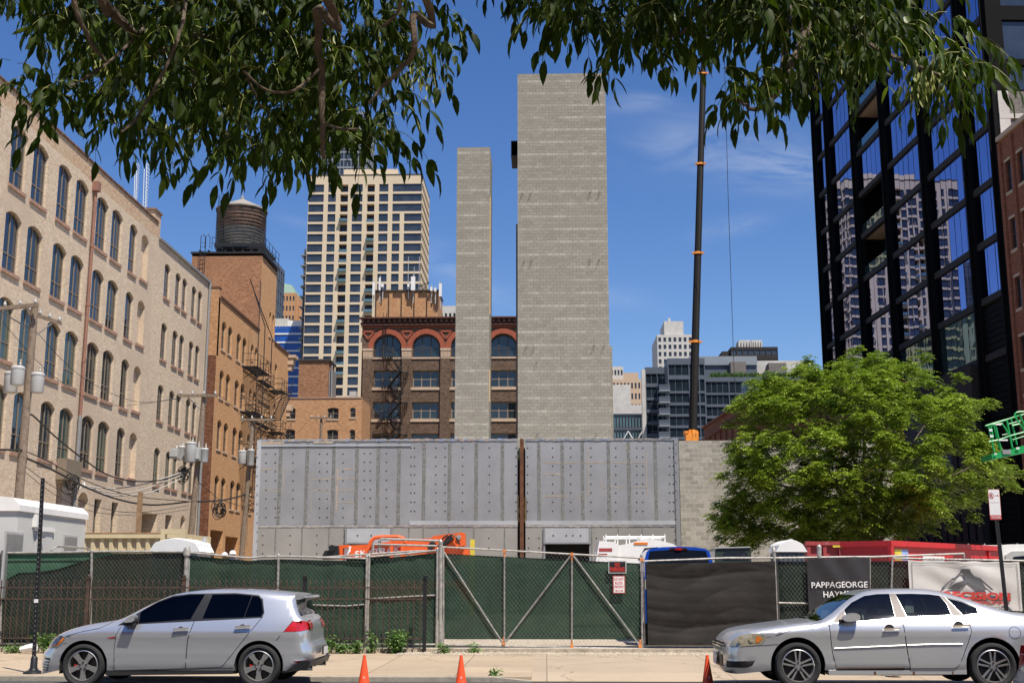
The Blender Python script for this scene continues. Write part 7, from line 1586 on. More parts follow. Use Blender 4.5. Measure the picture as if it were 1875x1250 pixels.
# ------------------------------------------------ parked cars
YN = 18.3
def car_xy(off, sc, ox, oz, kx=125., kz=128.):
    return lambda pts: [((off[0] + x / sc - ox) / kx, (oz - (off[1] + y / sc)) / kz) for x, y in pts]
def dens(poly, st, closed=True):
    out = []; n = len(poly)
    for i in range(n if closed else n - 1):
        a, b = poly[i], poly[(i + 1) % n]; k = max(1, int(math.hypot(b[0] - a[0], b[1] - a[1]) / st))
        out += [(lerp(a[0], b[0], j / k), lerp(a[1], b[1], j / k)) for j in range(k)]
    if not closed: out.append(poly[-1])
    return out
def smoothpoly(p, it=2):
    for _ in range(it):
        q = [p[0]]
        for a, b in zip(p, p[1:]): q += [(a[0] * .75 + b[0] * .25, a[1] * .75 + b[1] * .25), (a[0] * .25 + b[0] * .75, a[1] * .25 + b[1] * .75)]
        p = q + [p[-1]]
    return p
class Car:
    def __init__(s, label, name, x0, W, top, bottom, zbelt, front_b, rear_b, paint, tum=.16, crown=.05):
        """top: side silhouette from lower front over the roof to lower rear; bottom: list back to the front (with wheel arches)"""
        s.t = thing(name, label, 'car', (x0, YN + W / 2, 0)); s.W = W / 2; s.top = top; s.out = top + bottom; s.zb = zbelt; s.tum = tum; s.crown = crown; s.paint = paint; s.rc = .30 if crown > .025 else .34
        s.xa = min(p[0] for p in s.out); s.xb = max(p[0] for p in s.out); s.fb = front_b; s.rb = rear_b; s.topd = dens(top, .03, False)
        s.zmin = min(p[1] for p in s.out)
    def edge(s, x, z):
        d = 9.
        for (ax, az), (bx, bz) in zip(s.top, s.top[1:]):
            vx, vz = bx - ax, bz - az; l = vx * vx + vz * vz
            t = 0 if l == 0 else max(0, min(1, ((x - ax) * vx + (z - az) * vz) / l)); d = min(d, math.hypot(x - ax - t * vx, z - az - t * vz))
        return d
    def half(s, x, z):
        w_ = s.W
        if z > s.zb: w_ -= .035 + s.tum * (z - s.zb) / .5 * (1. + .3 * (z - s.zb) / .5)
        else:
            c = s.zb - .14
            if z > c: w_ -= .035 * (z - c) / .14
            elif z > .42: w_ -= .034 * (c - z) / (c - .42) + .010 * min(1, (c - z) / .025) - .012 * math.exp(-((z - .47) / .05) ** 2)
            else: w_ -= .044 - .012 * math.exp(-((z - .47) / .05) ** 2) + .05 * ((.42 - z) / .25) ** 2 - (.012 if z > .30 and z < .40 else 0)
        m_ = (s.xa + s.xb) / 2; u = abs(x - m_) / ((s.xb - s.xa) / 2); w_ -= .10 * max(0, (u - .55) / .45) ** 2.2
        r = .09; d = s.edge(x, z)
        fx_ = min(x - s.xa, s.xb - x)
        if fx_ < .35: r = lerp(s.rc if z < .95 else .08, .09, max(0, fx_) / .35)
        if d < r: w_ -= r * (1 - math.sqrt(max(0, 1 - (1 - d / r) ** 2)))
        return w_
    def P(s, x, z, side=-1, off=0.):
        w_ = s.half(x, z) + off; return s.defm(x, side * w_, z)
    def defm(s, x, y, z):
        t = max(0, 1 - (y / s.W) ** 2); m_ = (s.xa + s.xb) / 2; h = (s.xb - s.xa) / 2
        if x < m_: x -= s.fb * t * min(1, max(0, ((m_ - x) / h - .55) / .4)) * 1.
        else: x += s.rb * t * min(1, max(0, ((x - m_) / h - .55) / .4))
        return (x, y, z + s.crown * t * min(1, max(0, (z - .55) / .3)))
    def region(s, polys, grid=.06, extra=()):
        """conforming triangulation of the side, returns {key: [triangles]} with shared 2-d verts"""
        pts = []; ed = []
        for poly in [s.out] + list(polys.values()) + list(extra):
            d = dens(poly, .05); b = len(pts); pts += [Vector(p) for p in d]; ed += [(b + i, b + (i + 1) % len(d)) for i in range(len(d))]
        zs = max(p[1] for p in s.out); x = s.xa
        for (ax, az) in s.topd[::1]:
            pass
        while x < s.xb:
            z = s.zmin
            while z < zs:
                if inpoly((x, z), s.out) and s.edge(x, z) > .02: pts.append(Vector((x, z)))
                z += grid
            x += grid
        for (ax, az), (bx, bz) in zip(s.topd, s.topd[1:]):     # denser rows near the rounded edge
            nx, nz = -(bz - az), bx - ax; l = math.hypot(nx, nz) or 1
            for k in (.012, .03, .055, .085): 
                q = (ax - nx / l * k, az - nz / l * k)
                if inpoly(q, s.out): pts.append(Vector(q))
        V_, E_, F_, *_ = delaunay_2d_cdt(pts, ed, [], 0, 2e-4)
        res = {k: [] for k in polys}; res['body'] = []
        for f in F_:
            c = (sum(V_[i].x for i in f) / 3, sum(V_[i].y for i in f) / 3)
            if not inpoly(c, s.out): continue
            for k, poly in polys.items():
                if inpoly(c, poly): res[k].append(f); break
            else: res['body'].append(f)
        s.V2 = V_; return res
    def panel(s, name, tris, mat, off=0., parent=None, sides=(-1, 1), mb=None, m=0, build=True):
        if build and len(sides) == 2: return [s.panel(name, tris, mat, off, parent, (q,)) for q in (1, -1)][1]
        mb = mb or MB()
        for sd in sides:
            idx = {}; vs = []
            for f in tris:
                for i in f:
                    if i not in idx: idx[i] = len(vs); q = s.V2[i]; vs.append(s.P(q.x, q.y, sd, off))
            fs = [tuple(idx[i] for i in (f if sd < 0 else f[::-1])) for f in tris]; mb.add(vs, fs, m)
        if build: return mb.build(name, mat, parent or s.t, world=False, smooth=True, sharp=50)
        return mb
    def strip(s, name, i0, i1, mat, tr=1., m=0, n=12, mb=None, lift=0.):
        """bridge between left and right silhouettes for top-line points i0..i1 (indices into topd)"""
        mb = mb or MB(); rows = []
        for (x, z) in s.topd[i0:i1 + 1]:
            w_ = s.half(x, z); rows.append([s.defm(x, w_ * (2 * k / n - 1) * tr, z + lift) for k in range(n + 1)])
        mb.add([v for r_2 in rows for v in r_2], [(j * (n + 1) + k, (j + 1) * (n + 1) + k, (j + 1) * (n + 1) + k + 1, j * (n + 1) + k + 1) for j in range(len(rows) - 1) for k in range(n)], m); return mb
    def line(s, mb, pts, r=.005, off=0., m=0, sides=(-1, 1)):
        for sd in sides: mb.path([s.P(x, z, sd, off) for x, z in dens(pts, .06, False)], r, 4, m)
    def idx(s, x, z): return min(range(len(s.topd)), key=lambda i: math.hypot(s.topd[i][0] - x, s.topd[i][1] - z))
def arch(cx_, cz, r, z0, n=14):
    a0 = math.asin(max(-1, min(1, (z0 - cz) / r))); return [(cx_ + r * math.cos(a), cz + r * math.sin(a)) for a in [lerp(math.pi - a0, a0, 1 - k / n) for k in range(n + 1)]]
def wheel(car, x, z, r, side, kind, W):
    y = side * (W - .02); wh = MB(); o = lambda d: y - side * d     # d inward
    rim = r * .70
    wh.lathe([(rim, o(.02)), (r * .84, o(-.004)), (r * .93, o(.002)), (r * .985, o(.03)), (r, o(.07)), (r, o(.16)), (r * .96, o(.205)), (rim, o(.21))], 44, 0, (x, 0, z), 'y'); ty = wh.build('wheel', 'tyre', car.t, world=False, smooth=True)
    mb = MB(); mb.lathe([(rim * 1.005, o(.018)), (rim * .955, o(.012)), (rim * .93, o(.03)), (rim * .90, o(.09)), (rim * .90, o(.19))], 44, 0, (x, 0, z), 'y')
    def sp(a, w0, w1, r0, r1, d0=.03, d1=.022):
        ca, sa = math.cos(a), math.sin(a); t = Vector((ca, 0, sa)); n_ = Vector((-sa, 0, ca)); c = Vector((x, 0, z)); q = []
        for rr_, ww, dd_ in ((r0, w0, d0), (r1, w1, d1)):
            for s_3 in (-1, 1): v = c + t * rr_ + n_ * (ww * s_3); q += [Vector((v.x, o(dd_), v.z)), Vector((v.x, o(dd_ + .045), v.z))]
        mb.add(q, [(0, 2, 6, 4), (0, 4, 5, 1), (2, 3, 7, 6), (1, 5, 7, 3)])
    for k in range(5):
        a = math.pi / 2 + k * 2 * math.pi / 5 + (.0 if kind else math.pi + .02)
        if kind == 0: sp(a, rim * .19, rim * .13, rim * .10, rim * .50); sp(a, rim * .13, rim * .21, rim * .50, rim * .95, .022, .02) ; 
        else:
            for e in (-.17, .17):
                ca = a + e * .72; q0 = Vector((math.cos(a + e * 2.3), 0, math.sin(a + e * 2.3))) * rim * .2; q1 = Vector((math.cos(a + e), 0, math.sin(a + e))) * rim * .95; c = Vector((x, 0, z)); d_ = (q1 - q0).normalized(); n_ = Vector((-d_.z, 0, d_.x)) * rim * .052
                vs = []
                for qq, dd_ in ((q0, .03), (q1, .018)):
                    for s_3 in (-1, 1): v = c + qq + n_ * s_3; vs += [Vector((v.x, o(dd_), v.z)), Vector((v.x, o(dd_ + .04), v.z))]
                mb.add(vs, [(0, 2, 6, 4), (0, 4, 5, 1), (2, 3, 7, 6), (1, 5, 7, 3)])
    mb.lathe([(.001, o(.022)), (rim * .26, o(.024)), (rim * .3, o(.05))], 24, 0, (x, 0, z), 'y'); rm = mb.build('rim', 'alloy', ty, world=False, smooth=True, sharp=30)
    mb = MB(); mb.lathe([(.001, o(.10)), (rim * .9, o(.10)), (rim * .9, o(.19)), (.001, o(.19))], 28, 0, (x, 0, z), 'y')
    for k in range(5): a = math.pi / 2 + (k + (.5 if kind else 0)) * 2 * math.pi / 5 + math.pi / 5 * 0 + (math.pi / 5 if kind else math.pi / 5 + math.pi); mb.lathe([(.001, o(.012)), (.014, o(.012)), (.014, o(.024))], 8, 0, (x + rim * .22 * math.cos(a), 0, z + rim * .22 * math.sin(a)), 'y')
    if kind == 0: mb.box(x - rim * .62, x - rim * .38, min(o(.05), o(.099)), max(o(.05), o(.099)), z - rim * .28, z + rim * .1, 1)
    mb.build('brake', ['alloyd', 'redlens'], ty, world=False, smooth=True, sharp=30)
def liner(car, x, z, r, W):
    mb = MB()
    for sd in (-1, 1):
        n = 16; y0, y1 = sd * (W - .055), sd * (W - .42)
        for k in range(n): a, b = math.pi * k / n, math.pi * (k + 1) / n; mb.quad((x + r * math.cos(a), y0, z + r * math.sin(a)), (x + r * math.cos(b), y0, z + r * math.sin(b)), (x + r * math.cos(b), y1, z + r * math.sin(b)), (x + r * math.cos(a), y1, z + r * math.sin(a)))
        mb.add([(x + r * math.cos(math.pi * k / n), y1, z + r * math.sin(math.pi * k / n)) for k in range(n + 1)], [tuple(range(n + 1))])
        mb.quad((x - r, y0, z), (x - r, y1, z), (x - r, y1, .2), (x - r, y0, .2)); mb.quad((x + r, y0, z), (x + r, y1, z), (x + r, y1, .2), (x + r, y0, .2))
    mb.each('wheel_well', 'hole', car.t, world=False)
def seats(car, xs, zs, mat, hw=.23):
    for x in xs:
        for y in (-.36, .36):
            mb = MB(); P_ = [(x - .48, zs), (x - .46, zs + .13), (x - .05, zs + .14), (x + .12, zs + .62), (x + .22, zs + .64), (x + .26, zs + .6), (x + .12, zs)]
            mb.prism(smoothpoly(P_, 1), y - hw, y + hw, fn=lambda a, b, c: (a, c, b)); mb.prism(smoothpoly([(x + .15, zs + .66), (x + .14, zs + .8), (x + .18, zs + .86), (x + .27, zs + .86), (x + .28, zs + .66)], 1), y - .12, y + .12, fn=lambda a, b, c: (a, c, b)); mb.build('seat', mat, car.t, world=False, smooth=True)

# ---- silver hatchback
XH = at(151, 1200, YN).x
A_ = car_xy((50, 1060), 6.25, 151, 1259.6); B_ = car_xy((330, 1060), 6.25, 151, 1259.6)
top = smoothpoly(A_([(95, 1112), (88, 1090), (108, 1055), (104, 900), (122, 840), (182, 790), (214, 720), (290, 655), (400, 600), (520, 557), (700, 517), (900, 490), (1010, 468), (1150, 398), (1300, 312), (1450, 238), (1580, 185), (1740, 152)])
                 + B_([(180, 130), (350, 119), (600, 120), (900, 133), (1150, 157), (1290, 172), (1322, 190)]) + B_([(1300, 250), (1365, 420), (1440, 480), (1480, 560), (1480, 640), (1490, 735), (1535, 770), (1548, 880), (1515, 960), (1440, 1010), (1350, 1050)]), 1)
zs_ = .215
bot = [(B_([(1240, 1058)])[0])] + arch(2.63, .325, .362, .245) [::-1] + [B_([(640, 1062)])[0], A_([(905, 1100)])[0]] + arch(0, .325, .362, .245)[::-1] + [A_([(345, 1125)])[0]]
bot = [B_([(1240, 1058)])[0]] + [p for p in sorted(arch(2.63, .325, .362, .25), key=lambda p: -p[0])] if False else bot
def arc_rl(cx_, cz, r, z0, n=16):  # right to left over the top
    a0 = math.asin((z0 - cz) / r); return [(cx_ + r * math.cos(a), cz + r * math.sin(a)) for a in [lerp(a0, math.pi - a0, k / n) for k in range(n + 1)]]
bot = arc_rl(2.63, .325, .362, .25) + arc_rl(0, .325, .362, .25)
hb = Car('silver five-door hatchback with tinted windows parked on the left', 'hatchback_car', XH, 1.79, top, bot, .90, .12, .0, 'silver', crown=.03)
FR[hb.t.name] = Matrix.Translation((XH, YN + .895, 0))
polys = {
 'gf': A_([(1258, 502), (1258, 372), (1340, 322), (1430, 272), (1600, 207), (1800, 180)]) + B_([(235, 176), (110, 458)]),
 'gr': B_([(325, 176), (600, 171), (795, 186), (735, 436), (250, 450)]),
 'gq': B_([(800, 189), (880, 197), (915, 235), (955, 380), (935, 427), (742, 434)]),
 'trim': A_([(1010, 528), (1250, 372), (1430, 258), (1600, 193), (1800, 168)]) + B_([(330, 162), (600, 158), (880, 183), (930, 225), (970, 385), (945, 442)]) + A_([(1258, 514), (1200, 528)]),
 'fd': A_([(1052, 545), (1005, 640), (990, 800), (1000, 1046)]) + B_([(80, 1022), (95, 700), (160, 468)]) + A_([(1258, 516), (1200, 530)]),
 'rd': B_([(162, 466), (98, 700), (84, 1020), (480, 1010), (520, 985), (560, 940), (945, 444)]),
 'lamp': A_([(180, 800), (196, 745), (235, 695), (300, 655), (370, 653), (405, 672), (390, 700), (290, 790), (230, 800)]),
 'amb': [],
 'tl': B_([(1215, 598), (1262, 540), (1310, 482), (1400, 478), (1480, 520), (1492, 590), (1400, 598)]),
 'refl': B_([(1325, 940), (1490, 925), (1430, 962), (1370, 962)]),
}
polys.pop('amb'); order = ['gf', 'gr', 'gq', 'trim', 'fd', 'rd', 'lamp', 'tl', 'refl']; polys = {k: polys[k] for k in order}
cr_ = A_([(890, 668), (1100, 652), (1500, 630)]) + B_([(120, 602), (700, 578)])
R_ = hb.region(polys)
b_ = hb.panel('body', R_['body'], 'silver', build=False)
iw0, iw1 = hb.idx(*A_([(1010, 468)])[0]), hb.idx(*A_([(1560, 192)])[0]); ir0, ir1 = hb.idx(*B_([(1315, 215)])[0]), hb.idx(*B_([(1370, 425)])[0]); n_ = len(hb.topd) - 1
hb.strip('x', 0, iw0, 0, mb=b_); hb.strip('x', iw1, ir0, 0, mb=b_); hb.strip('x', ir1, n_, 0, mb=b_); b_.build('body', 'silver', hb.t, world=False, smooth=True, sharp=50)
hb.strip('x', iw0, iw1, 0).build('windscreen', 'carglassd', hb.t, world=False, smooth=True); hb.strip('x', ir0, ir1, 0).build('rear_window', 'gdark', hb.t, world=False, smooth=True)
for k, nm in (('gf', 'front_door'), ('gr', 'rear_door')):
    d_ = hb.panel(nm, R_['fd' if k == 'gf' else 'rd'], 'silver', sides=(-1,)); hb.panel('door_glass', R_[k], 'carglassd', parent=d_, sides=(-1,)); 
    d2 = hb.panel(nm, R_['fd' if k == 'gf' else 'rd'], 'silver', sides=(1,)); hb.panel('door_glass', R_[k], 'carglassd', parent=d2, sides=(1,))
    ln = MB(); pl = polys['fd' if k == 'gf' else 'rd']; hb.line(ln, pl[:-2] if k == 'gf' else pl, .0045, sides=(-1,)); ln.build('shut_line', 'hole', d_, world=False)
    hx_, hz = (A_([(1765, 572)]) if k == 'gf' else B_([(735, 545)]))[0]; hm = MB(); c = hb.P(hx_, hz, -1)
    hm.lathe([(.001, .012), (.055, .012), (.055, .002)], 16, 1, (c[0] - .0, c[1] - .012, c[2] - .012), 'y'); hm.obox((c[0] + .01, c[1] - .04, c[2] + .008), (.115, 0, .008), (0, .014, 0), (0, 0, .017), 0); hm.build('handle', ['silver', 'pipegrey'], d_, world=False, smooth=True, sharp=40)
hb.panel('quarter_glass', R_['gq'], 'carglassd'); hb.panel('window_trim', R_['trim'], 'black')
lp = hb.panel('headlamp', R_['lamp'], 'lampd', .004); mb = MB(); pz = A_([(330, 735), (375, 668), (402, 676), (385, 702), (300, 780)])
hb.V2x = None; mb.add([hb.P(x, z, -1, .008) for x, z in pz], [(0, 4, 3, 2, 1)]); mb.build('amber_lamp', 'amber', lp, world=False); mb = MB(); hb.line(mb, A_([(190, 790), (260, 770), (300, 750), (345, 715)]), .007, .006, sides=(-1,)); mb.build('lamp_strip', 'redlens', lp, world=False)
hb.panel('tail_lamp', R_['tl'], 'redlens', .006); hb.panel('reflector', R_['refl'], 'redlens', .004)
# rear face: hatch glass frame, lamp wrap, badge, plate, spoiler
def rear_pt(cx_, cz, y, dx=0): x, z = B_([(cx_, cz)])[0]; return Vector((x + dx, y, z))
xr = lambda z: max(p[0] for p in hb.topd if abs(p[1] - z) < .03) if any(abs(p[1] - z) < .03 for p in hb.topd) else hb.xb
def on_rear(y, z, off=.006):
    x = xr(z); q = hb.defm(x, y, z); return Vector((q[0] + off, y, q[2]))
mb = MB(); zl0, zl1 = B_([(0, 594)])[0][1], B_([(0, 486)])[0][1]
for sd in (-1, 1):
    g = [[on_rear(sd * lerp(.62, .38, j / 6), lerp(zl0, zl1, k / 6), .008) for k in range(7)] for j in range(7)]
    mb.add([v for r_3 in g for v in r_3], [(j * 7 + k, j * 7 + k + 1, (j + 1) * 7 + k + 1, (j + 1) * 7 + k) for j in range(6) for k in range(6)])
mb.each('lamp_band', 'redlens', hb.t, world=False, smooth=True)
mb = MB(); z0 = B_([(0, 790)])[0][1]; mb.box(hb.xb + .035, hb.xb + .06, -.17, .17, z0 - .12, z0, 0); mb.box(hb.xb + .061, hb.xb + .066, -.155, .155, z0 - .115, z0 - .01, 1); mb.build('number_plate', ['sashd', 'signw'], hb.t, world=False)
mb = MB(); P_ = B_([(1180, 160), (1300, 168), (1400, 181), (1412, 205), (1350, 225), (1250, 240)]); mb.prism([(x, z) for x, z in P_], -.62, .62, fn=lambda a, b, c: (a + .03 * (1 - (c / .62) ** 2), c, b)); mb.build('spoiler', 'silver', hb.t, world=False)
mb = MB(); P_ = B_([(1230, 1062), (1340, 1052), (1520, 935), (1600, 930), (1630, 945), (1595, 1028), (1480, 1045), (1370, 1066)]); 
mb.prism(P_, -.84, .84, fn=lambda a, b, c: (a - .12 * (abs(c) / .84) ** 3, c, b)); mb.build('diffuser', 'black', hb.t, world=False)
mb = MB(); q = B_([(1455, 1030)])[0]
for y in (-.56, .56): mb.tube((q[0] - .2, y, q[1]), (q[0] + .09, y, q[1]), .038, n=12)
mb.each('exhaust', 'chrome', hb.t, world=False)
mb = MB(); sl2 = A_([(905, 1060), (905, 1105)]) + B_([(640, 1085), (640, 1052)])
mb.prism(sl2, -.86, .86, fn=lambda a, b, c: (a, c, b)); mb.build('sill_skirt', 'alloyd', hb.t, world=False)
mb = MB(); hb.line(mb, A_([(915, 1056), (1400, 1045), (1875, 1033)]) + B_([(250, 1026), (480, 1018), (640, 1016)]), .006, .003, sides=(-1,)); hb.line(mb, B_([(945, 442), (960, 425)]), .004); hb.line(mb, B_([(1315, 470), (1215, 598), (1130, 700)]), .004, sides=(-1,)); hb.line(mb, A_([(405, 655), (600, 600), (800, 560), (900, 515), (945, 490)]), .004, sides=(-1,)); hb.line(mb, A_([(430, 735), (380, 740), (300, 800)]), .003, sides=(-1,)); mb.build('shut_line', 'hole', hb.t, world=False)
mb = MB(); gp = A_([(105, 905), (240, 908), (205, 1060), (105, 1062)]); mb.add([hb.P(max(x, hb.xa + .012), z, -1, .004) for x, z in dens(gp, .06)], [tuple(range(len(dens(gp, .06))))]); mb.build('front_grille', 'alloyd', hb.t, world=False)
mb = MB()
for k in range(4): y = 940 + k * 32; hb.line(mb, A_([(110, y), (225 - k * 6, y)]), .010, .01, sides=(-1, 1))
mb.each('grille_slat', 'silver', hb.t, world=False)
mb = MB(); P_ = A_([(895, 668), (1000, 655), (995, 676), (930, 676)]); mb.add([hb.P(x, z, -1, .005) for x, z in P_], [(0, 3, 2, 1)]); mb.build('side_badge', 'redlens', hb.t, world=False)
mb = MB(); mp_ = A_([(1120, 475), (1165, 430), (1225, 400), (1248, 410), (1250, 500), (1225, 530), (1140, 525), (1095, 520)]); c = hb.P(*A_([(1190, 470)])[0], -1)
mb.prism(smoothpoly(A_([(1130, 478), (1165, 432), (1225, 402), (1248, 412), (1248, 480), (1140, 490)]), 1), c[1] - .19, c[1] - .03, fn=lambda a, b, y: (a, y, b)); mb.prism(A_([(1130, 490), (1248, 484), (1225, 530), (1140, 525), (1095, 520)]), c[1] - .17, c[1] + .02, 1, fn=lambda a, b, y: (a, y, b))
mb.build('mirror', ['silver', 'black'], hb.t, world=False, smooth=True, sharp=60)
mb = MB(); mb.box(.42, 2.2, -.8, .8, .2, .34); mb.box(-.5, 3.1, -.45, .45, .2, .55); mb.box(.45, 2.9, -.74, .74, .34, .36); mb.box(.55, 1.0, -.7, .7, .5, .86); mb.build('floor_pan', 'hole', hb.t, world=False)
seats(hb, (1.45, 2.25), .42, 'seatd')
mb = MB(); mb.lathe([(.17, -.01), (.185, -.01), (.185, .01), (.17, .01)], 16, 0, (1.0, -.36, .9), 'x'); mb.build('steering_wheel', 'black', hb.t, world=False)
for x in (0, 2.63):
    liner(hb, x, .325, .355, hb.W)
    for sd in (-1, 1): wheel(hb, x, .318, .318, sd, 0, hb.W)

# ---- silver sedan
XS = at(1464.4, 1200, YN).x
C_ = car_xy((1290, 1060), 6.25, 1464.4, 1263); D_ = car_xy((1575, 1060), 6.25, 1464.4, 1263)
top = smoothpoly(C_([(360, 1108), (290, 1090), (272, 1000), (272, 850), (285, 800), (300, 758), (345, 700), (430, 638), (600, 596), (900, 552), (1150, 520), (1350, 500), (1495, 425), (1642, 318), (1790, 226), (1895, 182)]) + D_([(190, 156), (320, 140), (500, 130), (700, 127), (900, 130), (1080, 162), (1250, 215), (1420, 275), (1600, 340), (1760, 385), (1875, 405), (2100, 425), (2230, 440), (2290, 470), (2310, 560), (2330, 640), (2360, 760), (2360, 920), (2330, 1020), (2200, 1070)]), 1)
bot = arc_rl(2.81, .35, .395, .27) + arc_rl(-.02, .35, .395, .27)
sd_ = Car('older silver four-door sedan parked on the right', 'sedan_car', XS, 1.85, top, bot, .93, .03, .10, 'silver2', tum=.31, crown=.015)
FR[sd_.t.name] = Matrix.Translation((XS, YN + .925, 0))
polys = {
 'gf': C_([(1655, 500), (1655, 365), (1760, 285), (1875, 232)]) + D_([(150, 208), (300, 188), (442, 184), (438, 456), (0, 492)]),
 'bp': D_([(444, 184), (512, 184), (568, 448), (440, 458)]),
 'gr': D_([(514, 186), (700, 183), (900, 190), (1018, 206), (1070, 290), (1090, 422), (575, 446)]),
 'cp': D_([(1022, 206), (1072, 222), (1150, 330), (1215, 424), (1094, 424), (1072, 288)]),
 'gq': D_([(1085, 228), (1250, 275), (1400, 352), (1390, 405), (1217, 420), (1155, 328)]),
 'tri': C_([(1480, 512), (1560, 440), (1652, 366), (1652, 502)]),
 'fd': C_([(1447, 528), (1450, 620), (1470, 850), (1510, 1040)]) + D_([(565, 1030), (530, 760), (505, 462), (0, 494)]) + C_([(1655, 512)]),
 'rd': D_([(507, 460), (532, 760), (567, 1028), (1060, 1026), (1110, 1000), (1150, 930), (1230, 740), (1275, 600), (1270, 520), (1228, 432)]),
 'lamp': C_([(330, 787), (355, 735), (400, 690), (460, 655), (530, 637), (640, 633), (685, 655), (722, 690), (700, 722), (660, 762), (400, 786)]),
 'fog': C_([(300, 955), (590, 945), (560, 1000), (500, 1025), (303, 1032)]),
}
R_ = sd_.region(polys); b_ = sd_.panel('body', R_['body'], 'silver2', build=False)
iw0, iw1 = sd_.idx(*C_([(1330, 502)])[0]), sd_.idx(*C_([(1840, 180)])[0]); ir0, ir1 = sd_.idx(*D_([(1130, 175)])[0]), sd_.idx(*D_([(1740, 382)])[0]); n_ = len(sd_.topd) - 1
sd_.strip('x', 0, iw0, 0, mb=b_); sd_.strip('x', iw1, ir0, 0, mb=b_); sd_.strip('x', ir1, n_, 0, mb=b_); b_.build('body', 'silver2', sd_.t, world=False, smooth=True, sharp=50)
sd_.strip('x', iw0, iw1, 0, tr=.985).build('windscreen', 'carglass', sd_.t, world=False, smooth=True); sd_.strip('x', ir0, ir1, 0, tr=.985).build('rear_window', 'gapt', sd_.t, world=False, smooth=True)
for k, nm in (('gf', 'front_door'), ('gr', 'rear_door')):
    kk = 'fd' if k == 'gf' else 'rd'
    d_ = sd_.panel(nm, R_[kk], 'silver2', sides=(-1,)); sd_.panel('door_glass', R_[k], 'carglass', parent=d_, sides=(-1,)); d2 = sd_.panel(nm, R_[kk], 'silver2', sides=(1,)); sd_.panel('door_glass', R_[k], 'carglass', parent=d2, sides=(1,))
    ln = MB(); pl = polys[kk]; sd_.line(ln, pl[:7] if k == 'gf' else pl, .0055, sides=(-1,)); ln.build('shut_line', 'hole', d_, world=False)
    q = (D_([(362, 580)]) if k == 'gf' else D_([(1153, 543)]))[0]; hm = MB(); c = sd_.P(q[0], q[1], -1)
    hm.lathe([(.001, .012), (.07, .012), (.07, .002)], 18, 1, (c[0] - .02, c[1] - .012, c[2] - .0), 'y'); hm.obox((c[0] + .01, c[1] - .04, c[2] + .006), (.12, 0, .006), (0, .010, 0), (0, 0, .011), 0); hm.build('handle', ['chrome', 'sashd'], d_, world=False, smooth=True, sharp=40)
    ml = MB(); pts = (C_([(1492, 802), (1875, 784)]) + D_([(300, 775), (520, 765)])) if k == 'gf' else D_([(540, 763), (850, 752), (1165, 748)])
    sd_.line(ml, pts, .011, .004, sides=(-1,)); ml.build('moulding', 'white', d_, world=False).data.materials[0] = M['silver2']
sd_.panel('quarter_glass', R_['gq'], 'carglass'); sd_.panel('pillar_trim', R_['bp'], 'pillar', .002); sd_.panel('pillar_trim', R_['cp'], 'pillar', .002); sd_.panel('mirror_base', R_['tri'], 'pillar', .002)
lp = sd_.panel('headlamp', R_['lamp'], 'lamp', .005); mb = MB(); pz = C_([(598, 740), (612, 662), (650, 668), (678, 690), (640, 735)]); mb.add([sd_.P(x, z, -1, .011) for x, z in pz], [(0, 4, 3, 2, 1)]); mb.build('amber_lamp', 'amber', lp, world=False)
mb = MB()
for cx_, cz_, r in ((455, 715, .062), (560, 700, .05)):
    c = sd_.P(*C_([(cx_, cz_)])[0], -1, .006); mb.lathe([(.001, 0), (r * .7, -.004), (r, -.001)], 18, 0, c, 'y')
mb.each('reflector_bowl', 'lamp', lp, world=False)
sd_.panel('fog_recess', R_['fog'], 'black', .002)
def on_front(y, z, off=.006):
    xs_ = [p[0] for p in sd_.topd if abs(p[1] - z) < .035 and p[0] < 0]; x = min(xs_) if xs_ else sd_.xa; q = sd_.defm(x, y, z); return Vector((q[0] - off, y, q[2]))
mb = MB(); za_, zb_ = C_([(0, 800)])[0][1], C_([(0, 748)])[0][1]
for j in range(8): y0, y1 = lerp(-.56, .56, j / 8), lerp(-.56, .56, (j + 1) / 8); mb.quad(on_front(y0, za_), on_front(y1, za_), on_front(y1, zb_), on_front(y0, zb_))
mb.build('grille', 'black', sd_.t, world=False); mb = MB()
for z in (za_, (za_ + zb_) / 2): mb.path([on_front(lerp(-.56, .56, j / 8), z, .012) for j in range(9)], .010, 6)
mb.build('grille_bar', 'chrome', sd_.t, world=False)
mb = MB(); z0, z1 = C_([(0, 1030)])[0][1], C_([(0, 890)])[0][1]
for j in range(8): y0, y1 = lerp(-.5, .5, j / 8), lerp(-.5, .5, (j + 1) / 8); mb.quad(on_front(y0, z0), on_front(y1, z0), on_front(y1, z1), on_front(y0, z1))
mb.build('air_intake', 'black', sd_.t, world=False); q = on_front(0, (z0 + z1) / 2, .03); mb = MB(); mb.box(q.x - .012, q.x, -.155, .155, z0 + .02, z1 + .03); mb.build('number_plate', 'signw', sd_.t, world=False)
mb = MB(); sd_.line(mb, C_([(1480, 520), (1655, 508), (1875, 496)]) + D_([(440, 464), (600, 456), (1094, 430), (1390, 412), (1405, 350), (1250, 268), (1085, 218)]), .005, .002, sides=(-1,)); mb.build('window_chrome', 'pipegrey', sd_.t, world=False)
mb = MB(); sd_.line(mb, C_([(300, 792), (660, 770), (860, 755)]), .004, sides=(-1,)); sd_.line(mb, C_([(722, 680), (1000, 600), (1390, 490), (1445, 528)]), .003, sides=(-1,)); q = D_([(1765, 620)])[0]; sd_.line(mb, [(q[0] + .085 * math.cos(t), q[1] + .085 * math.sin(t)) for t in [k * math.pi / 10 for k in range(21)]], .004, sides=(-1,)); sd_.line(mb, C_([(1510, 1048)]) + D_([(300, 1040), (1060, 1034)]), .007, sides=(-1,)); mb.build('shut_line', 'hole', sd_.t, world=False)
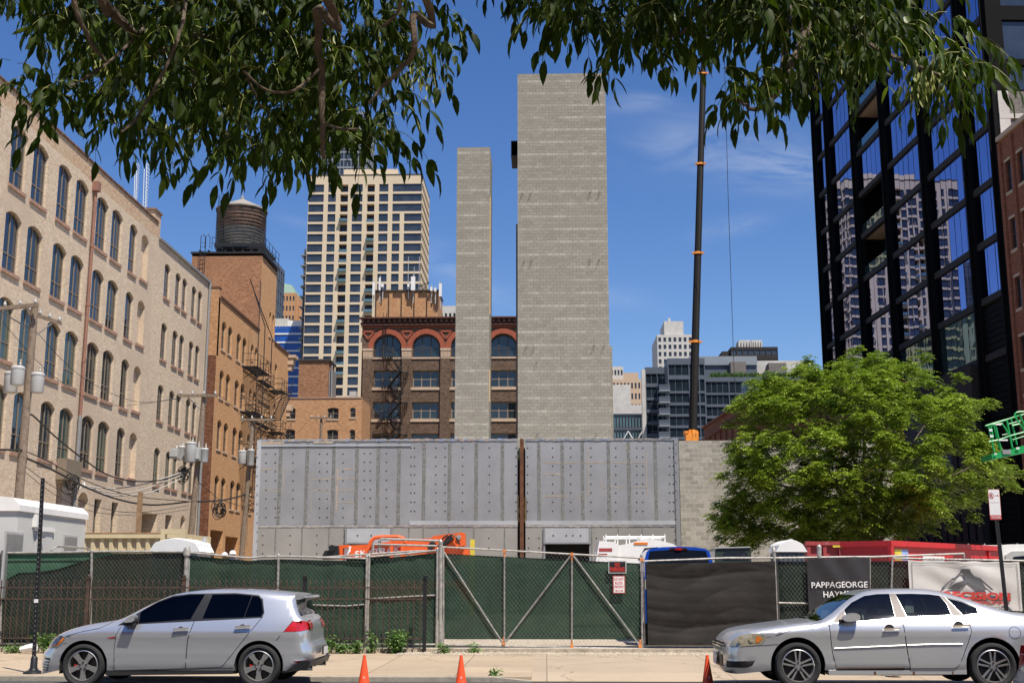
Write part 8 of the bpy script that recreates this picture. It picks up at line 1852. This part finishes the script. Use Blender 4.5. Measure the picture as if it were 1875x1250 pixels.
mb = MB(); P_ = C_([(1420, 1050), (1420, 1105)]) + D_([(1200, 1092), (1200, 1040)]); mb.prism(P_, -.87, .87, fn=lambda a, b, c: (a, c, b)); mb.build('sill_skirt', 'silver2', sd_.t, world=False)
mb = MB()
for x0_, x1_ in ((150, 175), (590, 615), (1035, 1050)):
    a_, b2 = D_([(x0_, 1062)])[0], D_([(x1_, 1100)])[0]; mb.box(a_[0], b2[0], -.8725, -.8705, b2[1], a_[1])
sd_.line(mb, D_([(-260, 1024), (0, 1022), (250, 1020), (500, 1020)]), .008, -.004, sides=(-1,)); mb.each('rust_patch', 'rust', sd_.t, world=False)
c = sd_.P(*C_([(1690, 445)])[0], -1); mb = MB(); mp_ = smoothpoly(C_([(1590, 470), (1605, 430), (1660, 400), (1720, 392), (1770, 408), (1788, 440), (1770, 475), (1690, 492), (1610, 490), (1590, 470)]), 1)
for sg in (-1, 1): mb = MB(); mb.prism(mp_, sg * (abs(c[1]) + .20), sg * (abs(c[1]) + .06), fn=lambda a, b, y: (a, y, b)); mb.prism(C_([(1570, 470), (1620, 470), (1620, 498), (1575, 510)]), sg * (abs(c[1]) + .1), sg * (abs(c[1]) - .03), 1, fn=lambda a, b, y: (a, y, b)); mb.build('mirror', ['silver2', 'black'], sd_.t, world=False, smooth=True, sharp=60)
mb = MB(); mb.box(.45, 2.35, -.82, .82, .2, .34); mb.box(-.6, 3.6, -.5, .5, .22, .55); mb.box(.5, 3.2, -.78, .78, .34, .36); mb.box(.45, 1.0, -.75, .75, .5, .86); mb.build('floor_pan', 'hole', sd_.t, world=False)
seats(sd_, (1.55, 2.45), .42, 'seatg'); mb = MB(); mb.lathe([(.17, -.01), (.185, -.01), (.185, .01), (.17, .01)], 16, 0, (1.05, -.38, .92), 'x'); mb.build('steering_wheel', 'black', sd_.t, world=False)
for x in (-.02, 2.81):
    liner(sd_, x, .35, .388, sd_.W)
    for s2 in (-1, 1): wheel(sd_, x, .335, .338, s2, 1, sd_.W)
# corner of a third car at the right edge
YT3 = 16.2
tc_ = thing('parked_car', 'rear corner of a silver car with a red lamp, cut off by the right edge', 'car', (at(1880, 1250, YT3).x + .6, YT3 + .8, 0))
def q3(pts): return [((lambda q: (q.x, q.z))(at(px, py, YT3 + 1.7))) for px, py in pts]
mb = MB(); P_ = q3([(1851, 1262), (1856, 1240), (1864, 1225), (1872, 1212), (1884, 1206), (1960, 1150), (2060, 1140), (2060, 1300), (1851, 1300)]); P_ = smoothpoly(P_, 1)
n = len(P_); K = 8
for k in range(K):
    pass
bl = lambda y: -.1 * (1 - ((y - YT3 - .85) / .85) ** 2)
mb.add([(x + bl(YT3 + 1.7 * k / K) * (1 if x < P_[0][0] + .5 else 0), YT3 + 1.7 * k / K, z) for k in range(K + 1) for x, z in P_], [(k * n + i, k * n + (i + 1) % n, (k + 1) * n + (i + 1) % n, (k + 1) * n + i) for k in range(K) for i in range(n)])
mb.add([(x, YT3, z) for x, z in P_], [tuple(range(n))]); mb.build('body', 'silver', tc_, smooth=True)
mb = MB(); P_ = q3([(1866, 1222), (1868, 1190), (1870, 1180), (1884, 1176), (1890, 1215)]); mb.prism(P_, YT3 + 1.4, YT3 + 1.715, fn=lambda x, z, y: (x, y, z)); mb.build('tail_lamp', 'redlens', tc_)
mb = MB(); q = at(1930, 1260, YT3); mb.lathe([(.01, -.02), (.2, -.02), (.31, -.01), (.32, .1), (.3, .2), (.01, .2)], 24, 0, (q.x + .35, YT3 + .02, .32), 'y'); mb.build('wheel', 'tyre', tc_)
# ------------------------------------------------ trees
def np_mesh(name, V, Fq, mat, parent, smooth=False):
    me = bpy.data.meshes.new(name); V = np.asarray(V, dtype=np.float32); Fq = np.asarray(Fq, dtype=np.int32); nf, k = Fq.shape
    me.vertices.add(len(V)); me.vertices.foreach_set('co', V.ravel()); me.loops.add(nf * k); me.loops.foreach_set('vertex_index', Fq.ravel())
    me.polygons.add(nf); me.polygons.foreach_set('loop_start', np.arange(0, nf * k, k, dtype=np.int32)); me.update(calc_edges=True); me.materials.append(M[mat])
    if smooth: me.shade_smooth()
    o = bpy.data.objects.new(name, me); C.objects.link(o); o.parent = parent; return o
rs = np.random.RandomState(4)
def unit(a): return a / np.maximum(1e-9, np.linalg.norm(a, axis=-1, keepdims=True))
def leaves(base, dirv, length, width, nrm_hint, curl=.25):
    """leaf blades: 2x3 strips with a midrib fold; base, dirv, hint are (n,3)"""
    n = len(base); d = unit(dirv); s = unit(np.cross(d, nrm_hint)); u = unit(np.cross(s, d))
    L_ = length[:, None]; W_ = width[:, None]
    prof = [(0, 0, 0), (.2, .36, 0), (.46, .5, 0), (.76, .3, 0), (1., 0, 0)]
    mid = [base + d * L_ * t - u * L_ * curl * t * t for t, _, _ in prof]
    V = [mid[0]]; 
    for k in (1, 2, 3): V += [mid[k] - s * W_ * prof[k][1] + u * W_ * .14, mid[k], mid[k] + s * W_ * prof[k][1] + u * W_ * .14]
    V.append(mid[4]); V = np.stack(V, 1)     # n,11,3
    f = np.array([[0, 1, 2, 2], [0, 2, 3, 3], [1, 4, 5, 2], [2, 5, 6, 3], [4, 7, 8, 5], [5, 8, 9, 6], [7, 10, 8, 8], [8, 10, 9, 9]])
    Fq = (np.arange(n)[:, None, None] * 11 + f[None]).reshape(-1, 4)
    return V.reshape(-1, 3), Fq
def build_leaf_mesh(name, V, Fq, mat, root):
    us_ = np.unique(Fq); rm_ = np.zeros(len(V), dtype=np.int64); rm_[us_] = np.arange(len(us_)); V = V[us_]; Fq = rm_[Fq]   # keep the used points only
    V = V - np.array(FR[root.name].translation)
    tri = Fq[Fq[:, 2] == Fq[:, 3]][:, :3]; quad = Fq[Fq[:, 2] != Fq[:, 3]]
    t2 = np.concatenate([tri, quad[:, [0, 1, 2]], quad[:, [0, 2, 3]]]); return np_mesh(name, V, t2, mat, root)
# overhead ash foliage, hanging into the top of the view
def rot_sample(poly, n, rs_):
    xs = [p[0] for p in poly]; ys = [p[1] for p in poly]; out = []
    while len(out) < n:
        x, y = rs_.uniform(min(xs), max(xs)), rs_.uniform(min(ys), max(ys))
        if inpoly((x, y), poly): out.append((x, y))
    return out
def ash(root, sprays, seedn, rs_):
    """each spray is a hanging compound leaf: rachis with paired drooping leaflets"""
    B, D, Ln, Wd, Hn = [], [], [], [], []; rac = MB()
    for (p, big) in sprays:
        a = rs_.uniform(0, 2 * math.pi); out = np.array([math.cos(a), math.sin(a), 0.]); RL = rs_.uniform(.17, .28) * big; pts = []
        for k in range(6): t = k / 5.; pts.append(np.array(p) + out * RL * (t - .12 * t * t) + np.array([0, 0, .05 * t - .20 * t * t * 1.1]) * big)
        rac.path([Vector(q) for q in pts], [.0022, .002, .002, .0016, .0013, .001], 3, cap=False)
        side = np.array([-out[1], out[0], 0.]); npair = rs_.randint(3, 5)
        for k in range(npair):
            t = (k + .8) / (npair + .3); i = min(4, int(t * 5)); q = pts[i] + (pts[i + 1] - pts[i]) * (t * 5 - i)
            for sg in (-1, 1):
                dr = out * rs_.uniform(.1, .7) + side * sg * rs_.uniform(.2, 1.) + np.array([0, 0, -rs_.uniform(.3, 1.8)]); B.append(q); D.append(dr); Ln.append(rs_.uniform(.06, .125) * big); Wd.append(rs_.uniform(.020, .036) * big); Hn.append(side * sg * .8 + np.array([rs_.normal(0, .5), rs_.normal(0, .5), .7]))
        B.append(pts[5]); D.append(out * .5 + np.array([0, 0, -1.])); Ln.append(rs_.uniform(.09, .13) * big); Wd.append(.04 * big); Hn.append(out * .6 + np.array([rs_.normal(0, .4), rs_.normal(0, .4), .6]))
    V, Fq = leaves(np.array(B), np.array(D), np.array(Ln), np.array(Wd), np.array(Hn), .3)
    pk_ = rs_.uniform(0, 1, len(B)) < .09; nf = 8; mk = np.repeat(pk_, nf)  # random leaves that get the painted sunlit colour
    build_leaf_mesh('crown', V, Fq[~mk], 'leafA', root); build_leaf_mesh('lit_leaves', V, Fq[mk], 'leafLit', root)['kind'] = 'stuff'; rac.build('leaf_stalk', 'seed', root)['kind'] = 'stuff'
    B, D, Ln, Wd, Hn = [], [], [], [], []
    for c in seedn:
        for k in range(rs_.randint(14, 34)):
            B.append(np.array(c) + rs_.normal(0, .045, 3)); D.append(np.array([rs_.normal(0, .25), rs_.normal(0, .25), -1.])); Ln.append(rs_.uniform(.028, .042)); Wd.append(rs_.uniform(.006, .009)); Hn.append(rs_.normal(0, 1, 3))
    V, Fq = leaves(np.array(B), np.array(D), np.array(Ln), np.array(Wd), np.array(Hn), .05); o = build_leaf_mesh('seed_cluster', V, Fq, 'seed', root); o['kind'] = 'stuff'
def dpt(px, py, Y): q = at(px, py, Y); return (q.x, q.y, q.z)
left_poly = [(-60, 60), (0, 30), (-60, 220), (-40, 180), (10, 150), (60, 170), (110, 175), (150, 215), (185, 240), (240, 260), (300, 268), (360, 268), (420, 275), (470, 285), (520, 298), (560, 288), (620, 255), (660, 270), (700, 258), (735, 225), (700, 200), (640, 165), (690, 130), (770, 125), (800, 95), (760, 60), (740, 20), (700, -60), (-60, -60)]
left_poly = [(-80, -60), (-80, 165), (10, 140), (50, 165), (110, 170), (150, 205), (185, 235), (240, 262), (300, 262), (360, 262), (420, 275), (470, 288), (520, 300), (560, 292), (615, 262), (660, 272), (705, 262), (735, 225), (715, 190), (690, 150), (760, 150), (790, 120), (790, 80), (750, 55), (735, 15), (760, -60)]
holes_l = [[(235, -60), (255, -60), (270, 20), (250, 30)], [(640, -20), (700, -20), (690, 40), (655, 30)], [(60, 140), (90, 145), (85, 175), (60, 170)], [(-80, 20), (60, 30), (85, 90), (80, 135), (0, 125), (-80, 130)], [(100, 60), (130, 80), (125, 110), (100, 100)]]
right_poly = [(925, -60), (925, -12), (985, 0), (1010, 25), (1060, 60), (1100, 75), (1150, 85), (1195, 80), (1230, 70), (1250, 40), (1330, 35), (1400, 60), (1440, 100), (1400, 155), (1340, 150), (1320, 175), (1370, 195), (1440, 165), (1480, 130), (1530, 110), (1600, 120), (1660, 105), (1700, 145), (1720, 165), (1780, 160), (1790, 120), (1760, 90), (1720, 110), (1650, 60), (1600, 20), (1640, -60)]
def mk_sprays(poly, n, rs_, y0, y1, holes=(), big=1.0):
    out = []
    for x, y in rot_sample(poly, n, rs_):
        if any(inpoly((x, y), h) for h in holes): continue
        out.append((dpt(x, y - 26, rs_.uniform(y0, y1)), big * rs_.uniform(.85, 1.15)))
    return out
r1 = np.random.RandomState(11)
tl = thing('ash_tree', 'leafy ash tree overhead at the upper left, its branches hanging into view', 'tree', (-3.4, -1.2, .1))
sp1 = mk_sprays(left_poly, 500, r1, 4.8, 8.2, holes_l)
inner = [(120, -60), (120, 60), (200, 130), (300, 190), (400, 225), (520, 235), (640, 200), (690, 120), (720, -60)]
sp1 += mk_sprays(inner, 390, r1, 4.6, 8.6)
edge_l = [(-20, 150), (15, 190), (60, 195), (95, 210), (130, 215), (165, 245), (205, 262), (255, 275), (300, 278), (345, 270), (390, 285), (440, 300), (480, 312), (515, 320), (545, 312), (600, 275), (640, 262), (672, 292), (700, 280), (730, 245), (745, 215), (775, 165), (805, 120), (825, 90), (800, 62), (835, -25), (858, -28), (600, 290), (655, 240), (95, 30), (20, 10), (60, 20), (15, 30), (790, 20), (640, 285), (690, 290)]
sp1 += [(dpt(x + r1.uniform(-8, 8), y - 42 + r1.uniform(-8, 8), r1.uniform(5, 7)), r1.uniform(.95, 1.15)) for x, y in edge_l for _ in (0, 1)]
for _ in range(3600): x, y = r1.uniform(-4.4, 1.0), r1.uniform(.5, 8.5); sp1.append(((x, y, 1.58 + max(y, 4.2) * .53 + r1.uniform(.42, 2.4)), 1.25))  # out-of-view sprays above, added to shade the leaves in view
sd1 = [dpt(x, y, r1.uniform(5, 6.5)) for x, y in ((125, 45), (235, 140), (190, 120), (395, 125), (405, 150), (345, 170), (590, 170), (620, 200), (500, 50), (520, 140), (770, 115), (775, 135), (790, 150), (765, 150), (680, 60), (545, 220), (430, 200), (660, 230), (140, 30), (60, 60), (600, 60), (300, 60), (470, 190), (780, 125), (690, 250), (350, 230), (570, 270))]
ash(tl, sp1, sd1, r1)
def limb(root, pts, r0, r1_, n=7, name='limb', mat='bark'):
    P_ = [Vector(p) for p in pts]; out = []
    for i in range(len(P_) - 1):
        p0, p1, p2, p3 = P_[max(i - 1, 0)], P_[i], P_[i + 1], P_[min(i + 2, len(P_) - 1)]
        for k in range(5): t = k / 5; out.append(.5 * ((2 * p1) + (p2 - p0) * t + (2 * p0 - 5 * p1 + 4 * p2 - p3) * t * t + (3 * p1 - p0 - 3 * p2 + p3) * t ** 3) + Vector((rnd.gauss(0, .004), rnd.gauss(0, .004), rnd.gauss(0, .004))) * min(3., r0 / .03))
    out.append(P_[-1]); mb = MB(); mb.path(out, [lerp(r0, r1_, i / (len(out) - 1)) for i in range(len(out))], n); return mb.build(name, mat, root, smooth=True)
limb(tl, [(-3.4, -1.2, .05), (-3.3, -1.15, 1.5), (-3.2, -1.0, 3.0), (-3.0, -.6, 4.4), (-2.6, .2, 5.6)], .24, .13, 14, 'trunk')
for pts, ra, rb_ in (([(-3.0, -.6, 4.4), (-2.9, 1.5, 6.0), (-2.5, 3.6, 6.2), dpt(290, -60, 5.0), dpt(345, 40, 5.2), dpt(357, 110, 5.4), dpt(362, 180, 5.6), dpt(430, 258, 5.8)], .075, .012),
                     ([(-2.6, .2, 5.6), (-2.6, 3.4, 5.7), dpt(150, -70, 4.6), dpt(205, 20, 4.8), dpt(245, 62, 5.0), dpt(280, 90, 5.1), dpt(345, 85, 5.2)], .07, .02), ([dpt(345, -60, 5.0), dpt(335, 40, 4.6), dpt(300, 130, 4.5), dpt(250, 215, 4.4), dpt(222, 242, 4.3)], .022, .006),
                     ([(-2.0, 2, 5.9), dpt(568, -70, 4.6), dpt(578, 20, 4.6), dpt(588, 130, 4.7), dpt(590, 210, 4.7), dpt(594, 290, 4.8)], .06, .012), ([dpt(590, 225, 4.7), dpt(620, 235, 4.8), dpt(655, 236, 4.9)], .014, .006), ([dpt(590, 120, 4.7), dpt(540, 165, 4.6), dpt(490, 165, 4.6), dpt(445, 130, 4.5)], .016, .007),
                     ([(-1.5, 2.6, 5.6), dpt(758, -60, 4.5), dpt(755, 30, 4.5), dpt(758, 95, 4.5), dpt(720, 140, 4.6), dpt(675, 190, 4.6)], .05, .008), ([dpt(735, -30, 4.4), dpt(730, 20, 4.4), dpt(700, 50, 4.5)], .016, .008), ([dpt(150, -60, 4.6), dpt(135, 0, 4.6), dpt(165, 75, 4.7), dpt(195, 115, 4.8)], .03, .01), ([dpt(265, 50, 5.0), dpt(205, 110, 4.8), dpt(130, 158, 4.6)], .018, .006), ([dpt(345, 60, 5.2), dpt(400, 75, 5.2), dpt(440, 120, 5.3), dpt(480, 200, 5.4)], .025, .008)): limb(tl, pts, ra * .42, rb_ * .75)
tr_ = thing('ash_tree', 'leafy ash tree overhead at the upper right, one branch reaching across the glass building', 'tree', (4.2, -1.0, .1)); r2_ = np.random.RandomState(23)
sp2_ = mk_sprays(right_poly, 330, r2_, 4.8, 8.0); core = [(1250, -60), (1300, 25), (1400, 40), (1450, 90), (1550, 100), (1630, 90), (1620, -60)]; sp2_ += mk_sprays(core, 170, r2_, 4.8, 8.)
edge_r = [(930, -10), (950, -20), (975, -15), (1000, 10), (1020, 35), (1040, 40), (1070, 75), (1075, 85), (1090, 75), (1115, 105), (1125, 112), (1150, 100), (1170, 95), (1190, 105), (1210, 100), (1240, 70), (1320, 120), (1325, 165), (1345, 180), (1370, 190), (1395, 190), (1330, 75), (1360, 70), (1390, 70), (1440, 160), (1470, 170), (1490, 155), (1520, 150), (1560, 145), (1590, 150), (1630, 130), (1690, 160), (1715, 170), (1745, 165), (1770, 175), (1780, 140), (1775, 105), (1745, 80), (1730, 65), (1700, 165), (1755, 150), (1720, 140), (1740, 120), (1760, 130), (1660, 5), (1690, -25), (1705, -30), (1640, 60), (1735, 135), (1765, 155), (1765, 115)]
sp2_ += [(dpt(x + r2_.uniform(-6, 6), y - 38 + r2_.uniform(-6, 6), r2_.uniform(5, 6.6)), r2_.uniform(.9, 1.1)) for x, y in edge_r for _ in (0, 1)]
for _ in range(1900): y = r2_.uniform(.5, 8.5); x = r2_.uniform(.03 * y + .2, .27 * y + .2); sp2_.append(((x, y, 1.58 + max(y, 4.2) * .53 + r2_.uniform(.42, 2.4)), 1.25))  # unseen upper sprays, added to keep sun off the visible leaves
sd2 = [dpt(x, y, r2_.uniform(5, 6)) for x, y in ((1700, 135), (1715, 145), (1690, 150), (1705, 160), (1725, 150), (1680, 145), (1560, 70), (1530, 60), (1590, 120), (1500, 100), (1450, 60), (1180, 55), (1250, 30), (1380, 20), (1480, 140), (1550, 130), (1700, 125), (1735, 135), (1690, 130), (1715, 130))]
ash(tr_, sp2_, sd2, r2_)
limb(tr_, [(4.2, -1.0, .05), (4.15, -1, 1.6), (4.0, -.8, 3.2), (3.6, -.2, 4.6), (3.1, .6, 5.7)], .22, .12, 14, 'trunk')
for pts, ra, rb_ in (([(3.6, -.2, 4.6), (2.9, 2.4, 5.9), dpt(1500, -70, 5.8), dpt(1480, 40, 5.6), dpt(1455, 110, 5.5), dpt(1430, 160, 5.4), dpt(1395, 196, 5.4), dpt(1360, 190, 5.4), dpt(1345, 170, 5.4)], .07, .006), ([(3.1, .6, 5.7), (2.4, 3.2, 5.8), dpt(1340, -60, 5.6), dpt(1310, 10, 5.5), dpt(1270, 48, 5.5), dpt(1235, 65, 5.5), dpt(1190, 68, 5.5)], .05, .007),
                     ([dpt(1440, -40, 5.7), dpt(1445, 30, 5.6), dpt(1435, 100, 5.5), dpt(1430, 150, 5.45)], .028, .01), ([dpt(1500, -20, 5.8), dpt(1580, 70, 5.6), dpt(1640, 105, 5.4), dpt(1700, 130, 5.3), dpt(1735, 140, 5.2)], .03, .006), ([dpt(1470, 10, 5.8), dpt(1500, 35, 5.8), dpt(1545, 20, 5.8)], .016, .008), ([dpt(1150, -50, 5.8), dpt(1180, 0, 5.7), dpt(1190, 60, 5.6)], .02, .006)): limb(tr_, pts, ra * .5, rb_ * .8)

# leafy honey locust in the lot
LT = thing('locust_tree', 'broad light green honey locust tree in front of the block wall and glass building', 'tree', (at(1590, 1000, 44).x, 44, .1))
lpoly = [(1352, 745), (1395, 700), (1440, 690), (1480, 672), (1530, 668), (1560, 655), (1620, 660), (1670, 668), (1705, 705), (1745, 722), (1785, 748), (1762, 785), (1800, 800), (1835, 850), (1845, 870), (1800, 890), (1790, 910), (1740, 935), (1690, 950), (1645, 975), (1590, 1000), (1500, 1000), (1430, 1000), (1385, 995), (1325, 975), (1318, 950), (1340, 900), (1355, 860), (1335, 830), (1360, 790)]
r3 = np.random.RandomState(31)
cl = []
cxp, cyp = 1590, 830
for x, y in rot_sample(lpoly, 860, r3):
    if math.hypot((x - 1672) / 34., (y - 792) / 22.) < 1 or math.hypot((x - 1745) / 30., (y - 840) / 16.) < 1: continue
    e = min(1., math.hypot((x - cxp) / 265., (y - cyp) / 180.)); th_ = 5.0 * math.sqrt(max(.04, 1 - e * e)); q = r3.uniform(-1, 1); q = np.sign(q) * abs(q) ** .6; cl.append(np.array(at(x, y, 44 + q * th_)))
tips = [((1810, 738), 1), ((1800, 742), 1), ((1780, 735), 1), ((1868, 865), 1), ((1850, 858), 1), ((1845, 885), 1), ((1855, 892), 1), ((1820, 855), 1), ((1308, 945), 1), ((1320, 925), 1), ((1330, 960), 1), ((1322, 985), 1), ((1340, 775), 1), ((1325, 870), 1), ((1345, 745), 1), ((1570, 640), .8), ((1600, 650), .8), ((1690, 655), .8), ((1480, 660), .8), ((1420, 695), .8), ((1755, 690), .8), ((1385, 700), .8), ((1345, 1000), .9), ((1365, 1000), .9), ((1640, 985), .9), ((1655, 970), .9), ((1780, 945), .9), ((1700, 965), .9), ((1350, 840), .9), ((1740, 960), .7)]
for (p, s_) in tips: cl.append(np.array(at(p[0], p[1], 44 + r3.uniform(-1.5, 1.5))))
B, D, Ln, Wd, Hn = [], [], [], [], []; tw = MB()
ctr = np.array(at(1590, 900, 44))
for i, c in enumerate(cl):
    big = .7 if i >= len(cl) - 30 else r3.uniform(.7, 1.1); outd = unit(c - ctr); outd[2] = outd[2] * .4
    for k in range(21):
        a = r3.uniform(0, 6.28); d = unit(np.array([math.cos(a), math.sin(a), r3.uniform(-.15, .5)]) + outd * .7); Lf = r3.uniform(.28, .6) * big; b0 = c + r3.normal(0, .12, 3) * big
        s = unit(np.cross(d, [0, 0, 1.])); n = 13
        for j in range(n):
            t = (j + .5) / n; q = b0 + d * Lf * t + np.array([0, 0, -.5 * t * t * Lf])
            sg = 1 if j % 2 else -1; B.append(q); D.append(s * sg + d * .5 + np.array([0, 0, r3.normal(-.25, .3)])); Ln.append(r3.uniform(.10, .17) * (1.1 - .4 * t)); Wd.append(r3.uniform(.045, .07)); Hn.append(np.array([r3.normal(0, .35), r3.normal(0, .35), 1.]))
    if i % 16 == 0: tw.tube(Vector(ctr).lerp(Vector(c), .55) + Vector((r3.normal(0, .2), r3.normal(0, .2), 0)), Vector(c), .028, .006, n=4)
B = np.array(B); D = np.array(D); d = unit(D); s = unit(np.cross(d, np.array(Hn))); Ln = np.array(Ln)[:, None]; Wd = np.array(Wd)[:, None]
V = np.stack([B, B + d * Ln * .5 + s * Wd * .5, B + d * Ln - np.array([0, 0, 1.]) * Ln * .15, B + d * Ln * .5 - s * Wd * .5], 1).reshape(-1, 3) - np.array(FR[LT.name].translation)
np_mesh('crown', V, np.arange(len(B) * 4).reshape(-1, 4), 'leafB', LT)
tw.build('twig', 'bark', LT)['kind'] = 'stuff'
bx = LT.location.x
limb(LT, [(bx, 44, 0), (bx + .05, 44, 1.2), (bx - .05, 44, 2.4), (bx, 44, 3.4)], .26, .19, 12, 'trunk')
for k, (px, py, Y) in enumerate(((1420, 760, 43), (1500, 720, 46), (1580, 690, 43.5), (1660, 720, 45), (1740, 760, 43), (1790, 850, 44.5), (1400, 880, 44), (1550, 800, 41.5), (1640, 800, 41.6), (1720, 880, 42.5), (1480, 900, 42))):
    e = at(px, py, Y); b0 = Vector((bx, 44, rnd.uniform(2.2, 3.4))); m_1 = b0.lerp(e, .45) + Vector((0, 0, .5)); limb(LT, [b0, m_1, e], .11, .02, 7)
